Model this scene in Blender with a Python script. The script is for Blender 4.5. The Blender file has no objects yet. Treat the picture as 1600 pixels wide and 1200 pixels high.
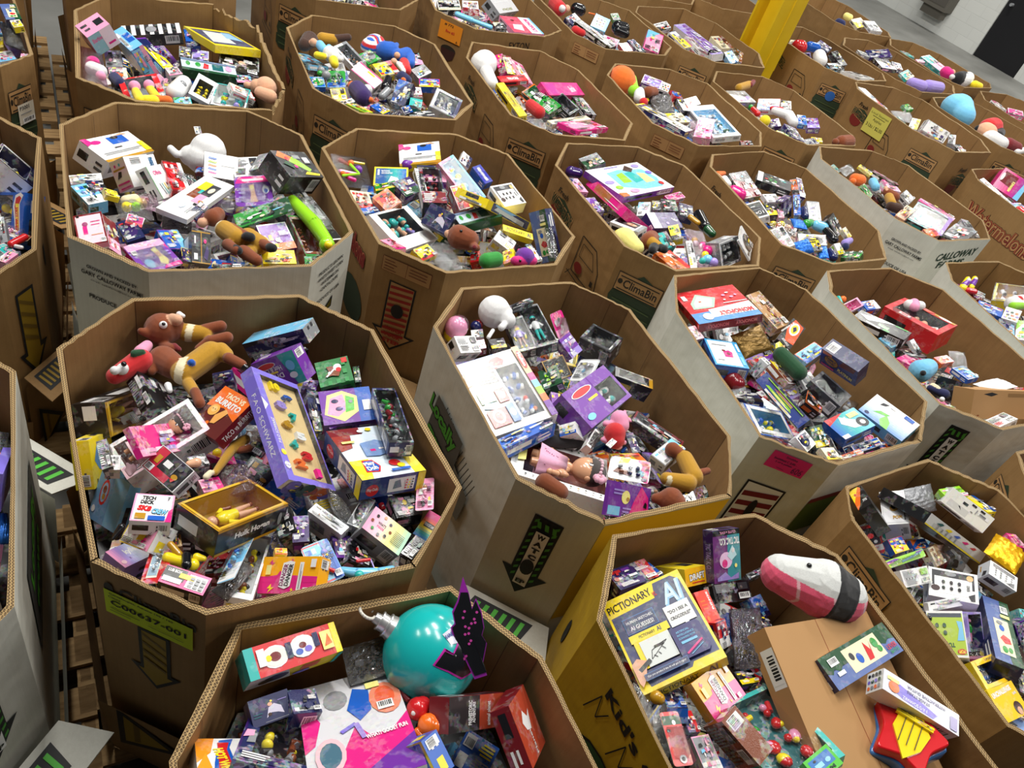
import bpy, bmesh, math, random
import numpy as np
from mathutils import Vector, Matrix
C = bpy.context.scene.collection
S = bpy.context.scene
# ------------------------------------------------------------------ camera
cam_d = bpy.data.cameras.new('camera'); cam = bpy.data.objects.new('camera', cam_d); C.objects.link(cam)
_R = Vector((0.93570515, 0.22945985, 0.26796278)); _U = Vector((-0.35278304, 0.60860851, 0.71073189)); _F = Vector((0.0, 0.75956821, -0.65042765))
cam.matrix_world = Matrix(((_R.x, _U.x, -_F.x, 0), (_R.y, _U.y, -_F.y, 0), (_R.z, _U.z, -_F.z, 2.9065), (0, 0, 0, 1)))
cam_d.sensor_width = 36; cam_d.lens = 1214.2585 / 1600 * 36; cam_d.clip_end = 200
S.camera = cam
# ------------------------------------------------------------------ light
W = bpy.data.worlds.new('world'); S.world = W; W.use_nodes = True
W.node_tree.nodes['Background'].inputs[0].default_value = (0.86, 0.93, 1.0, 1); W.node_tree.nodes['Background'].inputs[1].default_value = 0.06
def ceiling_light(x, y, z, sx, sy, power, col=(1.0, 0.975, 0.92)):
    l = bpy.data.lights.new('ceiling_light', 'AREA'); l.shape = 'RECTANGLE'; l.size = sx; l.size_y = sy; l.energy = power; l.color = col
    o = bpy.data.objects.new('ceiling_light', l); C.objects.link(o); o.location = (x, y, z); o.rotation_euler = (0, 0, 0.68)
for x, y, p in ((-2.6, 3.0, 230), (-5.5, 2.5, 160), (-1.5, 5.0, 430), (2.6, 8.6, 480), (7.0, 12.5, 420), (-1.0, 12.5, 420), (3.6, 2.6, 250), (8.0, 5.0, 300), (4.5, 16.5, 420), (-0.2, 2.6, 170)):
    ceiling_light(x, y, 6.6, 0.5, 2.2, p * 0.6)
S.view_settings.view_transform = 'Standard'; S.view_settings.look = 'None'; S.view_settings.gamma = 1.0
S.view_settings.exposure = 0.0; S.view_settings.use_curve_mapping = False
# ------------------------------------------------------------------ colours
def lin(c): return tuple(((v / 255 + 0.055) / 1.055) ** 2.4 if v > 10 else v / 255 / 12.92 for v in c)
_P = dict(k=(20,20,24), d=(55,55,60), g=(140,142,146), w=(236,236,236), r=(206,32,38), R=(118,20,30), o=(238,112,34), y=(248,222,34), Y=(184,136,26), n=(44,150,56), N=(20,74,40), l=(150,214,40), b=(26,92,190), B=(24,32,84), c=(120,196,236), t=(42,176,170), T=(20,96,100), p=(244,160,196), m=(222,34,132), u=(112,46,158), U=(52,26,96), v=(160,140,216), K=(176,134,86), E=(238,226,190), S=(226,172,138), h=(132,64,28), H=(64,36,24), q=(248,206,218), G=(84,190,60), e=(250,240,140), V=(126,112,214))
_P['s'] = _P['S']; PAL = {k: lin(v) for k, v in _P.items()}
NAMES = dict(k='black', d='charcoal', g='grey', w='white', r='red', R='dark red', o='orange', y='yellow', Y='gold', n='green', N='dark green', l='lime', b='blue', B='navy', c='light blue', t='teal', T='dark teal', p='pink', m='magenta', u='purple', U='indigo', v='lilac', K='kraft brown', E='cream', S='peach', h='brown', H='dark brown', q='pale pink')
def col(c):
    if isinstance(c, str): return PAL[c]
    return lin(c)
# ------------------------------------------------------------------ materials
def mat(name): m = bpy.data.materials.new(name); m.use_nodes = True; return m, m.node_tree, m.node_tree.nodes['Principled BSDF']
def colmat(name, rough, coat=0.0, metal=0.0, bump=0.0, scale=200.0, mott=0.0, sheen=0.0, crough=0.12, busy=0.0):
    m, t, b = mat(name); a = t.nodes.new('ShaderNodeVertexColor'); a.layer_name = 'Col'
    out = a.outputs[0]
    if busy > 0:   # fine printed picture detail in patches, different on every box
        co = t.nodes.new('ShaderNodeTexCoord'); oi = t.nodes.new('ShaderNodeObjectInfo'); ad = t.nodes.new('ShaderNodeVectorMath'); ad.operation = 'ADD'; t.links.new(co.outputs['Object'], ad.inputs[0]); t.links.new(oi.outputs['Random'], ad.inputs[1])
        vo = t.nodes.new('ShaderNodeTexVoronoi'); vo.inputs['Scale'].default_value = 130; t.links.new(ad.outputs[0], vo.inputs[0]); nz = t.nodes.new('ShaderNodeTexNoise'); nz.inputs['Scale'].default_value = 22; t.links.new(ad.outputs[0], nz.inputs[0])
        mr = t.nodes.new('ShaderNodeMapRange'); mr.inputs['From Min'].default_value = .50; mr.inputs['From Max'].default_value = .56; mr.inputs['To Max'].default_value = busy; t.links.new(nz.outputs[0], mr.inputs[0])
        bc = t.nodes.new('ShaderNodeBrightContrast'); bc.inputs['Bright'].default_value = -.12; bc.inputs['Contrast'].default_value = .5; hs = t.nodes.new('ShaderNodeHueSaturation'); hs.inputs['Saturation'].default_value = .38; t.links.new(vo.outputs['Color'], hs.inputs['Color']); t.links.new(hs.outputs[0], bc.inputs[0]); mb_ = t.nodes.new('ShaderNodeMixRGB'); t.links.new(mr.outputs[0], mb_.inputs[0]); t.links.new(out, mb_.inputs[1]); t.links.new(bc.outputs[0], mb_.inputs[2]); out = mb_.outputs[0]
    if mott > 0:
        n = t.nodes.new('ShaderNodeTexNoise'); n.inputs['Scale'].default_value = scale * 0.25; n.inputs['Detail'].default_value = 4
        r = t.nodes.new('ShaderNodeMapRange'); r.inputs['To Min'].default_value = 1 - mott; r.inputs['To Max'].default_value = 1 + mott
        t.links.new(n.outputs[0], r.inputs[0]); mx = t.nodes.new('ShaderNodeVectorMath'); mx.operation = 'SCALE'
        t.links.new(out, mx.inputs[0]); t.links.new(r.outputs[0], mx.inputs['Scale']); out = mx.outputs[0]
    t.links.new(out, b.inputs['Base Color']); b.inputs['Roughness'].default_value = rough; b.inputs['Metallic'].default_value = metal
    b.inputs['Coat Weight'].default_value = coat; b.inputs['Coat Roughness'].default_value = crough
    if sheen: b.inputs['Sheen Weight'].default_value = sheen
    if bump > 0:
        n = t.nodes.new('ShaderNodeTexNoise'); n.inputs['Scale'].default_value = scale; n.inputs['Detail'].default_value = 3
        g = t.nodes.new('ShaderNodeBump'); g.inputs['Strength'].default_value = bump; g.inputs['Distance'].default_value = 0.004
        t.links.new(n.outputs[0], g.inputs['Height']); t.links.new(g.outputs[0], b.inputs['Normal'])
    return m
M_CARD = colmat('printed_card', 0.38, coat=0.25, crough=0.2, busy=0.36)
M_CLEAN = colmat('printed_sleeve', 0.36, coat=0.3, crough=0.15, busy=0.10)
M_GLOSS = colmat('glossy_card', 0.25, coat=0.7, crough=0.08, bump=0.2, scale=30, busy=0.32)
M_MATTE = colmat('matte_paper', 0.75)
M_PLASTIC = colmat('coloured_plastic', 0.22, coat=0.4)
M_FABRIC = colmat('plush_fabric', 0.95, bump=0.5, scale=260, mott=0.22, sheen=0.25)
M_FOIL = colmat('foil', 0.24, metal=0.55, bump=0.35, scale=22, mott=0.15)
M_INK = colmat('printed_ink', 0.6)
def clearmat(name, tint, bump, gl=0.10, rough=0.06, mx_=0.75):
    m = bpy.data.materials.new(name); m.use_nodes = True; t = m.node_tree; t.nodes.clear()
    o = t.nodes.new('ShaderNodeOutputMaterial'); tr = t.nodes.new('ShaderNodeBsdfTransparent'); tr.inputs[0].default_value = (*tint, 1)
    g = t.nodes.new('ShaderNodeBsdfGlossy'); g.inputs['Roughness'].default_value = rough; mx = t.nodes.new('ShaderNodeMixShader')
    lw = t.nodes.new('ShaderNodeLayerWeight'); lw.inputs[0].default_value = 0.25
    mr = t.nodes.new('ShaderNodeMapRange'); mr.inputs['To Min'].default_value = gl; mr.inputs['To Max'].default_value = mx_
    t.links.new(lw.outputs['Facing'], mr.inputs[0]); t.links.new(mr.outputs[0], mx.inputs[0])
    n = t.nodes.new('ShaderNodeTexNoise'); n.inputs['Scale'].default_value = 24; n.inputs['Detail'].default_value = 2
    b = t.nodes.new('ShaderNodeBump'); b.inputs['Strength'].default_value = bump; b.inputs['Distance'].default_value = 0.01
    t.links.new(n.outputs[0], b.inputs['Height']); t.links.new(b.outputs[0], g.inputs['Normal']); t.links.new(b.outputs[0], lw.inputs['Normal'])
    t.links.new(tr.outputs[0], mx.inputs[1]); t.links.new(g.outputs[0], mx.inputs[2]); t.links.new(mx.outputs[0], o.inputs[0])
    return m
M_PANE = clearmat('clear_window', (0.93, 0.95, 0.96), 0.12, 0.03, 0.12, 0.3)
M_CLEAR = clearmat('clear_crinkled', (0.86, 0.88, 0.90), 0.8, 0.16, 0.12)
M_SMOKE = clearmat('smoky_film', (0.22, 0.21, 0.24), 0.9, 0.14, 0.14)
M_PFILM = clearmat('pink_film', (0.92, 0.70, 0.84), 0.9, 0.2, 0.14)
M_UFILM = clearmat('violet_film', (0.22, 0.10, 0.30), 0.8, 0.12, 0.1)
def kraftmat(name, base, dark, mott=1.0):
    m, t, b = mat(name); co = t.nodes.new('ShaderNodeTexCoord')
    mp = t.nodes.new('ShaderNodeMapping'); mp.inputs['Scale'].default_value = (90, 90, 2.0); t.links.new(co.outputs['Object'], mp.inputs[0])
    n1 = t.nodes.new('ShaderNodeTexNoise'); n1.inputs['Scale'].default_value = 1.0; n1.inputs['Detail'].default_value = 2; t.links.new(mp.outputs[0], n1.inputs[0])
    n2 = t.nodes.new('ShaderNodeTexNoise'); n2.inputs['Scale'].default_value = 2.2; n2.inputs['Detail'].default_value = 8; n2.inputs['Roughness'].default_value = 0.65; t.links.new(co.outputs['Object'], n2.inputs[0])
    n3 = t.nodes.new('ShaderNodeTexNoise'); n3.inputs['Scale'].default_value = 240; t.links.new(co.outputs['Object'], n3.inputs[0])
    a = t.nodes.new('ShaderNodeMath'); a.operation = 'MULTIPLY_ADD'; a.inputs[1].default_value = 0.35; t.links.new(n1.outputs[0], a.inputs[0]); t.links.new(n2.outputs[0], a.inputs[2])
    a2 = t.nodes.new('ShaderNodeMath'); a2.operation = 'MULTIPLY_ADD'; a2.inputs[1].default_value = 0.25; t.links.new(n3.outputs[0], a2.inputs[0]); t.links.new(a.outputs[0], a2.inputs[2])
    r = t.nodes.new('ShaderNodeMapRange'); r.inputs['From Min'].default_value = 0.5; r.inputs['From Max'].default_value = 1.1; t.links.new(a2.outputs[0], r.inputs[0])
    mx = t.nodes.new('ShaderNodeMixRGB'); mx.inputs[1].default_value = (*lin(dark), 1); mx.inputs[2].default_value = (*lin(base), 1); t.links.new(r.outputs[0], mx.inputs[0])
    t.links.new(mx.outputs[0], b.inputs['Base Color']); b.inputs['Roughness'].default_value = 0.72
    bp = t.nodes.new('ShaderNodeBump'); bp.inputs['Strength'].default_value = 0.35; bp.inputs['Distance'].default_value = 0.003; t.links.new(a.outputs[0], bp.inputs['Height'])
    n4 = t.nodes.new('ShaderNodeTexNoise'); n4.inputs['Scale'].default_value = 3.5; n4.inputs['Detail'].default_value = 3; t.links.new(co.outputs['Object'], n4.inputs[0])
    bp2 = t.nodes.new('ShaderNodeBump'); bp2.inputs['Strength'].default_value = 0.5; bp2.inputs['Distance'].default_value = 0.03; t.links.new(n4.outputs[0], bp2.inputs['Height']); t.links.new(bp.outputs[0], bp2.inputs['Normal'])
    t.links.new(bp2.outputs[0], b.inputs['Normal']); return m
M_KRAFT = kraftmat('kraft_board', (160,124,77), (131,98,56))
M_KRAFTD = kraftmat('kraft_board_inside', (157,121,73), (129,95,53))
M_WHITEB = kraftmat('white_board', (222,222,212), (198,197,186))
M_YELB = kraftmat('yellow_board', (196,160,20), (164,128,14))
def flutemat():
    m, t, b = mat('corrugated_edge'); uv = t.nodes.new('ShaderNodeUVMap'); sp = t.nodes.new('ShaderNodeSeparateXYZ'); t.links.new(uv.outputs[0], sp.inputs[0])
    def mth(op, a, bb=None, c=None):
        n = t.nodes.new('ShaderNodeMath'); n.operation = op
        for i, v in enumerate((a, bb, c)):
            if v is None: continue
            if isinstance(v, (int, float)): n.inputs[i].default_value = v
            else: t.links.new(v, n.inputs[i])
        return n.outputs[0]
    u, v = sp.outputs[0], sp.outputs[1]
    v2 = mth('FRACT', mth('MULTIPLY', v, 1.999)); s = mth('MULTIPLY_ADD', mth('SINE', mth('MULTIPLY', u, 2 * math.pi / 0.0085)), 0.36, 0.5)
    d = mth('ABSOLUTE', mth('SUBTRACT', v2, s)); near = mth('LESS_THAN', d, 0.16); lo = mth('LESS_THAN', v2, 0.13); hi = mth('GREATER_THAN', v2, 0.87)
    msk = mth('MAXIMUM', near, mth('MAXIMUM', lo, hi))
    mx = t.nodes.new('ShaderNodeMixRGB'); mx.inputs[1].default_value = (*lin((80,60,34)), 1); mx.inputs[2].default_value = (*lin((176,146,98)), 1); t.links.new(msk, mx.inputs[0])
    t.links.new(mx.outputs[0], b.inputs['Base Color']); b.inputs['Roughness'].default_value = 0.8
    bp = t.nodes.new('ShaderNodeBump'); bp.inputs['Strength'].default_value = 0.6; bp.inputs['Distance'].default_value = 0.003; t.links.new(msk, bp.inputs['Height']); t.links.new(bp.outputs[0], b.inputs['Normal'])
    return m
M_FLUTE = flutemat()
def noisemat(name, c1, c2, scale, rough=0.8, bump=0.2, stretch=(1, 1, 1), detail=6):
    m, t, b = mat(name); co = t.nodes.new('ShaderNodeTexCoord'); mp = t.nodes.new('ShaderNodeMapping'); mp.inputs['Scale'].default_value = stretch; t.links.new(co.outputs['Object'], mp.inputs[0])
    n = t.nodes.new('ShaderNodeTexNoise'); n.inputs['Scale'].default_value = scale; n.inputs['Detail'].default_value = detail; t.links.new(mp.outputs[0], n.inputs[0])
    r = t.nodes.new('ShaderNodeMapRange'); r.inputs['From Min'].default_value = 0.3; r.inputs['From Max'].default_value = 0.7; t.links.new(n.outputs[0], r.inputs[0])
    mx = t.nodes.new('ShaderNodeMixRGB'); mx.inputs[1].default_value = (*lin(c1), 1); mx.inputs[2].default_value = (*lin(c2), 1); t.links.new(r.outputs[0], mx.inputs[0]); t.links.new(mx.outputs[0], b.inputs['Base Color'])
    b.inputs['Roughness'].default_value = rough
    if bump: g = t.nodes.new('ShaderNodeBump'); g.inputs['Strength'].default_value = bump; g.inputs['Distance'].default_value = 0.01; t.links.new(n.outputs[0], g.inputs['Height']); t.links.new(g.outputs[0], b.inputs['Normal'])
    return m
# ------------------------------------------------------------------ mesh helpers
class MB:
    """collects coloured polygons for ONE mesh object"""
    def __init__(s): s.v = []; s.f = []; s.c = []; s.m = []; s.sm = []; s.uv = None
    def poly(s, pts, c, m=0, smooth=False):
        i = len(s.v); s.v.extend([tuple(p) for p in pts]); s.f.append(tuple(range(i, i + len(pts)))); s.c.append(c); s.m.append(m); s.sm.append(smooth)
    def faces(s, vs, fs, c, m=0, smooth=True):
        i = len(s.v); s.v.extend([tuple(p) for p in vs])
        for k, f in enumerate(fs): s.f.append(tuple(i + j for j in f)); s.c.append(c[k] if isinstance(c, list) else c); s.m.append(m); s.sm.append(smooth)
    def xf(s, M): s.v = [tuple(M @ Vector(p)) for p in s.v]
    def mesh(s, name, mats):
        me = bpy.data.meshes.new(name); me.from_pydata(s.v, [], s.f)
        if not isinstance(mats, (list, tuple)): mats = [mats]
        for m in mats: me.materials.append(m)
        if s.f:
            me.polygons.foreach_set('material_index', s.m); me.polygons.foreach_set('use_smooth', s.sm)
            a = me.color_attributes.new(name='Col', type='FLOAT_COLOR', domain='CORNER')
            L = np.array([len(f) for f in s.f]); cc = np.array([(*c, 1.0) for c in s.c], dtype=np.float32); a.data.foreach_set('color', np.repeat(cc, L, axis=0).ravel())
            if s.uv is not None: ul = me.uv_layers.new(name='UVMap'); ul.data.foreach_set('uv', np.array(s.uv, dtype=np.float32).ravel())
        me.update(); return me
def clean(n): return n.strip().replace(' ', '_')
def link(name, me, parent=None, M=None):
    o = bpy.data.objects.new(clean(name), me); C.objects.link(o)
    if parent: o.parent = parent
    if M is not None: o.matrix_local = M
    return o
def tag(o, label, cat, group=None, kind=None):
    if label: o['label'] = label
    if cat: o['category'] = cat
    if group: o['group'] = group
    if kind: o['kind'] = kind
    return o
_tc = {}
def text_mesh(s, bold=0.0):
    k = (s, bold)
    if k not in _tc:
        c = bpy.data.curves.new('t', 'FONT'); c.body = s; c.size = 1; c.align_x = 'CENTER'; c.align_y = 'CENTER'; c.resolution_u = 2; c.offset = bold
        o = bpy.data.objects.new('t', c); C.objects.link(o); bpy.context.view_layer.update()
        me = bpy.data.meshes.new_from_object(o.evaluated_get(bpy.context.evaluated_depsgraph_get()))
        v = np.array([x.co[:2] for x in me.vertices]) if len(me.vertices) else np.zeros((1, 2)); f = [tuple(p.vertices) for p in me.polygons]
        v = v - (v.max(0) + v.min(0)) / 2; ext = v.max(0) - v.min(0)
        bpy.data.objects.remove(o); bpy.data.curves.remove(c); bpy.data.meshes.remove(me); _tc[k] = (v, f, ext)
    return _tc[k]
DZ = 0.00035
def draw(mb, ops, w, h, fr, k0=1, m=0, dz=DZ):
    """draw a list of flat printed shapes on a face frame fr(x, y, z) -> point; x, y in metres from the lower left corner"""
    k = k0
    for op in ops:
        z = k * dz; t = op[0]
        if t == 'R':
            x0, y0, x1, y1 = op[1] * w, op[2] * h, op[3] * w, op[4] * h; pts = [(x0, y0), (x1, y0), (x1, y1), (x0, y1)]
            mb.poly([fr(x, y, z) for x, y in pts], col(op[5]), m)
        elif t == 'E':
            cx, cy = op[1] * w, op[2] * h; rx = op[3] * w; ry = op[4] * h if op[4] else rx
            mb.poly([fr(cx + rx * math.cos(a * math.tau / 14), cy + ry * math.sin(a * math.tau / 14), z) for a in range(14)], col(op[5]), m)
        elif t == 'P':
            p = op[1]; mb.poly([fr(p[i] * w, p[i + 1] * h, z) for i in range(0, len(p), 2)], col(op[2]), m)
        elif t == 'G':
            x0, y0, x1, y1 = op[1] * w, op[2] * h, op[3] * w, op[4] * h; cs = [np.array(col(c)) for c in op[5]]; n = 12
            for i in range(n):
                q = (i + .5) / n * (len(cs) - 1); j = min(int(q), len(cs) - 2); c = tuple(cs[j] * (1 - q + j) + cs[j + 1] * (q - j))
                if op[6] == 'x': a, b = x0 + (x1 - x0) * i / n, x0 + (x1 - x0) * (i + 1) / n; pts = [(a, y0), (b, y0), (b, y1), (a, y1)]
                else: a, b = y0 + (y1 - y0) * i / n, y0 + (y1 - y0) * (i + 1) / n; pts = [(x0, a), (x1, a), (x1, b), (x0, b)]
                mb.poly([fr(x, y, z) for x, y in pts], c, m)
        elif t == 'L':   # thin line x0 y0 x1 y1 width(m) colour
            x0, y0, x1, y1 = op[1] * w, op[2] * h, op[3] * w, op[4] * h; dx, dy = x1 - x0, y1 - y0; L = math.hypot(dx, dy) or 1; nx, ny = -dy / L * op[5] / 2, dx / L * op[5] / 2
            mb.poly([fr(x0 - nx, y0 - ny, z), fr(x1 - nx, y1 - ny, z), fr(x1 + nx, y1 + ny, z), fr(x0 + nx, y0 + ny, z)], col(op[6]), m)
        elif t == 'T':   # text cx cy width height colour rot(deg) bold shear
            s, cx, cy, tw, th, c = op[1:7]; rot = math.radians(op[7]) if len(op) > 7 else 0; bold = op[8] if len(op) > 8 else 0.015; sh = op[9] if len(op) > 9 else 0
            v, f, ext = text_mesh(s, bold); sx = tw * w / max(ext[0], 1e-6); sy = th * h / max(ext[1], 1e-6)
            if rot and abs(math.sin(rot)) > .7: sx = tw * h / max(ext[0], 1e-6); sy = th * w / max(ext[1], 1e-6)
            X = v[:, 0] * sx + v[:, 1] * sy * sh; Y = v[:, 1] * sy; cr, sr = math.cos(rot), math.sin(rot)
            mb.faces([fr(cx * w + x * cr - y * sr, cy * h + x * sr + y * cr, z) for x, y in zip(X, Y)], f, col(c), m, False)
        elif t == 'B':   # barcode x0 y0 x1 y1
            x0, y0, x1, y1 = op[1] * w, op[2] * h, op[3] * w, op[4] * h
            mb.poly([fr(x, y, z) for x, y in ((x0, y0), (x1, y0), (x1, y1), (x0, y1))], PAL['w'], m); r = random.Random(int(op[1] * 1000 + op[4] * 77)); x = x0 + (x1 - x0) * .1
            while x < x1 - (x1 - x0) * .12:
                bw = (x1 - x0) * r.choice((.03, .05, .07)); a, b = y0 + (y1 - y0) * .3, y1 - (y1 - y0) * .1
                mb.poly([fr(x, a, z + dz / 2), fr(x + bw, a, z + dz / 2), fr(x + bw, b, z + dz / 2), fr(x, b, z + dz / 2)], PAL['k'], m); x += bw + (x1 - x0) * r.choice((.03, .04, .06))
        k += 1
    return k
def lines(x0, y0, x1, y1, n, c, r):
    o = []
    for i in range(n):
        y = y1 - (y1 - y0) * (i + .5) / n; hh = (y1 - y0) / n * .28; o.append(('R', x0, y - hh, x0 + (x1 - x0) * r.uniform(.6, 1), y + hh, c))
    return o
def auto_art(pal, seed, w, h, style='x'):
    r = random.Random(seed); P = list(pal) + ([pal[-1]] if len(pal) < 2 else []); base = P[0]; acc = P[1:]; o = []
    land = w > h
    if style == 'l': o += [('P', (0, 0, 1, 0, 1, r.uniform(.3, .5), 0, r.uniform(.5, .8)), acc[0])]
    elif style == 't': pass
    else:
        q = r.random()
        if q < .35: o += [('R', 0, 0, 1, r.uniform(.2, .4), acc[0])]
        elif q < .6: o += [('R', r.uniform(.6, .8), 0, 1, 1, acc[0])]
        elif q < .85: o += [('P', (0, 1, 0, r.uniform(.4, .7), r.uniform(.4, .9), 1), acc[0])]
        else: o += [('E', r.uniform(.35, .65), r.uniform(.4, .6), .36, .38, acc[0])]
    dk = 'w' if base in 'kdBUNRHhTbu' else 'k'
    if style == 't':
        o += lines(.06, .5, .6, .94, 7, 'g' if base != 'g' else 'k', r) + lines(.08, .1, .5, .42, 4, acc[-1] if acc[-1] != base else 'd', r) + [('B', .64, .08, .94, .4)]
        o += [('R', .66, .55, .92, .9, acc[0] if acc[0] != base else 'd')] + [('E', .1 + i * .1, .46, .02, 0, 'd') for i in range(4)]
        return o
    # title blocks (unreadable small print as bars), pictures, small marks
    n = r.randint(2, 4); ty = r.choice((.72, .12, .76)); x = .07
    for i in range(n):
        ww = r.uniform(.12, .24); o.append(('R', x, ty, min(x + ww, .95), ty + .13, acc[i % len(acc)] if acc[i % len(acc)] != base else dk)); x += ww + .03
        if x > .85: break
    cx, cy = r.uniform(.3, .7), r.uniform(.35, .6)
    for i in range(r.randint(7, 13)):
        c = r.choice(acc + [r.choice('wSykrcp'), r.choice('gEkwh')]); a, b = cx + r.uniform(-.27, .27), cy + r.uniform(-.25, .25)
        if r.random() < .5: o.append(('E', a, b, r.uniform(.02, .10), r.uniform(.03, .12), c))
        else:
            s1, s2 = r.uniform(.03, .13), r.uniform(.03, .12); o.append(('P', (a - s1, b - s2, a + s1, b - s2 * r.uniform(.2, 1), a + s1 * r.uniform(.3, 1), b + s2, a - s1 * .7, b + s2 * .8), c))
    o += lines(.08, .05, .5, .24 if ty > .5 else .1, 4 if ty > .5 else 2, dk, r) + lines(.6, .5, .94, .68, 4, dk, r)
    if r.random() < .35: o.append(('B', .7, .04, .95, .2))
    if r.random() < .3: x = r.uniform(.1, .7); y = r.uniform(.3, .8); o.append(('R', x, y, x + .2, y + .1, r.choice(('e', 'w', 'y'))))
    if r.random() < .4: o = [('R', 0, 0, 1, 1, acc[-1]), ('R', .035, .04, .965, .96, base)] + o
    return o
NB = (70,76,110)
def _dots(x0,y0,x1,y1,nx,ny,r,cols):
    return [('E',x0 + (x1 - x0) * (i + .5) / nx,y0 + (y1 - y0) * (j + .5) / ny,r,0,cols[(i + j * nx) % len(cols)]) for j in range(ny) for i in range(nx)]
def _bolt(x,y,s,c): return ('P',(x,y + s,x - s * .5,y - s * .1,x - s * .05,y,x - s * .3,y - s,x + s * .55,y + s * .25,x + s * .1,y + s * .15),c)
_danger = [('R',0,0,1,.46,'m'),('P',(0,.42,.3,.5,.34,.62,.4,.5,1,.46,1,.3,0,.3),'m'),_bolt(.17,.82,.1,'m'),_bolt(.22,.14,.12,'y'),_bolt(.53,.9,.05,'m'),_bolt(.6,.1,.06,'y'),
    ('P',(.36,.18,.47,.12,.56,.2,.58,.85,.5,.88,.38,.82),'w'),('T','DANGER',.42,.5,.6,.075,(120,20,90),82,.03),('T','DANGER',.51,.5,.6,.075,'k',82,.03),
    ('R',.68,.06,.75,.84,'w'),('R',.705,.12,.712,.78,'d'),('R',.722,.12,.729,.6,'d'),('R',.1,.5,.19,.76,'e'),('R',.87,.7,.96,.92,'w'),('R',.8,.04,.88,.16,'w')]
def _lever(c0='N'):
    return [('R',0,0,1,.5,(92,112,168)),('P',(0,.5,.06,.42,.1,.55,.16,.4,.22,.52,.8,.5,.86,.42,.92,.52,1,.45,1,1,0,1),c0),('R',.3,.16,.8,.88,'E'),('E',.38,.6,.03,.12,'d'),('E',.46,.45,.04,.16,'b'),
        ('P',(.55,.25,.6,.8,.64,.5,.68,.75,.62,.25),'r'),('E',.73,.62,.04,.16,'n'),('E',.75,.4,.03,.1,'n'),('B',.08,.62,.2,.85),('R',.1,.3,.2,.42,'w'),('T','LEVER',.9,.3,.14,.14,'r'),('T','BATTLE',.9,.14,.12,.1,'n')]
_fao = [('R',0,0,1,1,(225,222,215))] + [('E',.18 + .3 * (i % 3) + (.1 if i // 3 % 2 else 0),.16 + .24 * (i // 3),.11,0,('V','N','o','k',(190,90,70),'V')[i % 6]) for i in range(9)] + [('T','F',.25,.2,.09,.16,'y',0,.04),('T','A',.5,.42,.09,.14,'o',0,.04),('T','O',.78,.42,.09,.14,'w',0,.04),('P',(.6,.16,.63,.22,.7,.2,.64,.12),'y'),('P',(.18,.66,.22,.74,.28,.7,.22,.6),'y')]
_hot = lambda: [('R',0,0,1,1,'u'),('P',(.62,1,1,1,1,0,.8,0),'t'),('T','Hot & Cold',.36,.62,.5,.16,'w',180,.02),('T','Drinks',.38,.4,.42,.15,'w',180,.02),('R',.3,.5,.5,.56,'y'),('E',.3,.78,.22,.1,'w'),('E',.3,.78,.2,.085,'r'),('E',.82,.6,.1,.16,'c'),('E',.8,.3,.09,.1,'w'),('E',.14,.2,.08,.08,'c')]
_pop = lambda: [('R',.03,.03,.97,.97,'w'),('R',.07,.4,.93,.93,'d'),('R',.12,.16,.88,.72,'w'),('E',.45,.85,.12,.08,'g'),('E',.14,.3,.09,.1,(70,50,50)),('E',.84,.8,.07,.1,(220,180,120)),('P',(.85,.05,.93,.05,.93,.3,.8,.2),'d'),('T','SERIES',.8,.45,.2,.06,'k',90)] + [('E',.3 + .16 * i,.34 + .2 * j,.035,.06,'k') for i in range(3) for j in range(2)] + [('R',.27 + .16 * i,.26 + .2 * j,.33 + .16 * i,.275 + .2 * j,'k') for i in range(3) for j in range(2)]
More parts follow.
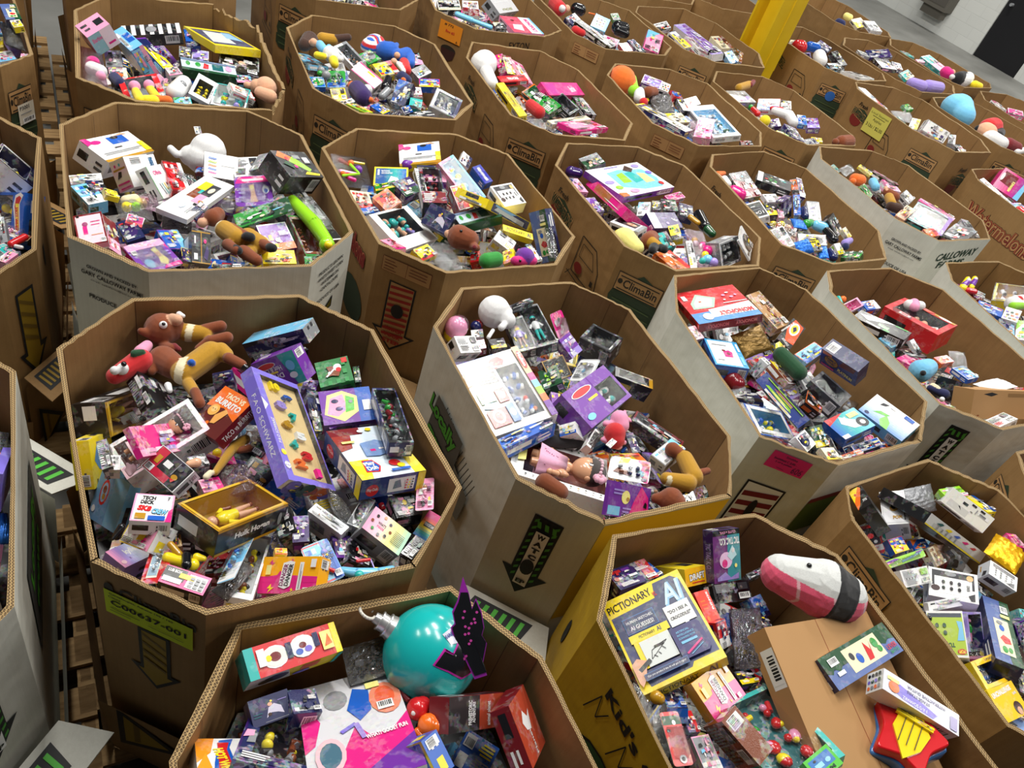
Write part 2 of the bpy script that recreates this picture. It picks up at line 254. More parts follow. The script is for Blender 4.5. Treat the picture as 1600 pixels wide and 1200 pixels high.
_pict = [('R',0,0,1,1,'y'),('P',(.03,.16,.1,.12,.12,.04,.62,.05,.66,.09,.97,.09,.97,.5,.96,.9,.88,.97,.65,.97,.6,.82,.03,.8),NB),('P',(.05,.4,.5,.6,.96,.3,.96,.1,.66,.1,.3,.06),(56,60,112)),
    ('T','PICTIONARY',.31,.895,.56,.085,'k',3,.01),('T','vs.',.62,.86,.05,.05,'r'),('T','AI',.81,.8,.24,.24,(150,200,236),0,.03,.15),('T','AI',.80,.81,.22,.22,(205,232,250),0,.01,.15),
    ('R',.13,.57,.52,.74,(86,132,190)),('R',.137,.577,.513,.733,NB),('T','HUMAN SKETCHES,',.33,.685,.33,.035,'w'),('T','AI GUESSES!',.33,.62,.29,.045,'w',0,.02),
    ('R',.62,.46,.93,.68,'w'),('P',(.78,.47,.84,.47,.8,.4),'w'),('T','"DO I SEE A',.775,.61,.24,.035,'k'),('T','CROCODILE?"',.775,.54,.25,.035,'k'),
    ('P',(.14,.2,.56,.2,.56,.5,.14,.5),'y'),('R',.12,.47,.6,.55,'y'),('T','PICTIONARY',.33,.51,.2,.03,'k'),('T','AI',.48,.515,.05,.05,NB),('R',.2,.2,.56,.46,(222,228,226)),
    ('L',.26,.26,.5,.38,.002,'k'),('L',.26,.26,.3,.34,.002,'k'),('L',.3,.34,.42,.37,.002,'k'),('L',.42,.37,.5,.38,.002,'k'),('L',.3,.29,.33,.26,.002,'k'),('L',.36,.3,.38,.27,.002,'k'),('L',.42,.34,.45,.3,.002,'k'),('R',.34,.35,.46,.37,'k'),
    ('P',(.02,.28,.1,.32,.17,.28,.22,.26,.16,.2,.12,.12,.04,.05,.02,.1),'S'),('L',.08,.2,.24,.26,.012,'d'),('P',(.57,.12,.88,.12,.92,.16,.92,.4,.88,.44,.6,.44,.57,.4),(46,42,110)),
    ('T','ARTIFICIAL',.7,.385,.16,.02,'c'),('T','INTELLIGENCE',.72,.35,.2,.02,'c'),('T','SCANNING NOW',.72,.315,.2,.02,'c'),('R',.63,.26,.82,.285,'c'),('L',.64,.16,.86,.24,.006,'m'),('L',.68,.14,.85,.2,.002,'c'),
    ('R',.1,.085,.62,.15,(86,132,190)),('R',.104,.09,.616,.145,NB),('T','Can you predict if the AI will get it right?',.36,.117,.46,.022,'w')] + [('E',.06,.7 - .02 * i,.006,0,'k') for i in range(3)] + [('E',.17 + .02 * i,.03,.006,0,'k') for i in range(5)]
ARTS = {
'TACO': ('R',[('R',0,0,1,1,(96,34,30)),('P',(0,.5,.25,.55,.5,.6,1,.45,1,1,0,1),'o'),('T','TACO VS',.56,.86,.62,.12,'E',0,.04),('T','BURRITO',.52,.7,.8,.14,'w',0,.04),('E',.3,.48,.15,.13,(240,180,90)),('E',.3,.5,.08,.07,(250,205,130)),('P',(.45,.4,.6,.6,.72,.55,.62,.25,.5,.22),(236,170,90)),('E',.26,.5,.012,0,'k'),('E',.34,.5,.012,0,'k'),('E',.45,.2,.05,.04,'o'),('E',.1,.22,.07,.06,'Y'),('T','7+',.1,.22,.05,.04,'k'),('T','the wildly popular food fight card game',.3,.08,.45,.03,'Y')]),
'TACOB': ('R',[('T','TACO vs BURRITO',.5,.5,.8,.4,'w')]),
'FAOSIDE': ('V',[('T','F\u00b7A\u00b7O SCHWARZ',.5,.5,.55,.34,'w',0,.0)]),
'FAOEND': ('w',_fao),
'FAOEND2': ('U',[('R',0,.7,1,1,'k'),('R',0,0,1,.3,'V'),('P',(0,.3,.6,.35,1,.6,.3,.7),'o')] + _dots(.05,.72,.95,.98,6,4,.015,['v'])),
'FAOTOP': ('V',[('R',0,.93,.3,1,(245,150,110)),('R',.0,.72,.16,.82,'k'),('P',(0,.6,.16,.72,.16,.6),'N'),('P',(0,.6,.0,.72,.1,.66),'w'),('T','F\u00b7A\u00b7O SCHWARZ',.09,.43,.22,.06,'w',90),('R',0,.18,.16,.3,'o'),('E',.09,.24,.05,0,'y'),('R',0,0,.16,.08,'k'),('E',.08,.13,.06,0,'w')] + _dots(.02,.08,.16,.17,4,3,.01,['v'])),
'HOTCOLD': ('u',_hot()),'HOTCOLD2': ('u',_hot()),
'GINGER': ('n',[('R',0,0,1,1,(36,120,60))] + [('R',.0 + .25 * i,.0 + .33 * j,.12 + .25 * i,.16 + .33 * j,(52,146,76)) for i in range(4) for j in range(3)] + [('R',.78,.74,.95,.94,'r'),('R',.81,.78,.92,.9,(236,60,50)),('P',(.2,.3,.35,.5,.3,.7,.5,.68,.55,.5,.7,.45,.6,.25,.42,.32),'h'),('E',.62,.6,.12,.14,'w'),('E',.64,.5,.08,.09,'r'),('L',.25,.3,.6,.62,.006,'w'),('E',.36,.42,.05,.06,'w')]),
'RAINBOWBACK': ('u',[('R',.7,0,1,1,'b'),('P',(.05,.3,.15,.85,.45,.95,.72,.75,.7,.3,.4,.05),'e'),('P',(.1,.3,.2,.75,.45,.85,.5,.4,.3,.2),'p'),('P',(.45,.3,.5,.8,.66,.7,.62,.35),'G'),('E',.28,.65,.07,.06,'B'),('E',.34,.42,.07,.06,'U'),('E',.58,.6,.04,.05,'g'),('R',.8,.3,.95,.6,'w')]),
'PLAYD': ('B',[('R',0,0,1,1,(214,228,240)),('P',(.82,0,1,0,1,1,.82,1),'y'),('P',(0,0,.18,0,.3,.36,0,.36),'y'),('R',0,.86,.5,1,'R'),('P',(0,.55,.2,.6,.3,.86,0,.86),(150,50,40)),('P',(.14,.12,.34,.1,.4,.2,.34,.33,.18,.34),'r'),('P',(.16,.14,.32,.12,.38,.2,.32,.31,.2,.32),'b'),('T','Play',.26,.26,.17,.08,'w',8,.04),('T','Doh',.26,.18,.16,.08,'w',8,.04),('E',.63,.22,.09,.06,'r'),('E',.7,.16,.06,.04,'y'),('P',(.3,.4,.34,.66,.6,.7,.8,.6,.76,.44,.5,.38),(120,150,200)),('R',.42,.48,.5,.52,'m'),('R',.56,.5,.64,.53,'w'),('E',.48,.9,.05,.03,'w'),('E',.62,.92,.05,.03,'y'),('R',.08,.68,.28,.72,'e'),('R',.5,.06,.8,.1,'b')]),
'PLAYE': ('B',[('R',0,0,1,1,(34,58,120)),('E',.18,.4,.1,.3,'r'),('T','Play Doh',.18,.42,.16,.2,'w'),('R',.42,.15,.84,.85,'w'),('P',(.5,.3,.52,.7,.6,.75,.64,.35),(110,130,150)),('R',.88,0,1,1,'y')] + _dots(.68,.2,.82,.8,3,4,.015,['r','y','k'])),
'WHATS': ('g',[('G',0,0,1,1,['p','q','e',(190,240,220)],'x'),('T',"WHAT'S",.34,.56,.2,.12,'k',0,.03),('T','INSIDE',.34,.42,.18,.09,'m')] + [('E',.34 + .24 * math.cos(a),.5 + .36 * math.sin(a),.035,.06,c) for a,c in ((0,'h'),(.8,'d'),(1.6,'S'),(2.4,'k'),(3.2,'h'),(4,'n'),(4.8,'g'),(5.5,'d'))] + [('R',.66,.2 + .06 * i,.92,.22 + .06 * i,'d') for i in range(8)]),
'RAINB': ('k',[('G',0,0,1,1,['b','t','y','o','m','m'],'y'),('R',.2,.42,.8,.6,'k'),('T','THE BUCKET GAME',.5,.51,.56,.1,'w')]),
'DANGER': ((250,178,24),_danger),'DANGER2': ((250,178,24),_danger),
'STITCH': ('y',[('P',(.15,.55,.3,.85,.5,.75,.8,.92,.75,.6,.85,.4,.5,.25,.3,.35),(110,160,210)),('P',(.3,.55,.45,.7,.6,.6,.5,.4),(190,220,240)),('T','IC',.3,.1,.3,.14,'k')]),
'BLUEBOX': ('c',[('R',0,0,1,1,(130,190,230)),('P',(0,0,.55,0,.5,1,0,1),(112,160,208)),('E',.3,.6,.14,.26,'r'),('E',.3,.6,.1,.2,(150,190,230)),('E',.3,.66,.06,.08,'h'),('E',.32,.52,.05,.06,'Y'),('E',.12,.22,.06,.07,'w')]),
'TECHDECK': ('w',[('R',0,0,1,1,'p'),('P',(.04,.04,.8,.02,.96,.3,.95,.96,.05,.95),'w'),('P',(.85,0,1,0,1,.5,.9,.4),'m'),('T','TECH',.36,.84,.34,.14,'k',-3,.05),('T','DECK',.34,.68,.34,.14,'k',-3,.05),('T','SK8',.3,.45,.34,.2,'r',-8,.06),('T','CREW',.68,.34,.4,.2,'k',-8,.08),('T','CREW',.68,.34,.38,.17,'c',-8,.04),('R',.1,.06,.36,.26,'Y'),('R',.42,.02,.84,.18,'b'),('T','7',.86,.82,.07,.13,'k',0,.03)]),
'TECHDECK2': ('w',[('R',.7,0,1,1,'m'),('P',(.0,0,.9,0,.78,.4,.82,.8,.6,1,0,1),'w'),('P',(.2,.7,.45,.8,.5,1,.25,1),'y'),('T','SK8',.9,.82,.16,.24,'r',60,.05),('T','CREW',.8,.4,.26,.2,'c',70,.06),('T','TECH',.95,.6,.12,.12,'k',80,.05),('P',(.1,.3,.5,.2,.6,.4,.2,.5),'h'),('R',.84,.05,.97,.2,'k')]),
'KYLIE': ('v',[('G',0,0,1,1,['p','v',(190,200,230),'w'],'x'),('T','kylie',.62,.6,.4,.34,'w',0,.04),('T','x',.42,.3,.06,.1,(130,90,150)),('E',.14,.24,.08,0,'q'),('E',.88,.84,.05,0,'U')]),
'TONIE': ('r',[('P',(0,0,1,0,1,.6,.7,1,.3,1,0,.6),'r'),('T','tonies',.62,.86,.3,.07,'w',0,.03),('R',.16,.08,.62,.76,(225,228,215)),('R',.2,.12,.58,.6,(170,195,215)),('E',.84,.6,.03,0,'w'),('P',(.8,.4,.84,.48,.9,.42),'w'),('E',.8,.3,.015,0,'w'),('E',.9,.22,.015,0,'w'),('E',.76,.16,.012,0,'w')]),
'HOGAN': ('k',[('R',0,0,1,1,'Y'),('R',.02,.02,.98,.98,(214,170,40)),('E',.16,.16,.09,.14,'k'),('T','MM',.16,.17,.13,.16,'w',12,.06)]),
'HOGANS': ('k',[('T','Hulk Hogan',.5,.5,.5,.3,'w',0,.04),('R',0,.9,1,1,'Y'),('R',0,0,1,.1,'Y'),('E',.9,.5,.03,.25,'g')]),
'REDKIT': ('w',[('R',.02,.02,.98,.98,'k'),('R',.03,.72,.97,.97,(190,30,60)),('R',.03,.3,.3,.72,(190,30,60)),('B',.06,.75,.3,.95),('R',.4,.76,.7,.88,'Y'),('R',.5,.45,.72,.65,'w'),('E',.4,.22,.1,.08,'Y'),('P',(.2,.2,.3,.3,.34,.16),'r'),('E',.75,.25,.1,.08,'d'),('R',.4,.32,.9,.34,'g')]),
'LUBBOX': ('k',[('R',0,0,1,1,'m'),('R',.0,.3,.48,.95,'k'),('T','LUB BOX',.22,.78,.3,.16,'w',0,.03),('R',.55,.1,.95,.85,'w'),('R',.35,.5,.68,.76,'y'),('R',.04,.14,.45,.4,'w')] + [('R',.6 + .12 * i,.16 + .2 * j,.69 + .12 * i,.3 + .2 * j,'g') for i in range(3) for j in range(3)]),
'MELISSA': ('w',[('R',.04,.04,.5,.66,(236,234,228)),('R',0,.84,.6,1,(70,120,200)),('R',.16,.8,.56,.86,'r'),('P',(.5,.82,.66,.8,.74,.88,.66,.98,.5,.97,.44,.9),'w'),('P',(.52,.84,.65,.82,.71,.88,.64,.95,.52,.94,.47,.9),'r'),('P',(.0,.66,.1,.68,.14,.84,.04,.9),'o'),('R',.14,.6,.5,.8,'w'),('R',.17,.62,.48,.78,'k'),('L',.2,.74,.44,.72,.003,'w'),('L',.2,.7,.4,.68,.003,'w'),('L',.2,.66,.42,.64,.003,'w'),('R',.06,.4,.3,.56,(60,140,70)),('E',.12,.5,.03,.03,'o'),('P',(.06,.34,.2,.3,.3,.38,.1,.4),'c'),('R',.32,.36,.48,.54,'r'),('E',.4,.45,.05,.05,'w'),('R',.06,.08,.34,.3,'r'),('E',.2,.2,.09,.09,'w'),('E',.2,.2,.06,.06,'r'),('E',.18,.21,.015,.015,'k'),('R',.36,.08,.48,.32,(60,110,190)),('E',.42,.2,.04,.05,'w'),('R',.9,0,1,1,(225,180,140)),('R',.9,.5,1,.6,'m'),('R',.9,.4,1,.5,'c'),('R',.9,.3,1,.4,'l'),('R',.9,.2,1,.3,'o'),('R',.9,0,1,.2,'u'),('E',.95,.8,.045,.13,'r'),('T','Melissa',.95,.8,.2,.05,'w',-90)]),
'DOLLBOX': ('w',[('R',.0,.1,.1,.9,'w')] + [('E',.16 + .075 * i,.94,.012,0,('Y','g','k','N')[i % 4]) for i in range(11)] + [('E',.16 + .075 * i,.06,.012,0,('k','g','N','Y')[i % 4]) for i in range(11)] + [('P',(.06,.3,.14,.34,.14,.66,.06,.7),'e'),('T','Baby Doll',.05,.5,.5,.04,'g',90)]),
'LULA': ('u',[('P',(.5,0,1,.2,.95,.7,.75,1,.6,.5),'m'),('R',.02,.04,.3,.3,'c'),('E',.4,.6,.1,.2,'e'),('E',.45,.55,.04,.06,'Y'),('P',(.84,.4,.93,.36,.93,.5,.88,.56),'k'),('R',.1,.75,.35,.8,'v'),('R',.1,.65,.3,.7,'v'),('R',.35,.25,.55,.3,'v'),('R',.35,.15,.5,.2,'v')]),
'MONO': ('r',[('R',0,0,1,1,(206,44,50)),('P',(0,.0,1,.0,1,.34,0,.3),(90,150,215)),('P',(.3,.12,1,.14,1,.44,.3,.36),'w'),('P',(.1,.42,.42,.4,.56,.68,.3,.86,.12,.6),(176,216,190)),('P',(.14,.46,.4,.44,.5,.66,.31,.8,.17,.6),(200,232,206)),('R',.26,.6,.3,.63,'r'),('T','MONOPOLY',.68,.2,.56,.15,'w',180,.08),('T','MONOPOLY',.68,.2,.54,.12,'r',180,.05),('E',.22,.16,.08,.1,'w'),('R',.6,.46,.98,.48,'w'),('R',.05,.7,.12,.85,'w'),('E',.7,.7,.03,.03,'p'),('E',.8,.62,.03,.03,'p'),('E',.66,.56,.02,.02,'w'),('E',.78,.76,.03,.02,'w'),('E',.88,.66,.02,.03,'p')]),
'MONOS': ('R',[('T','MONOPOLY',.75,.5,.34,.45,(226,120,120),180,.03),('T','MONOPOLY',.3,.5,.34,.45,(206,90,96),180,.03)]),
'CAMBOX': ('b',[('R',0,0,1,1,(60,160,214)),('R',.06,.05,.84,.95,(232,240,242)),('P',(.42,.35,.66,.35,.7,.55,.6,.62,.42,.55),'m'),('E',.56,.48,.05,.06,'R'),('R',.4,.56,.5,.62,'R'),('R',.86,.1,.95,.4,'c'),('R',.9,.6,.96,.9,'w'),('R',.15,.78,.6,.8,'g'),('R',.15,.2,.35,.22,'g')]),
'GORILLA': ('k',[('P',(.2,0,.95,.1,1,.8,.6,.95,.15,.6),(240,84,34)),('E',.68,.5,.25,.32,'w'),('E',.68,.5,.18,.22,'y'),('P',(.55,.45,.7,.65,.8,.5,.7,.35),'B'),('T','GORILLA',.6,.93,.6,.1,'w',-12,.04),('T','STUNT RIDER',.1,.5,.6,.08,'w',70)]),
'FEUD': ('B',[('R',0,0,1,1,(30,60,150)),('E',.3,.55,.2,.3,'k'),('E',.3,.55,.18,.26,'Y'),('T','FAMILY',.3,.64,.26,.14,'B',-8,.04),('T','FEUD',.3,.46,.2,.14,'B',-8,.04),('P',(.5,.6,.9,.7,.95,1,.6,1),'R'),('P',(.05,.8,.3,.85,.3,1,.05,1),(236,130,80)),('T','PLATINUM',.7,.3,.4,.2,'e',-8,.05),('R',.05,.1,.4,.2,'m')]),
'FEUDS': ('B',[('E',.15,.5,.1,.35,'Y'),('T','THE BIG BUZZER',.55,.5,.5,.3,'w',0,.03),('E',.9,.5,.06,.4,'h'),('E',.45,.2,.04,.2,'r')]),
'MINIS': ('U',[('R',0,.0,1,.2,'N'),('E',.1,.5,.07,.4,'o'),('E',.28,.5,.07,.35,'n'),('R',.36,.2,.5,.8,'R'),('R',.55,.2,.65,.7,'S'),('R',.7,.2,.78,.8,'g'),('R',.82,.2,.95,.8,'y')]),
'LEVELS': ('B',[('R',0,0,1,1,(36,60,140)),('R',.02,.2,.18,.8,'w'),('T','DO',.1,.62,.08,.2,'o',0,.05),('T','YOU?',.1,.36,.1,.2,'y',0,.05),('P',(.24,.5,.32,.85,.46,.8,.44,.3,.3,.25),'l'),('E',.36,.55,.05,.16,'e'),('E',.28,.4,.03,.1,'w')] + [('R',.5 + .045 * i,.3,.53 + .045 * i,.6 + .05 * (i % 3),('l','y','o','c','r')[i % 5]) for i in range(5)] + [('R',.76,.1,.96,.9,(24,34,70)),('R',.78,.5,.94,.55,'g'),('R',.78,.65,.94,.7,'g'),('R',.76,.1,.82,.9,'l')]),
'FURIOUS': ('d',[('T','FAST & FURIOUS',.5,.5,.8,.12,'w',0,.03)]),
'SHARK': ('b',[('G',0,0,1,1,['b','t','c'],'x'),('P',(0,.7,.5,.95,.6,1,0,1),'r'),('P',(.3,.6,.4,.9,.75,.5,.7,.2,.5,.25),(214,226,226)),('P',(.4,.8,.55,.8,.5,.6),'w'),('E',.82,.35,.16,.22,'k'),('E',.82,.34,.07,.1,'w'),('R',.62,.66,.92,.86,'e'),('R',.0,.0,.2,.16,'w')]),
'DRONE': ('c',[('G',0,0,1,1,[(120,160,220),(190,214,240),'w','w'],'x'),('P',(.0,.5,.2,.6,.5,.55,.3,.4,0,.35),(150,220,120)),('P',(.3,.8,.5,.7,.56,.5,.45,.55),(120,200,90)),('E',.12,.86,.06,.05,'B'),('P',(.7,.8,.84,.78,.9,.66,.78,.7),'d'),('R',.82,.1,.96,.3,'b'),('R',.84,.5,.94,.62,'w')]),
'REDPLAY': ('r',[('R',0,0,1,1,(206,24,40)),('P',(.02,.5,.2,.55,.2,.92,.02,.85),'R'),('R',.06,.56,.17,.76,(240,200,200)),('R',.09,.6,.14,.72,'r'),('R',.88,.02,.98,.4,'Y'),('E',.92,.2,.05,.12,'w'),('P',(.84,.5,.98,.4,.98,.95,.88,.95),(220,80,60))]),
'GEL': ('k',[('T','GEL',.1,.62,.15,.3,'w',0,.05,.2),('R',.02,.3,.18,.42,'n'),('T','IMMORTAL',.36,.45,.26,.22,(190,220,190),0,.03,.2),('P',(.3,.75,.6,.95,.98,.6,.98,.3,.7,.5),(200,206,204)),('R',.86,.06,.98,.3,'n'),('T','GEL',.9,.7,.08,.2,'w')]),
'CRYSTAL': ('k',[('R',0,0,.52,1,(56,62,62)),('R',.05,.1,.4,.14,'g'),('R',.05,.3,.4,.33,'g'),('T','CRYSTAL',.8,.3,.5,.13,'w',90,.02),('T','BALL',.92,.3,.25,.06,'w',90)]),
'KRAFTSH': ('K',[('P',(.15,.85,.28,.92,.38,.86,.28,.78),'k'),('R',.55,.78,.9,.9,(140,104,60)),('R',.1,.1,.13,.14,'h')]),
'PICT': ('y',_pict),
'PICTSIDE': ('y',[('T','PICTIONARY',.4,.5,.5,.5,'k',0,.01),('T','AI',.82,.5,.12,.7,NB,0,.03)]),
'PICTS': ('y',[('R',0,0,1,1,'y'),('R',.06,.1,.94,.9,NB),('P',(.1,.2,.6,.2,.7,.8,.3,.85),(220,226,222)),('P',(.6,.5,.9,.4,.9,.85,.7,.85),(150,200,236))]),
'PICTS2': ('y',[('T','PICTIONARY',.42,.5,.6,.5,'k',0,.01),('T','AI',.86,.5,.12,.7,NB,0,.03)]),
'DRAFT': ('y',[('R',0,0,1,1,(246,186,20)),('T','DRAFT',.56,.5,.74,.42,'k',4,.09),('T','DRAFT',.56,.5,.72,.36,'w',4,.05),('R',.3,.14,.9,.2,'r')]),
'KO': ('U',[('P',(0,0,.5,0,.6,1,0,1),(110,50,120)),('P',(.5,0,1,0,1,1,.55,1),(60,150,160)),('R',0,.9,1,1,'k'),('T','CUTE v EVIL',.55,.95,.6,.05,'p',180),('T','TIC TAC K.O.',.6,.78,.76,.14,'w',180,.05),('E',.45,.42,.24,.16,(236,200,236)),('E',.4,.36,.1,.08,'m'),('P',(.5,.5,.7,.7,.85,.5,.65,.4),(190,230,236)),('E',.72,.6,.06,.05,'w'),('P',(.1,.1,.4,.2,.6,.08,.9,.16,.9,.04,.1,.04),'v'),('E',.8,.3,.05,.04,'e')]),
'KOSIDE': ('U',[('T','TIC TAC K.O.',.5,.5,.5,.5,'v',0,.02)]),
'REDCARD': ('r',[('R',0,0,1,1,(232,60,40)),('T','RINGS',.82,.7,.5,.14,'w',90,.04),('R',.15,.7,.5,.74,'o'),('R',.15,.6,.55,.63,'o'),('R',.15,.5,.5,.53,'o'),('E',.2,.25,.1,.07,'o')]),
'KRAFTBOX': ('K',[('R',.47,0,.475,1,'h'),]),
'KLAB': ('K',[('R',.1,.3,.3,.95,'w'),('B',.12,.35,.28,.9)]),
'LEVER': ('B',_lever()),'LEVER2': ('B',[('R',0,0,1,1,(84,104,160)),('R',.72,0,1,1,'N'),('P',(.6,0,.74,0,.74,1,.66,1,.58,.7,.66,.5,.56,.2),'N'),('R',.25,.12,.8,.66,'E'),('P',(.35,.35,.5,.42,.72,.38,.74,.3,.5,.28),'r'),('E',.5,.52,.1,.05,'b'),('E',.45,.19,.1,.05,'n'),('E',.65,.2,.08,.04,'n'),('E',.45,.6,.12,.03,'g'),('B',.6,.78,.88,.9),('R',.55,.7,.9,.75,'e')]),
'LEVERTOP': ('N',[('R',0,0,1,1,(190,206,220)),('R',0,0,1,.2,'N'),('E',.12,.6,.04,.2,'n'),('E',.3,.6,.05,.2,'n'),('P',(.38,.3,.42,.8,.5,.7,.48,.3),'r'),('R',.56,.3,.76,.8,'T'),('E',.86,.6,.06,.24,'p'),('R',0,.85,1,1,(110,130,160))]),
'ICONS': ('w',[('R',0,0,1,1,(226,226,224))] + _dots(.05,.05,.95,.95,3,4,.09,['k','V','o','k','N','g']) + [('T','F',.5,.4,.1,.12,'w')]),
'GUITBOX': ('w',[('R',0,0,1,1,(216,216,228)),('P',(.08,.3,.26,.1,.66,.05,.72,.3,.4,.55,.12,.75),'V'),('T','F\u00b7A\u00b7O SCHWARZ',.42,.2,.32,.16,'w',180),('T','INTERACTIVE GUITAR',.56,.8,.5,.14,(90,84,130),180),('T','STAGE STARS',.46,.56,.3,.14,(90,84,130),180),('E',.14,.4,.07,.26,'o'),('R',.05,.62,.2,.78,'e'),('R',.88,.1,.97,.7,(150,140,190))]),
'WMELON': ('r',[('R',0,0,1,1,(226,50,46)),('R',0,.76,1,.94,'N'),('E',.4,.3,.34,.2,(240,80,60)),('E',.6,.8,.1,.05,'w'),('R',.1,.62,.3,.68,'k'),('E',.55,.1,.2,.08,'w'),('E',.55,.1,.1,.04,'k')]),
'GREENTOY': ('G',[('R',.1,.3,.9,.86,(60,120,190)),('R',.2,.4,.5,.6,(150,210,230)),('E',.7,.5,.1,.1,(150,210,230)),('E',.3,.74,.05,.05,'d'),('T','BAM',.5,.16,.5,.16,'N',0,.03)]),
'BUMBLE': ('k',[('P',(0,.3,.7,1,0,1),'y'),('P',(0,.0,.3,.2,.85,.9,.7,1,0,.35),'o'),('E',.3,.7,.08,.06,'r'),('T','775',.72,.3,.3,.1,'w',0,.03)]),
'POPW': ('w',[('R',.03,.03,.97,.97,(206,206,210)),('R',.08,.06,.92,.94,(222,222,226)),('E',.5,.96,.06,.03,'k'),('E',.5,.47,.17,.09,'Y'),('E',.5,.5,.1,.06,'k'),('P',(.4,.5,.38,.68,.48,.56,.52,.7,.58,.6,.7,.64,.6,.5),'k'),('T','POP!',.6,.2,.36,.1,'Y',0,.06),('R',.86,.1,.9,.3,'k'),('R',.3,.86,.7,.88,'g')]),
'WHITEBACK': ('w',[('R',.02,.02,.98,.98,(232,232,222)),('R',.08,.45,.45,.9,(206,206,200)),('P',(.26,.6,.42,.66,.4,.7),'k'),('R',.62,.55,.76,.66,'k'),('B',.6,.06,.76,.3),('R',.84,.4,.94,.5,'k'),('R',.84,.2,.94,.3,'k'),('R',.5,.4,.54,.45,'k'),('R',.55,.34,.8,.36,'g')]),
'WHITEBACK2': ('w',[('R',.02,.02,.98,.98,(230,230,226)),('R',0,0,.12,1,'y'),('R',.15,.2,.5,.9,(205,205,200))] + [('P',(.56,.2 + .15 * i,.8,.16 + .15 * i,.84,.2 + .15 * i,.6,.27 + .15 * i),('r','m','b','y','T')[i]) for i in range(5)] + [('R',.2,.5 + .08 * i,.46,.52 + .08 * i,'g') for i in range(5)]),
'JUSTMY': ('r',[('R',0,0,1,1,'r'),('R',.04,.3,.96,.96,'k'),('R',.0,.06,1,.28,'w'),('T','JUST MY BOX',.5,.18,.6,.09,'r',0,.03),('E',.6,.66,.14,.1,'r'),('E',.44,.5,.1,.07,'w'),('E',.74,.42,.08,.06,'w'),('E',.4,.86,.05,.04,'w'),('P',(.06,.6,.2,.7,.16,.84),'S'),('P',(.2,.34,.4,.36,.3,.44),'p'),('E',.12,.5,.04,.03,'t')]),
'MOKURU': ('l',[('P',(0,0,1,0,.95,.7,.7,1,.2,.9),'l'),('P',(.0,.4,.4,.7,.3,.95,0,.8),'u'),('T','MOKURU',.68,.5,.52,.3,'b',6,.1),('T','MOKURU',.68,.5,.5,.24,'c',6,.05),('R',.1,.1,.4,.2,'y'),('R',.05,.5,.22,.66,'p'),('E',.9,.85,.1,.1,'u')]),
'POPBACK': ('w',_pop()),
'POPSIDE': ('w',[('R',0,0,1,1,(200,204,212)),('T','POP!',.4,.24,.4,.14,'Y',0,.08),('P',(.6,.5,.95,.4,.95,.7,.7,.8),'d')]),
'POPGRID': ('w',[('R',.05,.05,.95,.95,(224,224,226)),('R',.1,.7,.9,.93,'d'),('P',(.6,.1,.9,.05,.9,.4),'d')] + [('E',.22 + .18 * i,.2 + .15 * j,.03,.05,'k') for i in range(4) for j in range(4)]),
'TURTLE': ('w',[('R',.03,.05,.97,.95,(172,200,30)),('R',.05,.86,.95,.95,(40,50,70)),('T','TURTLES',.42,.26,.52,.1,'N',180,.05),('P',(.76,.35,.95,.36,.95,.76,.8,.78,.84,.6),'c'),('E',.84,.12,.12,.06,'r'),('T','POP!',.84,.12,.16,.08,'y',180,.04),('E',.12,.12,.06,.05,'k'),('R',.4,.05,.6,.08,'r')] + [('E',.26 + .2 * i,.52 + .16 * j,.05,.05,'N') for i in range(2) for j in range(2)]),
'BLUECARD': ('w',[('P',(0,0,.7,0,.75,.8,.6,1,0,1),(30,110,200)),('P',(0,.2,.2,.3,.24,.8,0,.9),'c'),('P',(.36,.55,.5,.6,.46,.7),'r'),('E',.45,.6,.1,.05,'w')]),
'SPINCH': ('y',[('R',0,0,1,1,(250,200,20)),('T','UPSIDE',.6,.9,.3,.07,'k'),('T','DOWN',.6,.82,.24,.07,'k'),('T','GOGGLES',.62,.74,.34,.07,'k'),('P',(.8,.62,.9,.7,.86,.6),'k')]),
'SPINCH2': ('y',[('R',0,0,1,1,(252,206,20)),('T','UNCHALLENGE',.44,.82,.76,.16,'w',3,.06),('T','GAME',.84,.66,.14,.08,'w',3,.03),('E',.7,.25,.14,.2,'H'),('E',.7,.16,.08,.12,'S')]),
'FROZEN': ('c',[('G',0,0,1,1,[(160,170,210),(130,160,215),(110,150,210)],'x'),('P',(.2,.1,.5,.1,.46,.6,.36,.9),(70,76,90)),('T','SPIN',.36,.72,.16,.24,'m',60,.12),('T','SPIN',.36,.72,.15,.2,'w',60,.04),('T','LOVER',.3,.5,.2,.2,'m',60,.12),('T','LOVER',.3,.5,.19,.17,'w',60,.04),('E',.62,.42,.05,.2,'S'),('E',.6,.5,.05,.2,'h'),('T','FROZEN',.86,.2,.2,.2,(70,80,130),10)]),
'REDPH': ('r',[('R',0,0,1,1,(214,44,50)),('R',0,0,.1,1,'t'),('R',.93,0,1,1,'y'),('E',.3,.5,.14,.36,'w'),('E',.3,.5,.12,.3,(240,236,226)),('E',.3,.5,.06,.15,'R'),('E',.23,.5,.03,.1,'y'),('E',.6,.55,.14,.36,'w'),('E',.6,.58,.04,.1,'R'),('E',.55,.4,.04,.1,'b'),('E',.65,.42,.04,.1,'V'),('R',.42,.3,.48,.8,'B'),('R',.72,.4,.78,.85,'B'),('R',.12,.3,.2,.85,'w'),('R',.8,.2,.92,.8,'e'),('P',(.82,.3,.88,.7,.91,.35),'o')]),
'REDPHB': ('y',[('P',(0,0,.5,0,.4,1,0,1),'w'),('E',.3,.5,.14,.35,(80,90,130)),('E',.2,.4,.08,.25,'H'),('R',.56,.4,.76,.9,(220,90,60)),('E',.6,.2,.1,.15,'V'),('R',.95,0,1,1,'t')]),
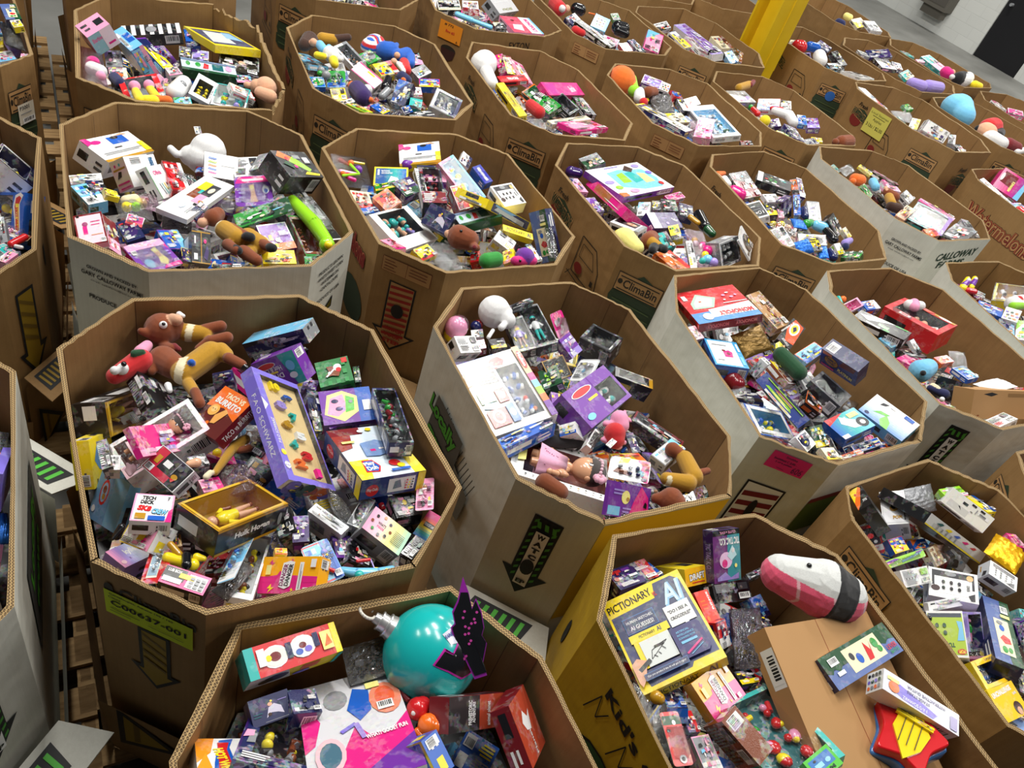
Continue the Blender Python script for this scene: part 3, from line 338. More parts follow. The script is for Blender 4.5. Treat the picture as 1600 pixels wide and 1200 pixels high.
'NAVYD': ('B',[('R',0,0,1,1,(38,42,84)),('P',(.36,.2,.5,.35,.66,.3,.8,.2,.76,.5,.6,.65,.45,.55),(206,200,220)),('E',.5,.66,.06,.07,'S'),('E',.45,.3,.05,.06,'H'),('E',.54,.76,.03,.04,'y'),('R',.06,.3,.24,.33,'T'),('R',.06,.4,.28,.43,'T'),('R',.7,.7,.92,.72,'v'),('L',.3,.06,.9,.06,.001,'g'),('L',.9,.06,.96,.3,.001,'g')]),
'BARK': ('B',[('B',.4,.2,.9,.8)]),
'HOTW': ('w',[('R',0,0,1,1,'w'),('P',(0,.5,0,1,.4,1,.3,.7),(244,150,30)),('P',(0,.1,.3,.4,.2,.7,0,.4),(244,160,40)),('P',(.5,.95,.8,.98,.7,.8,.8,.4,.98,.3,.98,.1,.3,.1,.36,.5),'b'),('P',(.46,.9,.7,.9,.64,.75,.72,.4,.9,.2,.4,.16,.44,.5),'r'),('T','HOT WHEELS',.56,.45,.66,.22,'y',-80,.06)]),
'HOTWBIG': ('b',[('R',0,0,1,1,(24,96,196)),('P',(.78,.95,.9,1,.97,.95,.9,.8,.93,.5,.97,.2,.86,.12,.76,.12,.84,.25,.8,.5,.74,.75),'w'),('P',(.8,.9,.88,.94,.93,.9,.88,.78,.91,.5,.94,.22,.86,.16,.8,.15,.87,.28,.83,.5,.78,.75),'r'),('P',(.8,.8,.88,.8,.9,.5,.92,.24,.86,.24,.84,.5),'y'),('T','HOT WHEELS',.86,.48,.5,.06,'r',-84,.06)]),
'GOOEY': ('w',[('R',0,0,1,1,(214,214,220)),('P',(0,.0,.2,.1,.5,.5,.6,.38,.8,.36,1,.5,1,0),'m'),('P',(.3,.0,1,.3,1,0),'u'),('P',(0,.62,.1,.75,.18,.6,.1,.4,0,.35),'m'),('E',.36,.78,.12,.1,'g'),('P',(.45,.65,.55,.85,.7,.8,.68,.6,.55,.52),'b'),('E',.84,.68,.16,.16,(236,140,110)),('E',.84,.7,.1,.1,(236,100,60)),('E',.22,.28,.14,.15,(240,190,200)),('E',.22,.28,.1,.11,(70,110,130)),('L',.35,.45,.5,.5,.012,'V'),('L',.5,.5,.55,.35,.012,'v'),('T','WHAT! GOOEY FUN',.76,.36,.4,.04,'w',5,.04),('R',.66,.88,.8,.94,'l'),('R',.68,.8,.82,.86,'e'),('B',.74,.56,.9,.64)]),
'ANIMAL': ('R',[('R',0,0,.5,1,(46,42,44)),('R',.5,0,1,1,(178,70,46)),('P',(.8,0,1,0,1,.5,.9,.4),'K'),('T','PREHISTORIC',.34,.52,.7,.06,'w',90,.03),('T','ADVENTURE',.4,.52,.6,.05,'w',90,.03),('T','animal planet',.66,.45,.7,.08,'w',90,.02)]),
'TERRA': ('R',[('R',0,0,1,1,(178,66,42)),('P',(.3,.6,.45,.75,.6,.6,.75,.68,.6,.4,.4,.45),'w'),('T','Planet',.5,.24,.4,.08,'w',90)]),
'BACKTXT': ('w',[('R',.0,.0,1,.1,'Y'),('R',.04,.2,.96,.5,(214,214,214)),('R',.45,.6,.8,.9,'b'),('E',.2,.8,.1,.08,'m'),('E',.6,.85,.08,.06,'k'),('P',(.6,.9,.8,.98,.9,.9),'S'),('R',.88,.1,1,.5,'y'),('R',.4,.44,.55,.48,'k'),('R',.1,.3,.9,.32,'g'),('R',.1,.24,.8,.26,'g'),('P',(0,.7,.14,.8,.1,1,0,1),'m')]),
'BACKTXT2': ('w',[('R',.45,.1,.95,.9,(206,206,206)),('R',.5,.5,.9,.52,'k')] + [('P',(.1,.15 + .15 * i,.34,.12 + .15 * i,.38,.18 + .15 * i,.14,.23 + .15 * i),('m','b','o','l','b')[i]) for i in range(5)]),
'LOLS': ('w',[('G',0,0,1,1,['p','E','q','E'],'y'),('R',.1,.66,.9,.72,'Y'),('P',(.2,.4,.5,.44,.6,.6,.4,.62),'k'),('R',.1,.2,.9,.26,'m'),('E',.3,.82,.06,0,'m'),('E',.6,.82,.06,0,'t'),('R',.2,.05,.9,.1,'m')]),
'OLIVIA': ('w',[('R',0,0,.04,1,'n'),('T','Olivia',.5,.78,.5,.14,'m',0,.03)] + [('L',.3 + .14 * i,.45,.4 + .14 * i,.1,.005,('d','t','y','d')[i]) for i in range(4)]),
'HEARTCARD': ('w',[('R',.44,.5,.66,.78,'h'),('R',.66,.5,.86,.78,'y'),('R',.36,.26,.56,.5,'p'),('R',.56,.2,.84,.5,'d'),('E',.7,.34,.07,.08,'E'),('R',.56,.5,.66,.6,'t'),('E',.22,.52,.06,.08,(200,214,236)),('R',.3,.16,.34,.34,'k'),('R',.1,.2,.26,.22,'g'),('R',.1,.26,.26,.28,'g'),('R',.38,.16,.42,.3,'Y')]),
'MAKEUP': ('R',[('R',.0,.0,1,1,'R'),('R',.06,.04,.94,.94,'q'),('R',.1,.9,.2,.98,'k'),('P',(.25,.34,.4,.34,.4,.56,.44,.7,.3,.72,.25,.56),'m'),('E',.35,.66,.1,.07,(150,60,110)),('R',.55,.6,.85,.62,'m'),('R',.55,.7,.88,.72,'m'),('R',.5,.28,.9,.3,'S'),('B',.78,.02,.96,.16)]),
'TWISTY': ('u',[('P',(0,.6,.1,.95,.5,1,.9,.9,1,.6,1,.8,.9,1,.1,1),'m'),('R',.0,.78,1,1,'p'),('P',(.52,.2,.6,.45,.55,.7,.7,.75,.72,.5,.78,.25,.66,.1),'e'),('E',.64,.5,.07,.1,'S'),('R',.3,.5,.48,.56,'p'),('R',.3,.6,.45,.66,'v'),('E',.26,.26,.12,.16,'c'),('P',(.5,0,1,0,1,.14,.6,.1),'m'),('B',.04,.62,.18,.76),('R',.8,.5,.94,.55,'v'),('R',.8,.4,.94,.44,'v')]),
'TWISTY2': ('u',[('P',(0,.78,.1,1,.9,1,1,.78),'m'),('R',.2,.84,.8,.92,'q'),('P',(.38,.1,.42,.4,.36,.7,.52,.72,.54,.4,.6,.1),'S'),('E',.46,.6,.06,.08,'e'),('E',.84,.5,.1,.14,'w'),('E',.84,.46,.06,.08,'b'),('R',.08,.55,.26,.6,'v'),('R',.08,.4,.26,.46,'v'),('R',.08,.25,.26,.3,'v'),('R',.6,.3,.74,.36,'v')]),
'POPBLK': ('k',[('L',0,.02,1,.02,.004,'Y'),('L',0,.98,1,.98,.004,'Y'),('L',.5,0,.5,1,.003,'Y'),('R',.08,.5,.4,.9,'d'),('R',.1,.1,.3,.3,'w'),('P',(.6,.2,.8,.6,.9,.4,.8,.1),'U'),('E',.7,.7,.08,.07,'m'),('R',.12,.6,.2,.84,'w')]),
'COLORBOX': ('k',[('P',(.05,.8,.5,.5,.6,.65,.2,1),'o'),('P',(.3,.6,.7,.2,.8,.3,.5,.8),'l'),('E',.3,.7,.06,.08,'r'),('R',.5,.7,.7,.84,'g'),('P',(.5,.1,.9,.05,.95,.12,.6,.2),'y'),('E',.4,.4,.05,.06,'m'),('R',.72,.5,.92,.8,'d'),('R',.75,.55,.9,.75,'w'),('P',(.1,.5,.3,.3,.36,.4,.2,.6),'N')]),
'NATGEO': ('y',[('R',0,0,1,1,'y'),('R',.05,.08,.95,.92,(20,80,150)),('G',.3,.08,.95,.92,[(20,80,150),'t','b'],'x'),('R',.1,.55,.16,.85,'w'),('T','NATIONAL',.34,.78,.26,.1,'w'),('T','GEOGRAPHIC',.38,.66,.34,.1,'w'),('P',(.4,.1,.5,.5,.7,.4,.8,.1),'w')]),
'SCIENCE': ('b',[('R',0,0,1,1,(30,40,160)),('T','SCIENCE',.5,.5,.3,.8,'w',0,.04)]),
'WELLNESS': ('w',[('R',0,0,1,1,(238,240,238)),('R',.1,.9,.5,.93,'g'),('T','wellness kit',.4,.86,.4,.04,'T'),('E',.9,.85,.06,.06,'S')]),
'MAP': ('w',[('R',.0,.0,1,1,(240,240,244)),('P',(.2,.3,.25,.8,.5,.85,.9,.75,.95,.4,.85,.1,.5,.12),'c'),('P',(.3,.4,.36,.7,.5,.74,.46,.4),'l'),('P',(.5,.35,.52,.7,.66,.74,.7,.4),'t'),('P',(.66,.3,.72,.66,.84,.6,.84,.3),'e'),('P',(.56,.8,.7,.95,.76,.8,.66,.7),'H'),('E',.1,.5,.08,.06,'v'),('E',.14,.3,.06,.06,'l'),('E',.86,.88,.07,.06,'v'),('E',.93,.6,.05,.06,'V'),('E',.3,.12,.08,.06,'p'),('E',.88,.2,.04,.06,'r'),('P',(0,0,.12,0,.12,.1,0,.14),'o'),('R',.3,.93,.56,.95,'V')]),
'BARBIE': ('m',[*[('P',(.08 + .085 * i,.4,.13 + .085 * i,.38,.14 + .085 * i,.8,.1 + .085 * i,.78),'Y') for i in range(10)],('E',.95,.4,.04,.3,'q'),('E',.3,.3,.04,.2,'w')]),
'BARBS': ('m',[('T','Barbie',.74,.5,.16,.5,'q',8,.04),('R',.05,.1,.3,.9,(190,40,150))]),
'PURPBOX': ('U',[('R',0,0,.28,1,'w'),('R',.04,.3,.2,.5,'g'),('R',.4,.6,.6,.64,'v'),('T','A:E',.85,.5,.14,.2,'w',70,.03),('E',.55,.3,.05,.08,'v')]),
'POPDOLL': ('w',[('R',.3,.2,.95,.95,'k'),('E',.6,.5,.2,.24,'H'),('E',.62,.42,.14,.18,'S'),('E',.58,.42,.02,.03,'k'),('E',.68,.42,.02,.03,'k'),('R',0,0,1,.14,'g')]),
'CONSOLE': ('k',[('R',0,.84,1,1,'w'),('R',.1,.88,.6,.9,'p'),('P',(.3,.5,.36,.66,.46,.6,.56,.7,.6,.5,.5,.42,.36,.42),'n'),('P',(.34,.52,.38,.6,.46,.56,.54,.62,.56,.52,.5,.47),'k'),('E',.2,.7,.05,.06,'w'),('E',.22,.5,.07,.08,'w'),('E',.84,.3,.08,.09,'w'),('E',.9,.5,.04,.05,'w'),('E',.7,.6,.02,.03,'e'),('P',(.62,.2,.7,.34,.74,.2,.68,.14),'t'),('E',.4,.74,.05,.05,'r'),('E',.06,.4,.05,.06,'q'),('E',.6,.3,.02,.03,'w')]),
'BLACKPOP': ('w',[('R',.06,.08,.94,.92,(44,46,50)),('R',.2,.7,.5,.74,'w'),('R',.25,.5,.7,.53,'g'),('E',.55,.3,.1,.1,'w'),('E',.55,.3,.07,.07,'k'),('R',.3,.26,.4,.34,'w'),('R',.75,.2,.8,.36,'w')]),
'PINKDOLL': ('m',[('G',0,0,1,1,['u','m','p'],'y'),('P',(.3,.4,.9,.4,.9,.9,.36,.9),'R'),('P',(0,0,1,0,1,.12,0,.2),'c'),('T','MERMAIDS',.4,.46,.5,.1,'e',0,.04),('E',.6,.9,.2,.06,'w')]),
'BARBOX': ('p',[('R',0,0,.5,1,(140,190,200)),('R',.5,0,1,1,(240,220,230)),('T','Barbie',.3,.7,.4,.2,'m'),('R',.6,.2,.9,.3,'m')]),
'STRIPES': ('k',[('R',.02 + .15 * i,0,.09 + .15 * i,1,'w') for i in range(7)] + [('E',.5,.5,.09,.3,'g')]),
'POPYEL': ('w',[('T','PIKACHU',.9,.4,.4,.08,'k',-90)]),
'MAGBACK': ('w',[('R',.0,.0,1,1,(226,222,222)),('R',.9,0,1,1,'m'),('R',.1,.2,.6,.8,(206,200,202)),('R',.7,.3,.84,.6,'y'),('R',0,0,.06,1,'m')]),
'TRUCKRED': ('r',[('R',0,0,1,1,(210,24,36)),('T','TRUCKS',.5,.5,.4,.4,'w',0,.06),('R',.7,.6,.95,.8,'R')]),
'ROUNDCARD': ('c',[('P',(.1,0,.9,0,1,.4,.9,.9,.5,1,.1,.9,0,.4),(120,180,224)),('R',.2,.2,.8,.8,(224,234,240))] + _dots(.2,.2,.8,.8,3,3,.05,['o','B','n','d'])),
'GOEBOX': ('g',[('R',0,0,1,1,(200,200,204)),('T','GOE',.5,.2,.5,.16,(150,150,120),0,.08),('R',.1,.7,.8,.72,'w')]),
'MONOPINK': ('p',[('P',(.0,0,1,0,1,1,0,1),(224,70,100)),('R',.6,0,1,1,'w'),('T','MONOPOLY',.8,.5,.8,.14,'m',-90,.06),('P',(.1,.2,.4,.1,.5,.5,.2,.5),'q'),('R',.94,0,1,1,'c'),('E',.3,.75,.06,.06,'R')]),
}

def get_art(a, seed, w, h):
    if a == '-': return [], 'w'
    if a.startswith('A:'):
        p = a.split(':'); return auto_art(p[1], seed, w, h, p[2] if len(p) > 2 else 'x'), p[1][0]
    base, ops = ARTS[a]; return ops, base
CATS = {'toy_box': 'toy box', 'toy_card': 'toy card', 'toy_package': 'toy package', 'window_box': 'toy box', 'blister_card': 'toy card', 'plastic_bag': 'plastic bag', 'foil_bag': 'bag', 'plush_toy': 'plush toy', 'plush_animal': 'plush toy', 'figure_box': 'figure box', 'doll_box': 'doll box', 'board_game_box': 'board game'}
BIN_DATA = """
B1 1178 -1259 1455 -1221 1757 -799 2066 -510 2030 -30 1505 -67 1196 -472 874 -771 897
B2 1119 -346 2235 -325 2528 81 2855 359 2818 824 2247 832 1944 421 1624 116 1668
B3 1085 568 2980 536 3285 972 3676 1228 3629 1769 3021 1684 2709 1280 2362 955 2351
B4 1098 1349 3672 1352 3884 1761 4210 2076 4188 2537 3601 2519 3305 2115 3001 1817 3015
B5 1083 2173 4378 2182 4598 2609 4922 2906 4877 3339 4280 3309 3985 2884 3677 2595 3739
B6 1144 440 1262 443 1570 902 1878 1192 1835 1632 1240 1606 945 1164 614 873 673
B7 1035 1338 2144 1333 2316 1739 2679 2050 2652 2493 2058 2471 1762 2067 1450 1775 1505
B8 1109 -390 585 -413 912 38 1226 323 1123 780 577 761 281 346 -44 54 7
B9 1125 -2062 811 -2038 1107 -1616 1425 -1327 1371 -866 762 -892 467 -1313 149 -1604 206
B10 1000 -2915 2077 -2896 2373 -2416 2678 -2202 2641 -1747 1997 -1748 1816 -2147 1421 -2439 1472
B11 1047 -3814 3067 -3836 3363 -3470 3744 -3173 3733 -2626 3170 -2631 2964 -2986 2544 -3283 2555
B12 1191 -2000 2500 -1964 2799 -1546 3130 -1265 3094 -787 2518 -826 2222 -1244 1885 -1544 1906
B13 1133 -1194 3149 -1147 3447 -729 3775 -439 3775 34 3208 0 2919 -402 2564 -699 2590
B14 1090 -199 3937 -195 4264 205 4581 502 4564 984 3993 969 3672 541 3317 271 3366
B15 1065 669 4747 675 4950 1035 5337 1343 5317 1789 4739 1787 4380 1423 4058 1118 4056
B16 1099 1439 5490 1448 5733 1889 6059 2182 6043 2633 5488 2614 5190 2183 4839 1899 4937
B17 1085 2811 6337 2810 6560 3186 6906 3497 6885 3973 6322 3965 6025 3570 5692 3277 5733
B18 1108 -2728 3609 -2752 3923 -2357 4297 -2060 4250 -1607 3648 -1535 3361 -2005 2997 -2296 3008
B19 1114 -1933 4331 -1922 4643 -1500 4965 -1208 4911 -763 4259 -784 3970 -1203 3641 -1496 3722
B20 1089 -1006 4950 -1056 5258 -636 5571 -328 5472 134 4902 121 4596 -267 4316 -558 4348
B21 1097 -142 5560 -121 5856 278 6186 583 6189 1008 5575 1004 5311 575 4919 251 4997
B22 1072 627 6362 648 6650 1049 6976 1337 6909 1794 6336 1785 6117 1374 5744 1081 5793
B23 1133 1911 7407 1913 7608 2312 7907 2607 7865 3034 7303 3059 7009 2670 6664 2324 6828
B24 1088 2809 8029 2813 8288 3209 8733 3473 8610 3983 8089 3983 7792 3596 7446 3302 7479
B25 1096 3503 8926 3524 9234 3903 9541 4209 9514 4682 8947 4671 8651 4269 8316 3976 8359
B26 1097 1163 8390 1157 8686 1519 9103 1833 8948 2321 8437 2319 8195 1982 7815 1667 7849
B27 1111 1938 8907 1992 9259 2294 9551 2635 9487 3160 8949 3099 8604 2683 8221 2419 8328
B28 1086 2608 9844 2655 10179 2982 10440 3318 10356 3797 9826 3762 9614 3343 9168 3067 9271
B29 1095 1512 10516 1533 10812 1974 11201 2235 11095 2676 10430 2674 10202 2256 9879 1964 9932
B31 1099 -137 7334 -140 7560 262 8057 593 7973 1017 7499 1061 7132 634 6771 339 6803
B32 1092 -939 6784 -909 7079 -454 7341 -189 7360 251 6759 219 6484 -225 6106 -510 6193
B33 1112 -1761 6130 -1711 6422 -1245 6714 -941 6564 -580 6082 -659 5803 -1085 5438 -1404 5514
B34 1125 -2740 5524 -2721 5820 -2287 6159 -1995 6107 -1542 5552 -1560 5235 -1993 4870 -2286 4942
B35 1100 2122 2571 2137 2867 2547 3199 2840 3152 3304 2578 3289 2282 2879 1950 2586 1997
B36 1100 -831 8596 -816 8892 -405 9225 -112 9177 352 8603 337 8307 -74 7975 -367 8022
B37 1100 -114 9205 -99 9501 312 9833 605 9786 1069 9212 1054 8916 643 8583 351 8631
B38 1100 -3599 4663 -3584 4960 -3173 5292 -2880 5244 -2416 4670 -2431 4374 -2842 4042 -3135 4089
B39 1100 -4659 4169 -4644 4465 -4233 4797 -3940 4750 -3476 4176 -3491 3880 -3902 3548 -4195 3595
"""
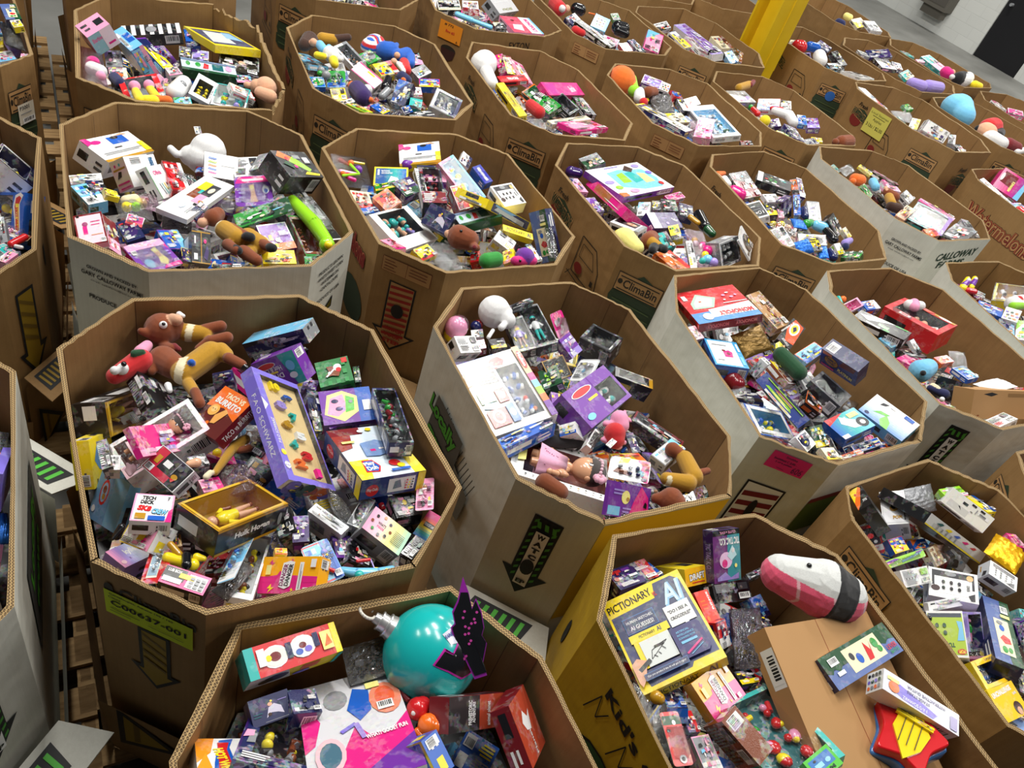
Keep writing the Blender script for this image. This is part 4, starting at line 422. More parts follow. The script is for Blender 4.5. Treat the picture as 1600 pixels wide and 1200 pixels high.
TOYS = """
w|-1087 1539 938 474 1227 1087 318 106 100|win=.06,.08,.9,.92 c=fig:ysh|HOGAN|window_box|gold black window box with yellow-shirted wrestler figure at left rim of the front left bin|
b|-1026 1485 1088 305 -782 824 50 153 120||A:kwd:t|toy_box|black box end with barcode between the wrestler box and the lower brown plush|
b|-883 1708 1038 43 -269 560 63 52 60||A:BU|toy_box|deep blue box corner poking out right of the lower brown plush, front left bin|
w|-893 1365 1078 186 -326 962 254 136 100|win=.06,.1,.94,.9 c=doll:q|A:wqp|doll_box|long white doll box lying under the magenta box and the orange card game|
b|-853 1345 1118 45 969 1129 312 88 19||A:mpqv:p|toy_box|magenta and pale pink toy box with rounded ends left of the orange card game|
b|-770 1483 1138 333 -442 -392 145 154 45||TACO|card_game_box|orange and dark brown card game box with white title and cartoon snack shapes|card game
b|-789 1877 1098 1367 -444 534 240 54 89|S=cgn|A:Bkdg|game_box|long navy box with light blue end against the far wall of the front left bin|game box
b|-774 1894 1048 -102 20 1015 192 45 30||A:kdg|toy_package|clear and black pack squeezed between the navy box and the purple drinks box|
b|-718 1757 1098 1220 -490 595 161 111 69||HOTCOLD|play_set_box|purple drinks play set box near the far wall of the front left bin|play set box
b|-571 1861 1088 122 -253 594 111 113 45||GINGER|building_set_box|small green building set box with a white and brown cookie figure, front left bin|toy box
b|-508 1919 1058 83 -190 505 21 75 60||A:Nkn|toy_box|dark green box edge right of the green building set box, front left bin|
b|-628 1811 1038 -71 -105 188 48 60 60||A:vu|toy_package|lilac pack end under the purple drinks box, front left bin|
b|-475 1746 1078 23 -135 544 166 152 50||RAINBOWBACK|toy_box|purple card with a yellow green round picture panel right of the number board box|
b|-572 1715 1058 -184 295 509 45 154 50||A:Bdk|toy_package|dark blue clear pack beside the number board box, front left bin|
w|-314 1684 1178 -222 -53 502 75 303 50|win=.06,.04,.94,.96 c=pcs:nkgR|A:BkB|window_box|black window box with green headed figure by the right wall of the front left bin|
b|-485 1693 1068 112 -122 863 83 67 30||A:uvw:t|toy_card|purple back card with white barcode in front of the rainbow panel card|
b|-529 1637 1068 -74 138 577 25 66 40||A:kNy|toy_package|small dark pack with green plastic beside the clay set box, front left bin|
b|-313 1555 1138 -286 12 764 206 264 68||PLAYD|play_set_box|large yellow, white navy play dough set box on the right of the front left bin|play set box
b|-345 1296 1098 64 14 -285 118 34 90||A:wwg|toy_box|plain white box side wrapped in clear film below the number board box|
g|-315 1334 1128 -440 937 567 127 87 20|col=clear|-|plastic_bag|crumpled shiny clear plastic beside the white box below the number board, front left bin|
b|-274 1366 1088 -51 52 1533 118 38 30||A:gkw|toy_box|grey card strip with bold black letters under the play dough box, front left bin|
b|-181 1313 1118 13 361 -102 128 84 80||WHATS|toy_box|pastel pink to mint box with small animal icons near right rim of front left bin|
b|-168 1452 1078 -9 17 663 81 81 50||A:kgp|toy_package|clear pack with a grey disc behind the pastel animal box, front left bin|
c|-126 1485 1118 -355 -350 277 52 195 20|c=pcs:pqs|A:ppw|blister_card|pink blister card standing by the right wall below the play dough box|
b|-81 1425 1058 73 55 -187 53 99 100||RAINB|toy_box|rainbow gradient box end leaning on the near right rim of the front left bin|
b|-95 1294 1118 21 -62 -261 36 74 60||A:kkw:t|toy_box|black box side with barcode below the rainbow gradient box end, front left bin|
b|-449 1241 1088 84 -495 644 51 91 136||A:kdg|toy_box|black box with purple glossy side under the wrestler box, front left bin|
b|-399 1234 1098 -48 -118 459 44 90 50||A:Uu|toy_package|glossy violet pack right of the black box below the number board, front left bin|
w|-473 1097 1068 -406 7 246 64 292 60|win=.1,.08,.9,.95 c=pcs:kyhd|A:wwy|window_box|white ended clear box with dark wheels lying at near rim of the front left bin|
b|-365 1091 1098 478 -581 128 180 95 45||DANGER|card_game_box|yellow and magenta card game box resting on the near rim of the front left bin|card game
c|-299 1148 1118 207 44 865 77 117 20|c=pcs:rbyn|A:cbwr|blister_card|blue blister card with red and yellow pieces right of the yellow and magenta game|
b|-416 1154 1088 -88 143 494 32 21 20||A:yo|toy_card|yellow tag edge behind the yellow and magenta game on the near rim|
b|-277 1249 1068 -136 163 582 54 76 50||A:Uuw|toy_package|deep purple pack with white barcode behind the blue toy camera, front left bin|
b|-231 1248 1068 -162 552 347 67 71 50||A:kdp|toy_package|dark clear pack with purple pieces under the pastel animal box, front left bin|
p|-246 1165 1088 11,-207 1166 1098 15 c;-207 1166 1098 15,-158 1188 1098 15 c;-158 1188 1098 15,-128 1223 1088 10 c;-220 1199 1102 5,-193 1216 1102 5 r;-169 1197 1103 3,-136 1207 1103 3 y;-190 1218 1103 2,-171 1196 1103 2 v;-198 1152 1115 13 t|toy_camera|bright blue toy camera with yellow trim at the near rim of the front left bin||p
b|-1050 1328 938 374 1365 1092 163 141 50||STITCH|toy_card|yellow card with pale blue splash picture at the left rim of the front left bin|
b|-966 1229 1108 117 -191 731 27 99 50||A:kdw:t|toy_box|black pack side between the yellow card and the white doll box, front left bin|
b|-936 1220 1098 30 83 545 37 49 40||A:wwg|toy_card|white flap with a small round mark beside the long white doll box|
b|-956 1213 928 883 -432 -179 125 148 40||BLUEBOX|toy_box|pale blue open box with red round badge near left rim of the front left bin|
b|-741 1097 1158 -327 4 430 94 118 40||TECHDECK|toy_card|white and pink fingerboard pack with rainbow block letters, front left bin|
b|-747 1049 1108 463 -646 -182 133 74 50||A:wpmy:p|toy_card|white and pink pack with a small window grid below the fingerboard pack|
p|-791 1039 1118 10,-790 1018 1108 11 k;-784 1035 1126 4,-790 1002 1116 4 k|toy_figure|small black toy figure below the pale blue open box, front left bin|toy figure|p
b|-799 1067 958 -242 356 1263 89 73 90||KYLIE|cosmetic_box|pink and lilac gradient cosmetics box at the near left rim of the front left bin|box
c|-669 1010 1108 -295 -201 390 55 212 20|c=pcs:gwc|TONIE|blister_card|red hang card with clear bubble small grey figure at near rim of front left bin|
w|-571 1194 1158 -362 183 1169 238 151 77|win=.05,.07,.95,.93 c=fig:ysh|HOGAN|window_box|gold black window box with a yellow figure in the middle of the front left bin|
b|-782 1230 1148 292 -324 1204 77 121 53||REDKIT|toy_box|red and black boxed kit with white edges left of centre in the front left bin|
b|-751 1331 1088 -13 50 860 48 45 50||A:kwd|toy_package|black label end of a doll pack right of the red and black kit|
b|-680 1273 1088 -171 85 820 57 52 40||A:pmu|toy_package|magenta foil pack with white script above the middle wrestler box, front left bin|
g|-637 1332 1108 -378 -160 715 87 150 60|col=foilp|-|foil_bag|pink and mint shiny bag with two round eyes right of the red and black kit|
p|-892 1219 1118 5,-871 1205 1108 7 q;-878 1223 1115 5,-867 1212 1115 7 q;-889 1207 1108 5,-869 1195 1108 5 q|plush_flower|small pink ruffled tulle puff inside the open doll box, front left bin||f
p|-763 1303 1098 10,-749 1316 1098 14 s|doll|bare doll head peeking out right of the red and black kit, front left bin|doll|p
p|-688 1307 1098 10,-697 1430 1078 16 Y;-697 1430 1078 16,-682 1470 1078 15 Y;-676 1422 1078 9,-657 1444 1078 12 h;-698 1277 1106 10,-696 1295 1106 9 E|plush_animal|mustard suited brown plush half buried left of the number board box, front left bin||f
p|-647 1006 1118 14,-579 1007 1128 14 y;-603 1016 1138 12,-587 989 1148 12 k;-583 1029 1128 11,-566 1032 1128 7 y;-657 1036 1128 9,-624 1019 1128 9 Y|toy_vehicle|yellow toy with a black round wheel below the middle wrestler box, front left bin||p
b|-565 946 1158 -20 58 79 109 50 48||LUBBOX|toy_box|magenta black boxed pack with yellow sticker at the near rim of the front left bin|
b|-668 1079 1098 21 -90 651 21 61 40||A:Ykr|toy_package|gold and black strip left of the middle wrestler box, front left bin|
c|-493 1056 1138 -397 -599 332 45 213 15|c=pcs:gcb|A:cwg|blister_card|pale blue backed slim blister leaning left of the clear wheels box, front left bin|
g|-468 1009 1148 141 255 1448 118 46 40|col=smoke|-|plastic_bag|crumpled dark clear bag at the near rim of the front left bin|
b|-544 1053 1078 -70 -342 299 48 45 50||A:Rkp|toy_package|dark red pack corner behind the crumpled dark bag, front left bin|
p|-1120 1752 1098 54,-1104 1771 1098 47 h;-1154 1694 1118 11,-1141 1706 1108 15 h;-1094 1774 1138 19,-1074 1768 1148 17 S;-1087 1707 1078 15,-1050 1699 1088 17 h;-1048 1706 1098 9,-1026 1697 1098 8 R;-1053 1789 1088 31,-1004 1810 1088 27 Y;-1010 1821 1098 19,-971 1852 1108 20 h;-966 1783 1098 18,-927 1813 1108 20 h;-991 1749 1078 13,-974 1788 1098 13 h;-1043 1763 1098 32,-1029 1767 1098 31 E;-1101 1732 1140 13 w;-1097 1728 1149 6 k;-1084 1795 1148 10,-1070 1794 1148 7 w|plush_animal|brown plush in mustard shirt lying on its back, uppermost at far wall of front left||f
p|-1047 1641 1088 45,-1003 1621 1098 40 h;-1060 1611 1098 12,-1047 1581 1088 13 h;-955 1603 1108 39,-926 1710 1118 40 Y;-904 1729 1128 26,-881 1717 1128 25 Y;-861 1699 1138 18,-814 1692 1138 17 h;-811 1690 1138 13,-797 1686 1138 10 k;-919 1568 1108 19,-878 1533 1118 17 Y;-876 1530 1128 15,-842 1496 1128 16 h;-965 1585 1118 39,-954 1588 1118 37 E;-938 1616 1150 11 b;-971 1542 1098 11,-956 1526 1098 9 w|plush_animal|larger brown plush in mustard shirt with blue badge, sprawled over boxes of front left bin||f
p|-1123 1513 1088 26,-1091 1593 1098 39 r;-1120 1639 1088 22,-1121 1674 1088 17 p;-1108 1493 1134 14 w;-1101 1519 1123 18 w;-1092 1514 1151 8 k;-1101 1579 1138 12,-1086 1596 1138 9 N|plush_fruit|red round plush with big white eyes beside the brown plushes in the front left bin|plush toy|f
w|-558 1515 1148 -128 707 750 200 401 45|win=.14,.05,.97,.95 c=numbers L=FAOSIDE B=FAOEND|FAOTOP|puzzle_box|long violet box holding wooden board of coloured chunky numbers, centre of the front left bin|puzzle box
p|-169 2537 1059 67 w;-128 2521 1059 43,-107 2513 1059 35 w;-117 2444 1067 15,-112 2468 1067 14 w;-115 2558 1069 17 w;-143 2404 1069 8,-147 2343 1079 8 w|plush_toy|round white plush with dotted line hanging tag at the far wall of the middle bin||f
p|-283 2363 1019 39,-279 2372 1029 41 y;-279 2365 1049 46 p;-271 2363 1069 40 clear|capsule_toy|yellow pink round capsule with clear dome in the far left corner of the middle bin||p
p|-210 2485 1009 21 R;-217 2469 1009 23 B|toy_ball|small dark red and navy ball behind the pink capsule, middle bin||p
b|-198 2403 1029 113 -260 375 48 44 40||A:wk|toy_card|black and white sticker pack between the capsule and the round white plush, middle bin|
b|-210 2296 1049 214 316 785 102 74 67||A:wwgk:t|toy_box|white edged black cube box at the left rim of the middle bin|
b|-167 2362 1019 158 -218 498 32 47 40||A:Rm|toy_package|dark magenta pack right of the white edged cube box, middle bin|
w|11 2583 1039 70 -330 565 90 250 50|win=.08,.06,.94,.94 c=fig:wtk|A:ddg|window_box|clear pack with a white dressed figure leaning on the far wall of the middle bin|toy package
w|-41 2515 1019 160 -283 577 80 184 50|win=.08,.06,.94,.94 c=fig:vhy|A:kdg|window_box|clear pack with a lavender dressed figure beside the white dressed one in the middle bin|toy package
b|-83 2641 1069 90 -38 969 126 25 30||A:dkg|toy_box|slim dark grey box end above the clear figure packs in the middle bin|
b|-109 2404 1019 126 -108 589 63 50 50||A:dyk|toy_package|dark clear pack with yellow part below the round white plush, middle bin|
c|99 2646 1039 453 657 1076 126 108 15||A:mpw|blister_card|bright pink hang card standing between clear packs and the brown box in the middle bin|
b|167 2536 1039 422 272 1181 82 92 40||A:uvw:p|toy_card|violet card with a round cup picture in the middle bin|
w|283 2674 1029 -39 -151 1246 119 145 90||A:dhk|window_box|dark brown clear topped box by the far right wall of the middle bin|
w|-13 2092 1079 172 -163 739 249 328 60|win=.52,.1,.86,.8 c=pcs:rwbwbo|MELISSA|play_set_box|large blue white rescue play set box with a rainbow coloured edge in the middle bin|play set box
b|101 1926 1074 -238 -99 978 255 52 50||A:bBw|toy_box|blue box end with a grey badge below the rainbow edged play set, middle bin|
b|126 2310 1029 107 -608 429 78 102 40||A:NNl|toy_box|small dark green card box right of the rainbow edged play set, middle bin|
w|142 2374 1029 467 130 871 106 90 40|c=pcs:ygh|A:kY|window_box|clear gold trimmed pack behind the small dark green card box, middle bin|toy package
c|248 2403 1049 -40 -522 -134 83 156 15||A:wwkg|blister_card|white hang card with round picture left above the purple drinks box of the middle bin|
w|314 2248 1079 162 240 1142 327 163 100|win=.55,.1,.95,.7 c=pcs:tww|HOTCOLD2|play_set_box|purple and teal drinks play set box in the centre of the middle bin|play set box
w|447 2481 1039 28 85 128 164 56 80|c=pcs:ykh|A:kYy|window_box|black box with golden figures by the right wall of the middle bin|
b|241 2046 1049 389 -691 263 63 45 118||A:wbyk:p|toy_box|white cube box with blue and yellow picture below the purple drinks box, middle bin|
b|180 2193 1019 6 57 277 38 109 20||A:uyp|toy_card|narrow purple card strip between the play sets of the middle bin|
p|41 1923 999 20,297 2069 989 26 k|shoe|dark textured rounded bundle above the boxed baby doll, middle bin||f
p|409 2149 1089 34,420 2132 1079 32 p;365 2111 1079 12,387 2122 1079 14 p;402 2067 1089 40,411 2049 1079 34 r;370 2038 1069 10,428 2036 1069 15 p;423 2201 1089 7,425 2184 1089 7 p;443 2168 1089 8,452 2161 1089 5 p;447 2063 1069 9 p|plush_toy|small pink and red stuffed toy with a white tag, centre of the middle bin||f
b|395 2003 1099 5 -40 1170 45 21 3||A:w|cloth_tag|white sewn tag standing on the small pink and red stuffed toy, middle bin|tag
w|256 1902 1009 -331 -35 51 345 311 100|win=.13,.14,.97,.86 c=doll:p|DOLLBOX|doll_box|white patterned box holding a baby doll in a pink dress at the near left rim|
p|208 1704 1109 32,262 1690 1109 28 h|plush_animal|rounded brown plush back in front of the boxed baby doll, middle bin||f
w|340 2035 1059 233 222 1373 100 29 40|c=pcs:kg|A:wk|window_box|narrow white and black pack left of the small pink and red stuffed toy|toy package
b|488 2124 1029 164 -119 518 31 87 30||A:UB|toy_card|dark violet card right of the small pink and red stuffed toy, middle bin|
b|579 2248 1019 170 145 -172 213 55 60||A:kdR|toy_package|long black clear wrapped box along the right wall of the middle bin|
b|483 2024 1039 -443 -189 399 113 105 30||A:yor|toy_card|yellow and orange card behind the white figure blister, middle bin|
c|481 1941 1069 112 -263 19 140 98 20|c=pcs:hBgw|TECHDECK2|blister_card|white and magenta blister card with rainbow letters right of the baby doll box|
b|493 1779 1089 617 681 453 241 110 15||LULA|toy_card|purple and hot pink hook card on the near rim of the middle bin|
g|465 1722 1069 94 -223 344 75 35 30|col=smoke|-|plastic_bag|dark crumpled bag at the near rim below the purple hook card, middle bin|
b|621 2134 1039 -26 -123 1040 131 66 50||A:wcg|toy_box|white box lid behind the mustard suited plush of the middle bin|
p|629 2131 1059 28,659 2122 1059 22 h;677 2107 1059 31,713 2022 1069 34 Y;615 1965 1069 23,693 1981 1069 32 Y;740 2059 1069 14,762 2078 1069 13 h;597 1919 1069 26,661 1944 1069 23 E;639 1875 1069 43,589 1866 1059 17 h;656 1869 1069 36 h|plush_animal|mustard suited brown plush face down at the near right corner of the middle bin||f
b|761 1995 1029 482 208 752 62 55 40||A:Rk|toy_package|dark red pack between the mustard suited plush and the right wall, middle bin|
b|715 1945 1039 337 -11 616 47 56 30||A:kBy|toy_package|small dark blue pack at the near right corner of the middle bin|
b|758 3193 1075 -184 -378 380 296 339 41|B=MONOS|MONO|board_game_box|red board game box with green board picture at the far left of pink note bin|
b|1073 3493 975 156 59 912 115 232 60||A:KKh|toy_box|plain kraft box half hidden behind the red board game box, pink note bin|box
b|828 2875 1045 -140 -121 231 151 219 70|S=bcb|CAMBOX|toy_box|sky blue and white box with a magenta camera picture at the left wall|
b|679 2953 1035 141 79 836 74 74 50||A:qwp|toy_package|pale pink and white pack wedged under the red board game box, pink note bin|
g|966 3074 1035 436 -72 779 179 128 40|col=gold|-|foil_bag|black and gold foil bag lying below the red board game box, pink note bin|
b|1156 3249 1035 273 3 1200 203 76 30||GORILLA|toy_card|orange card with black corner and white round picture by the right wall|
b|1100 3107 1025 236 12 914 55 61 30||A:yk|toy_card|bright yellow tag end below the orange card, pink note bin|
p|1083 3007 1055 36,1164 2921 1055 37 N|plush_toy|dark green velvety roll lying across the middle of pink note bin||f
b|1253 3166 1025 -11 20 1006 211 70 60||A:cbByo:p|toy_box|light blue box with round cartoon pictures right of the green roll, pink note bin|
b|1372 3095 1045 1952 -785 -287 196 115 75||FEUD|game_box|navy and orange quiz game box leaning at the right wall, pink note bin|game box
b|1227 2937 1025 319 140 864 92 66 50||A:wgN|toy_box|white box with green picture below the green roll, pink note bin|
b|981 2868 1035 728 -1135 776 81 40 48||A:wgk|toy_box|white cube edge right of the sky blue camera box, pink note bin|
p|882 2771 995 42,900 2754 995 38 R;918 2790 1005 20 g|toy_figure|round maroon toy under the sky blue camera box, pink note bin||p
b|913 2691 1005 696 345 787 88 30 40||A:gww|toy_package|grey clear pack under the maroon toy, pink note bin|
b|1077 2679 1055 391 -744 723 59 271 56|L=MINIS|LEVELS|game_box|long dark blue game box with coloured picture panels in the middle of pink note bin|game box
w|1329 2925 1035 42 163 1055 161 166 80|c=pcs:kd|FURIOUS|window_box|clear black box with white car film lettering beside the long blue game box|
b|1119 2939 1015 -16 389 820 120 128 40||A:hyw|toy_card|brown card with small figures above the long blue game box, pink note bin|
b|1264 2835 995 121 255 -143 88 84 50||A:kho|toy_package|black pack with orange eyes right of the long blue game box, pink note bin|
w|1059 2595 985 94 448 668 347 145 70|win=.12,.2,.9,.85 c=pcs:ywbw|A:wcb|window_box|white and blue window box with a pale yellow ring toy at the left rim|
b|1195 2525 1015 275 139 1028 83 73 40||A:wBg|toy_box|white and navy box edge left of the green wildlife box, pink note bin|
b|1127 2482 995 -304 267 820 212 84 40||A:BdR|toy_package|dark pack at the left rim under the ring toy box, pink note bin|
b|1256 2585 1015 488 84 658 68 90 40||A:Nyc:p|toy_card|green and yellow card left of the shark box, pink note bin|
b|1378 2691 1055 -29 -309 719 168 122 48||SHARK|toy_box|red, blue and green box with a white shark picture near the near rim|
b|1301 2504 1015 -16 3 532 74 65 30||A:Eyk|toy_card|cream card with black lettering at the near rim below the shark box|
b|1560 2810 1075 89 -296 931 136 213 60||DRONE|toy_box|big pale blue white box with green streaks at the right end of pink note bin|
b|1481 2657 1005 189 9 728 172 38 40||A:bBw|toy_package|blue foil pack with a cream price tag below the shark box, pink note bin|
b|1401 2558 1005 -60 -91 724 126 28 30||A:Ro|toy_package|dark red pack on the near rim below the blue foil pack, pink note bin|
b|1579 2718 995 521 112 620 69 33 30||A:boc|toy_package|small orange and blue pack beneath the big pale blue box, pink note bin|
p|1471 3835 998 14,1481 3790 998 11 t;1462 3830 988 16 N;1498 3844 998 18 o|toy_figure|teal and orange toy in the far left corner beside the pink makeup case||p
w|1522 3751 1028 318 0 899 147 54 40|c=pcs:mpm|A:ppw|window_box|small clear case with pink cosmetics at the far left of narrow white bin|toy case
b|1663 3895 998 110 -57 638 100 64 50||A:bwo|toy_box|blue, white and orange small box right of the pink cosmetics case, narrow white bin|
w|1918 3882 1048 -141 -69 896 237 309 120|win=.22,.1,.85,.9 c=pcs:swnw|REDPLAY|window_box|big red window box with a white doll figure in the middle of narrow white bin|
p|1862 3957 1048 28,1935 3992 1048 27 w;1888 3972 1058 28,1884 3931 1058 26 p|toy_shoe|white and pink soft toy behind the big red window box, narrow white bin||f
b|1661 3631 1048 -146 -120 1037 112 269 56||GEL|toy_box|long black gel blaster box with white and green letters left of the red window box|
b|1708 3549 1018 -29 -105 783 74 81 40||A:cgb|toy_package|pale blue clear pack below the long black blaster box, narrow white bin|
b|1822 3430 1028 -272 17 939 180 136 60||A:mmpw|toy_box|hot pink box with white barcode patch at the left rim, narrow white bin|
p|1823 3341 1038 56,1875 3402 1038 44 c;1808 3282 1067 14 k|plush_toy|rounded aqua plush next to the hot pink box, narrow white bin||f
b|1835 3539 1008 -244 -144 492 103 94 50||A:kdR|toy_package|dark clear pack between the black blaster box and the hot pink box|
b|1837 3560 1038 405 66 843 40 81 20||A:wk|toy_card|white tag strip hanging beside the red window box, narrow white bin|
g|2081 3603 1038 210 -313 38 81 123 30|col=clear|-|plastic_bag|shiny clear bag below the red window box, narrow white bin|
b|1996 3553 1028 -26 -78 663 98 51 30||A:or|toy_card|orange red strip left of the shiny clear bag, narrow white bin|
b|2112 3525 1018 -92 -108 672 85 98 30||A:bcyw|toy_card|blue and lime card above the open kraft carton, narrow white bin|
b|2018 3235 1058 978 471 268 113 106 130||CRYSTAL|box|tall black box with white lettering, its printed side facing the left rim|box
b|2210 3266 1068 903 357 493 489 137 100||KRAFTSH|cardboard_carton|open kraft shipping carton lying at the near end of narrow white bin|carton
g|2196 3407 1088 -329 -181 655 197 106 30|col=paper|-|paper_bag|crumpled white paper on top of the open kraft carton, narrow white bin|paper
b|2305 3431 1078 238 -128 355 165 18 20||A:or|toy_card|flat orange strip on the open kraft carton, narrow white bin|
p|1841 3205 1048 16,1913 3201 1048 24 B;1850 3218 1058 14,1870 3210 1058 14 E;1869 3115 1068 12 w|toy_shoe|navy and cream baby shoe toy at the left rim near the black crystal box||f
b|1926 3089 1058 -257 -44 511 41 67 30||A:lwk|toy_card|lime and white card on the left rim below the black lettering box|
b|2172 3145 1058 -288 -218 739 163 69 50||A:wwgnr:t|toy_box|white box back with red corner at the near rim of narrow white bin|
p|2308 4476 1023 23,2350 4580 1043 15 y;2313 4494 1033 19,2347 4547 1043 17 u;2341 4542 1053 13 w;2371 4523 1024 19,2405 4622 1044 16 y;2377 4542 1034 18,2396 4585 1044 16 u;2397 4593 1054 12 w;2338 4468 1023 19,2382 4483 1023 19 r|toy_shoe|pair of small rainbow striped pointed toys in far left corner of the right edge bin||p
b|2374 4509 1003 -41 -43 816 49 162 40||A:RuB|board_game_box|red and violet box edge along the left rim of the right edge bin|
b|2461 4361 1013 150 -140 -300 139 83 40||A:bbr|board_game_box|flat blue game box with red top edge at left rim of the right edge bin|
w|2647 4646 1023 136 -436 -295 161 196 80|win=.1,.08,.98,.95 c=pcs:wRBk|A:yYk|window_box|yellow framed window box with a white figure against the far wall|
p|2622 4491 1033 46,2700 4565 1033 46 w;2647 4514 1063 23 r;2587 4417 1053 23,2666 4470 1053 19 l|plush_toy|white plush with red and lime patches at the right edge of the photo||f
b|2549 4299 1053 172 -298 -398 82 122 60||FAOEND|toy_box|white box with round black and orange icons at the right edge of the photo|
b|2453 4530 1003 145 -47 -273 47 53 30||A:gdh|toy_package|small grey clear pack behind the flat blue game box|
b|2519 4190 1013 213 -65 -97 86 127 50||A:Bcb|toy_package|blue clear wrapped pack under the round icon box at the right edge|
b|2638 4212 1033 -1 -403 -292 117 228 40||A:wln|toy_box|white and green box cut by the right edge of the photo|
b|637 1339 1104 44 -574 542 247 296 49|S=yyyy|PICT|board_game_box|large yellow and navy drawing game box in the front right yellow bin|
b|551 1538 1044 -164 -75 732 151 77 60||A:UruB:p|toy_box|violet box with red picture behind the drawing game box, front right bin|
b|600 1569 1034 -227 -32 919 90 62 50||A:bBlr|toy_box|blue box with a glowing light burst behind the drawing game box, front right bin|
b|745 1602 1064 610 343 615 92 55 132||DRAFT|game_box|bright yellow box with white lettering near the far wall of the front right bin|game box
b|818 1673 1124 722 259 554 108 162 45|L=KOSIDE|KO|game_box|standing violet and teal card game box with white letters at the far wall|card game
b|871 1605 1054 390 173 546 146 59 60||A:kdk:t|toy_box|black box with white barcode stickers below the standing card game box, front right bin|
b|787 1492 1074 182 193 684 58 111 40||REDCARD|toy_box|bright red box right of the drawing game box, front right bin|
b|841 1431 1064 523 395 727 49 77 40||A:rwB|toy_box|red, white and blue box edge below the bright red box, front right bin|
g|898 1448 1094 7 -570 103 94 206 70|col=purple|-|plastic_bag|glossy dark bag with purple top in the middle of the front right bin|bag
b|975 1605 1034 228 148 753 53 69 50||A:bBc|toy_package|deep blue foil pack behind the glossy dark bag, front right bin|
b|957 1727 1034 50 18 782 68 20 40||A:kd|toy_package|black clear pack left of the pink and black plush, front right bin|
b|977 1544 1044 -101 199 356 56 41 40||A:Bdk|toy_package|dark navy pack under the pink and black plush, front right bin|
b|1241 1316 1094 161 161 570 444 544 77||KRAFTBOX|cardboard_carton|large plain kraft carton with a tape seam under the front right plush|carton
p|980 1654 1154 61,1113 1648 1164 92 x1;1113 1648 1164 92,1179 1651 1154 78 x1;1208 1657 1154 48 x1;1032 1653 1233 8 k|plush_toy|pink, white and black sushi shaped plush against the right wall of the front right bin||f
b|1232 1474 1144 90 13 772 310 95 50||LEVER|toy_box|blue and green box with a cream picture panel resting on the big kraft carton|
b|1379 1367 1174 142 157 -128 252 64 65|L=ICONS|GUITBOX|toy_box|long white and lilac cardboard sleeve attached to the red star guitar, front right bin|toy package
star|1359 1291 1134 34 -182 -416 190 228 70||-|toy_guitar|red, yellow and blue star shaped toy guitar at the lower right corner of the photo|toy guitar
b|809 1215 1114 262 -29 889 125 104 48||DANGER2|card_game_box|magenta and yellow card game box below the drawing game box, front right bin|card game
b|919 1326 1054 -209 62 570 66 42 40||A:kyu|toy_package|black pack with violet round mark right of the magenta card game, front right bin|
w|990 1175 1084 -292 -257 651 217 266 45|win=.1,.1,.92,.95 c=pcs:ynrypr|A:tTw|window_box|long teal framed clear box full of red, yellow and green parts at the bottom edge|
b|855 1081 1094 1023 -1496 610 106 134 60||A:hdh:t|toy_box|brown box side with grey small print left of the long teal box|
b|705 1172 1064 -675 -365 91 54 122 40||A:bBwk|toy_package|blue and black pack under the near corner of the drawing game box|
p|653 1150 1074 18,661 1149 1074 16 Y|toy_ball|gold round toy under the near corner of the drawing game box, front right bin||p
b|751 1119 1074 -131 66 467 35 59 50||A:BrU|toy_package|navy and red pack left of the magenta card game, front right bin|
c|708 1048 1094 75 28 446 55 132 30||WMELON|blister_card|red hang pack with green top along the left rim of the front right bin|
g|705 1066 1044 -512 485 -361 46 140 30|col=clear|-|plastic_bag|shiny clear bag squeezed along the left rim of the front right bin|
b|796 1046 1084 -43 -41 494 53 89 60||A:gwmp|toy_box|grey white box with a pink tag at the bottom edge of the front right bin|
g|611 1105 1114 -269 57 547 24 137 30|col=clear|-|plastic_bag|silvery film strip between the drawing game box and the left rim, front right bin|
b|1083 1099 1144 -71 -67 833 100 57 30||GREENTOY|toy_console|green toy pad with a blue screen in the long teal box corner|
b|1373 2257 1055 -285 -998 164 53 141 137||BUMBLE|toy_box|black, orange and yellow box in the far left corner of the right bin|
b|1552 2335 1005 46 -680 -20 89 169 90||POPW|figure_box|tall white figure box with a small gold and black figure picture, right bin|
g|1719 2481 975 555 253 631 213 112 40|col=silver|-|plastic_bag|crumpled silver and black bag right of the tall white figure box, right bin|
b|1860 2577 995 -73 -114 548 113 55 40||A:lpc|toy_card|lime, pink and blue card by the far wall of the right bin|
b|1903 2498 995 568 -688 1048 75 192 84||WHITEBACK|toy_box|white box back with black print barcode by the far right wall of the right bin|
b|1986 2584 985 -296 -52 537 55 114 40||A:ybw|toy_card|yellow and light blue card edge behind the white box back, right bin|
b|1801 2287 1005 1199 -308 1429 46 454 219|S=khyk|WHITEBACK2|toy_box|long white and magenta box back lying across the middle of the right bin|
b|1677 2243 955 151 -19 500 74 43 50||A:boy|toy_package|orange and blue pack below the long white box back, right bin|
b|1739 2217 955 373 139 765 59 76 40||A:EKh|toy_card|cream coloured card wedge left of the white icon box, right bin|
g|2039 2348 1005 -47 -18 994 166 130 60|col=yellowfoil|-|foil_bag|bright yellow crinkled foil bag at the right wall of the right bin|
b|2116 2450 975 -128 93 373 56 72 30||A:mp|toy_card|magenta strip behind the bright yellow foil bag, right bin|
tin|1488 2203 915 417 297 665 179 111 90||JUSTMY|lunch_tin|red rounded tin box with black lid art at the left rim of the right bin|tin box
b|1565 2174 975 250 -12 644 73 56 30||A:byr:l|toy_card|blue, yellow and red card right of the red rounded tin, right bin|
c|1571 2101 985 341 35 660 213 29 15||MOKURU|blister_card|lime and purple blister card with bubble letters below the red rounded tin, right bin|
b|1589 2015 1005 383 212 585 157 60 85||A:wlyg:t|toy_box|small white and lime box with a grey patch below the bubble letter card|
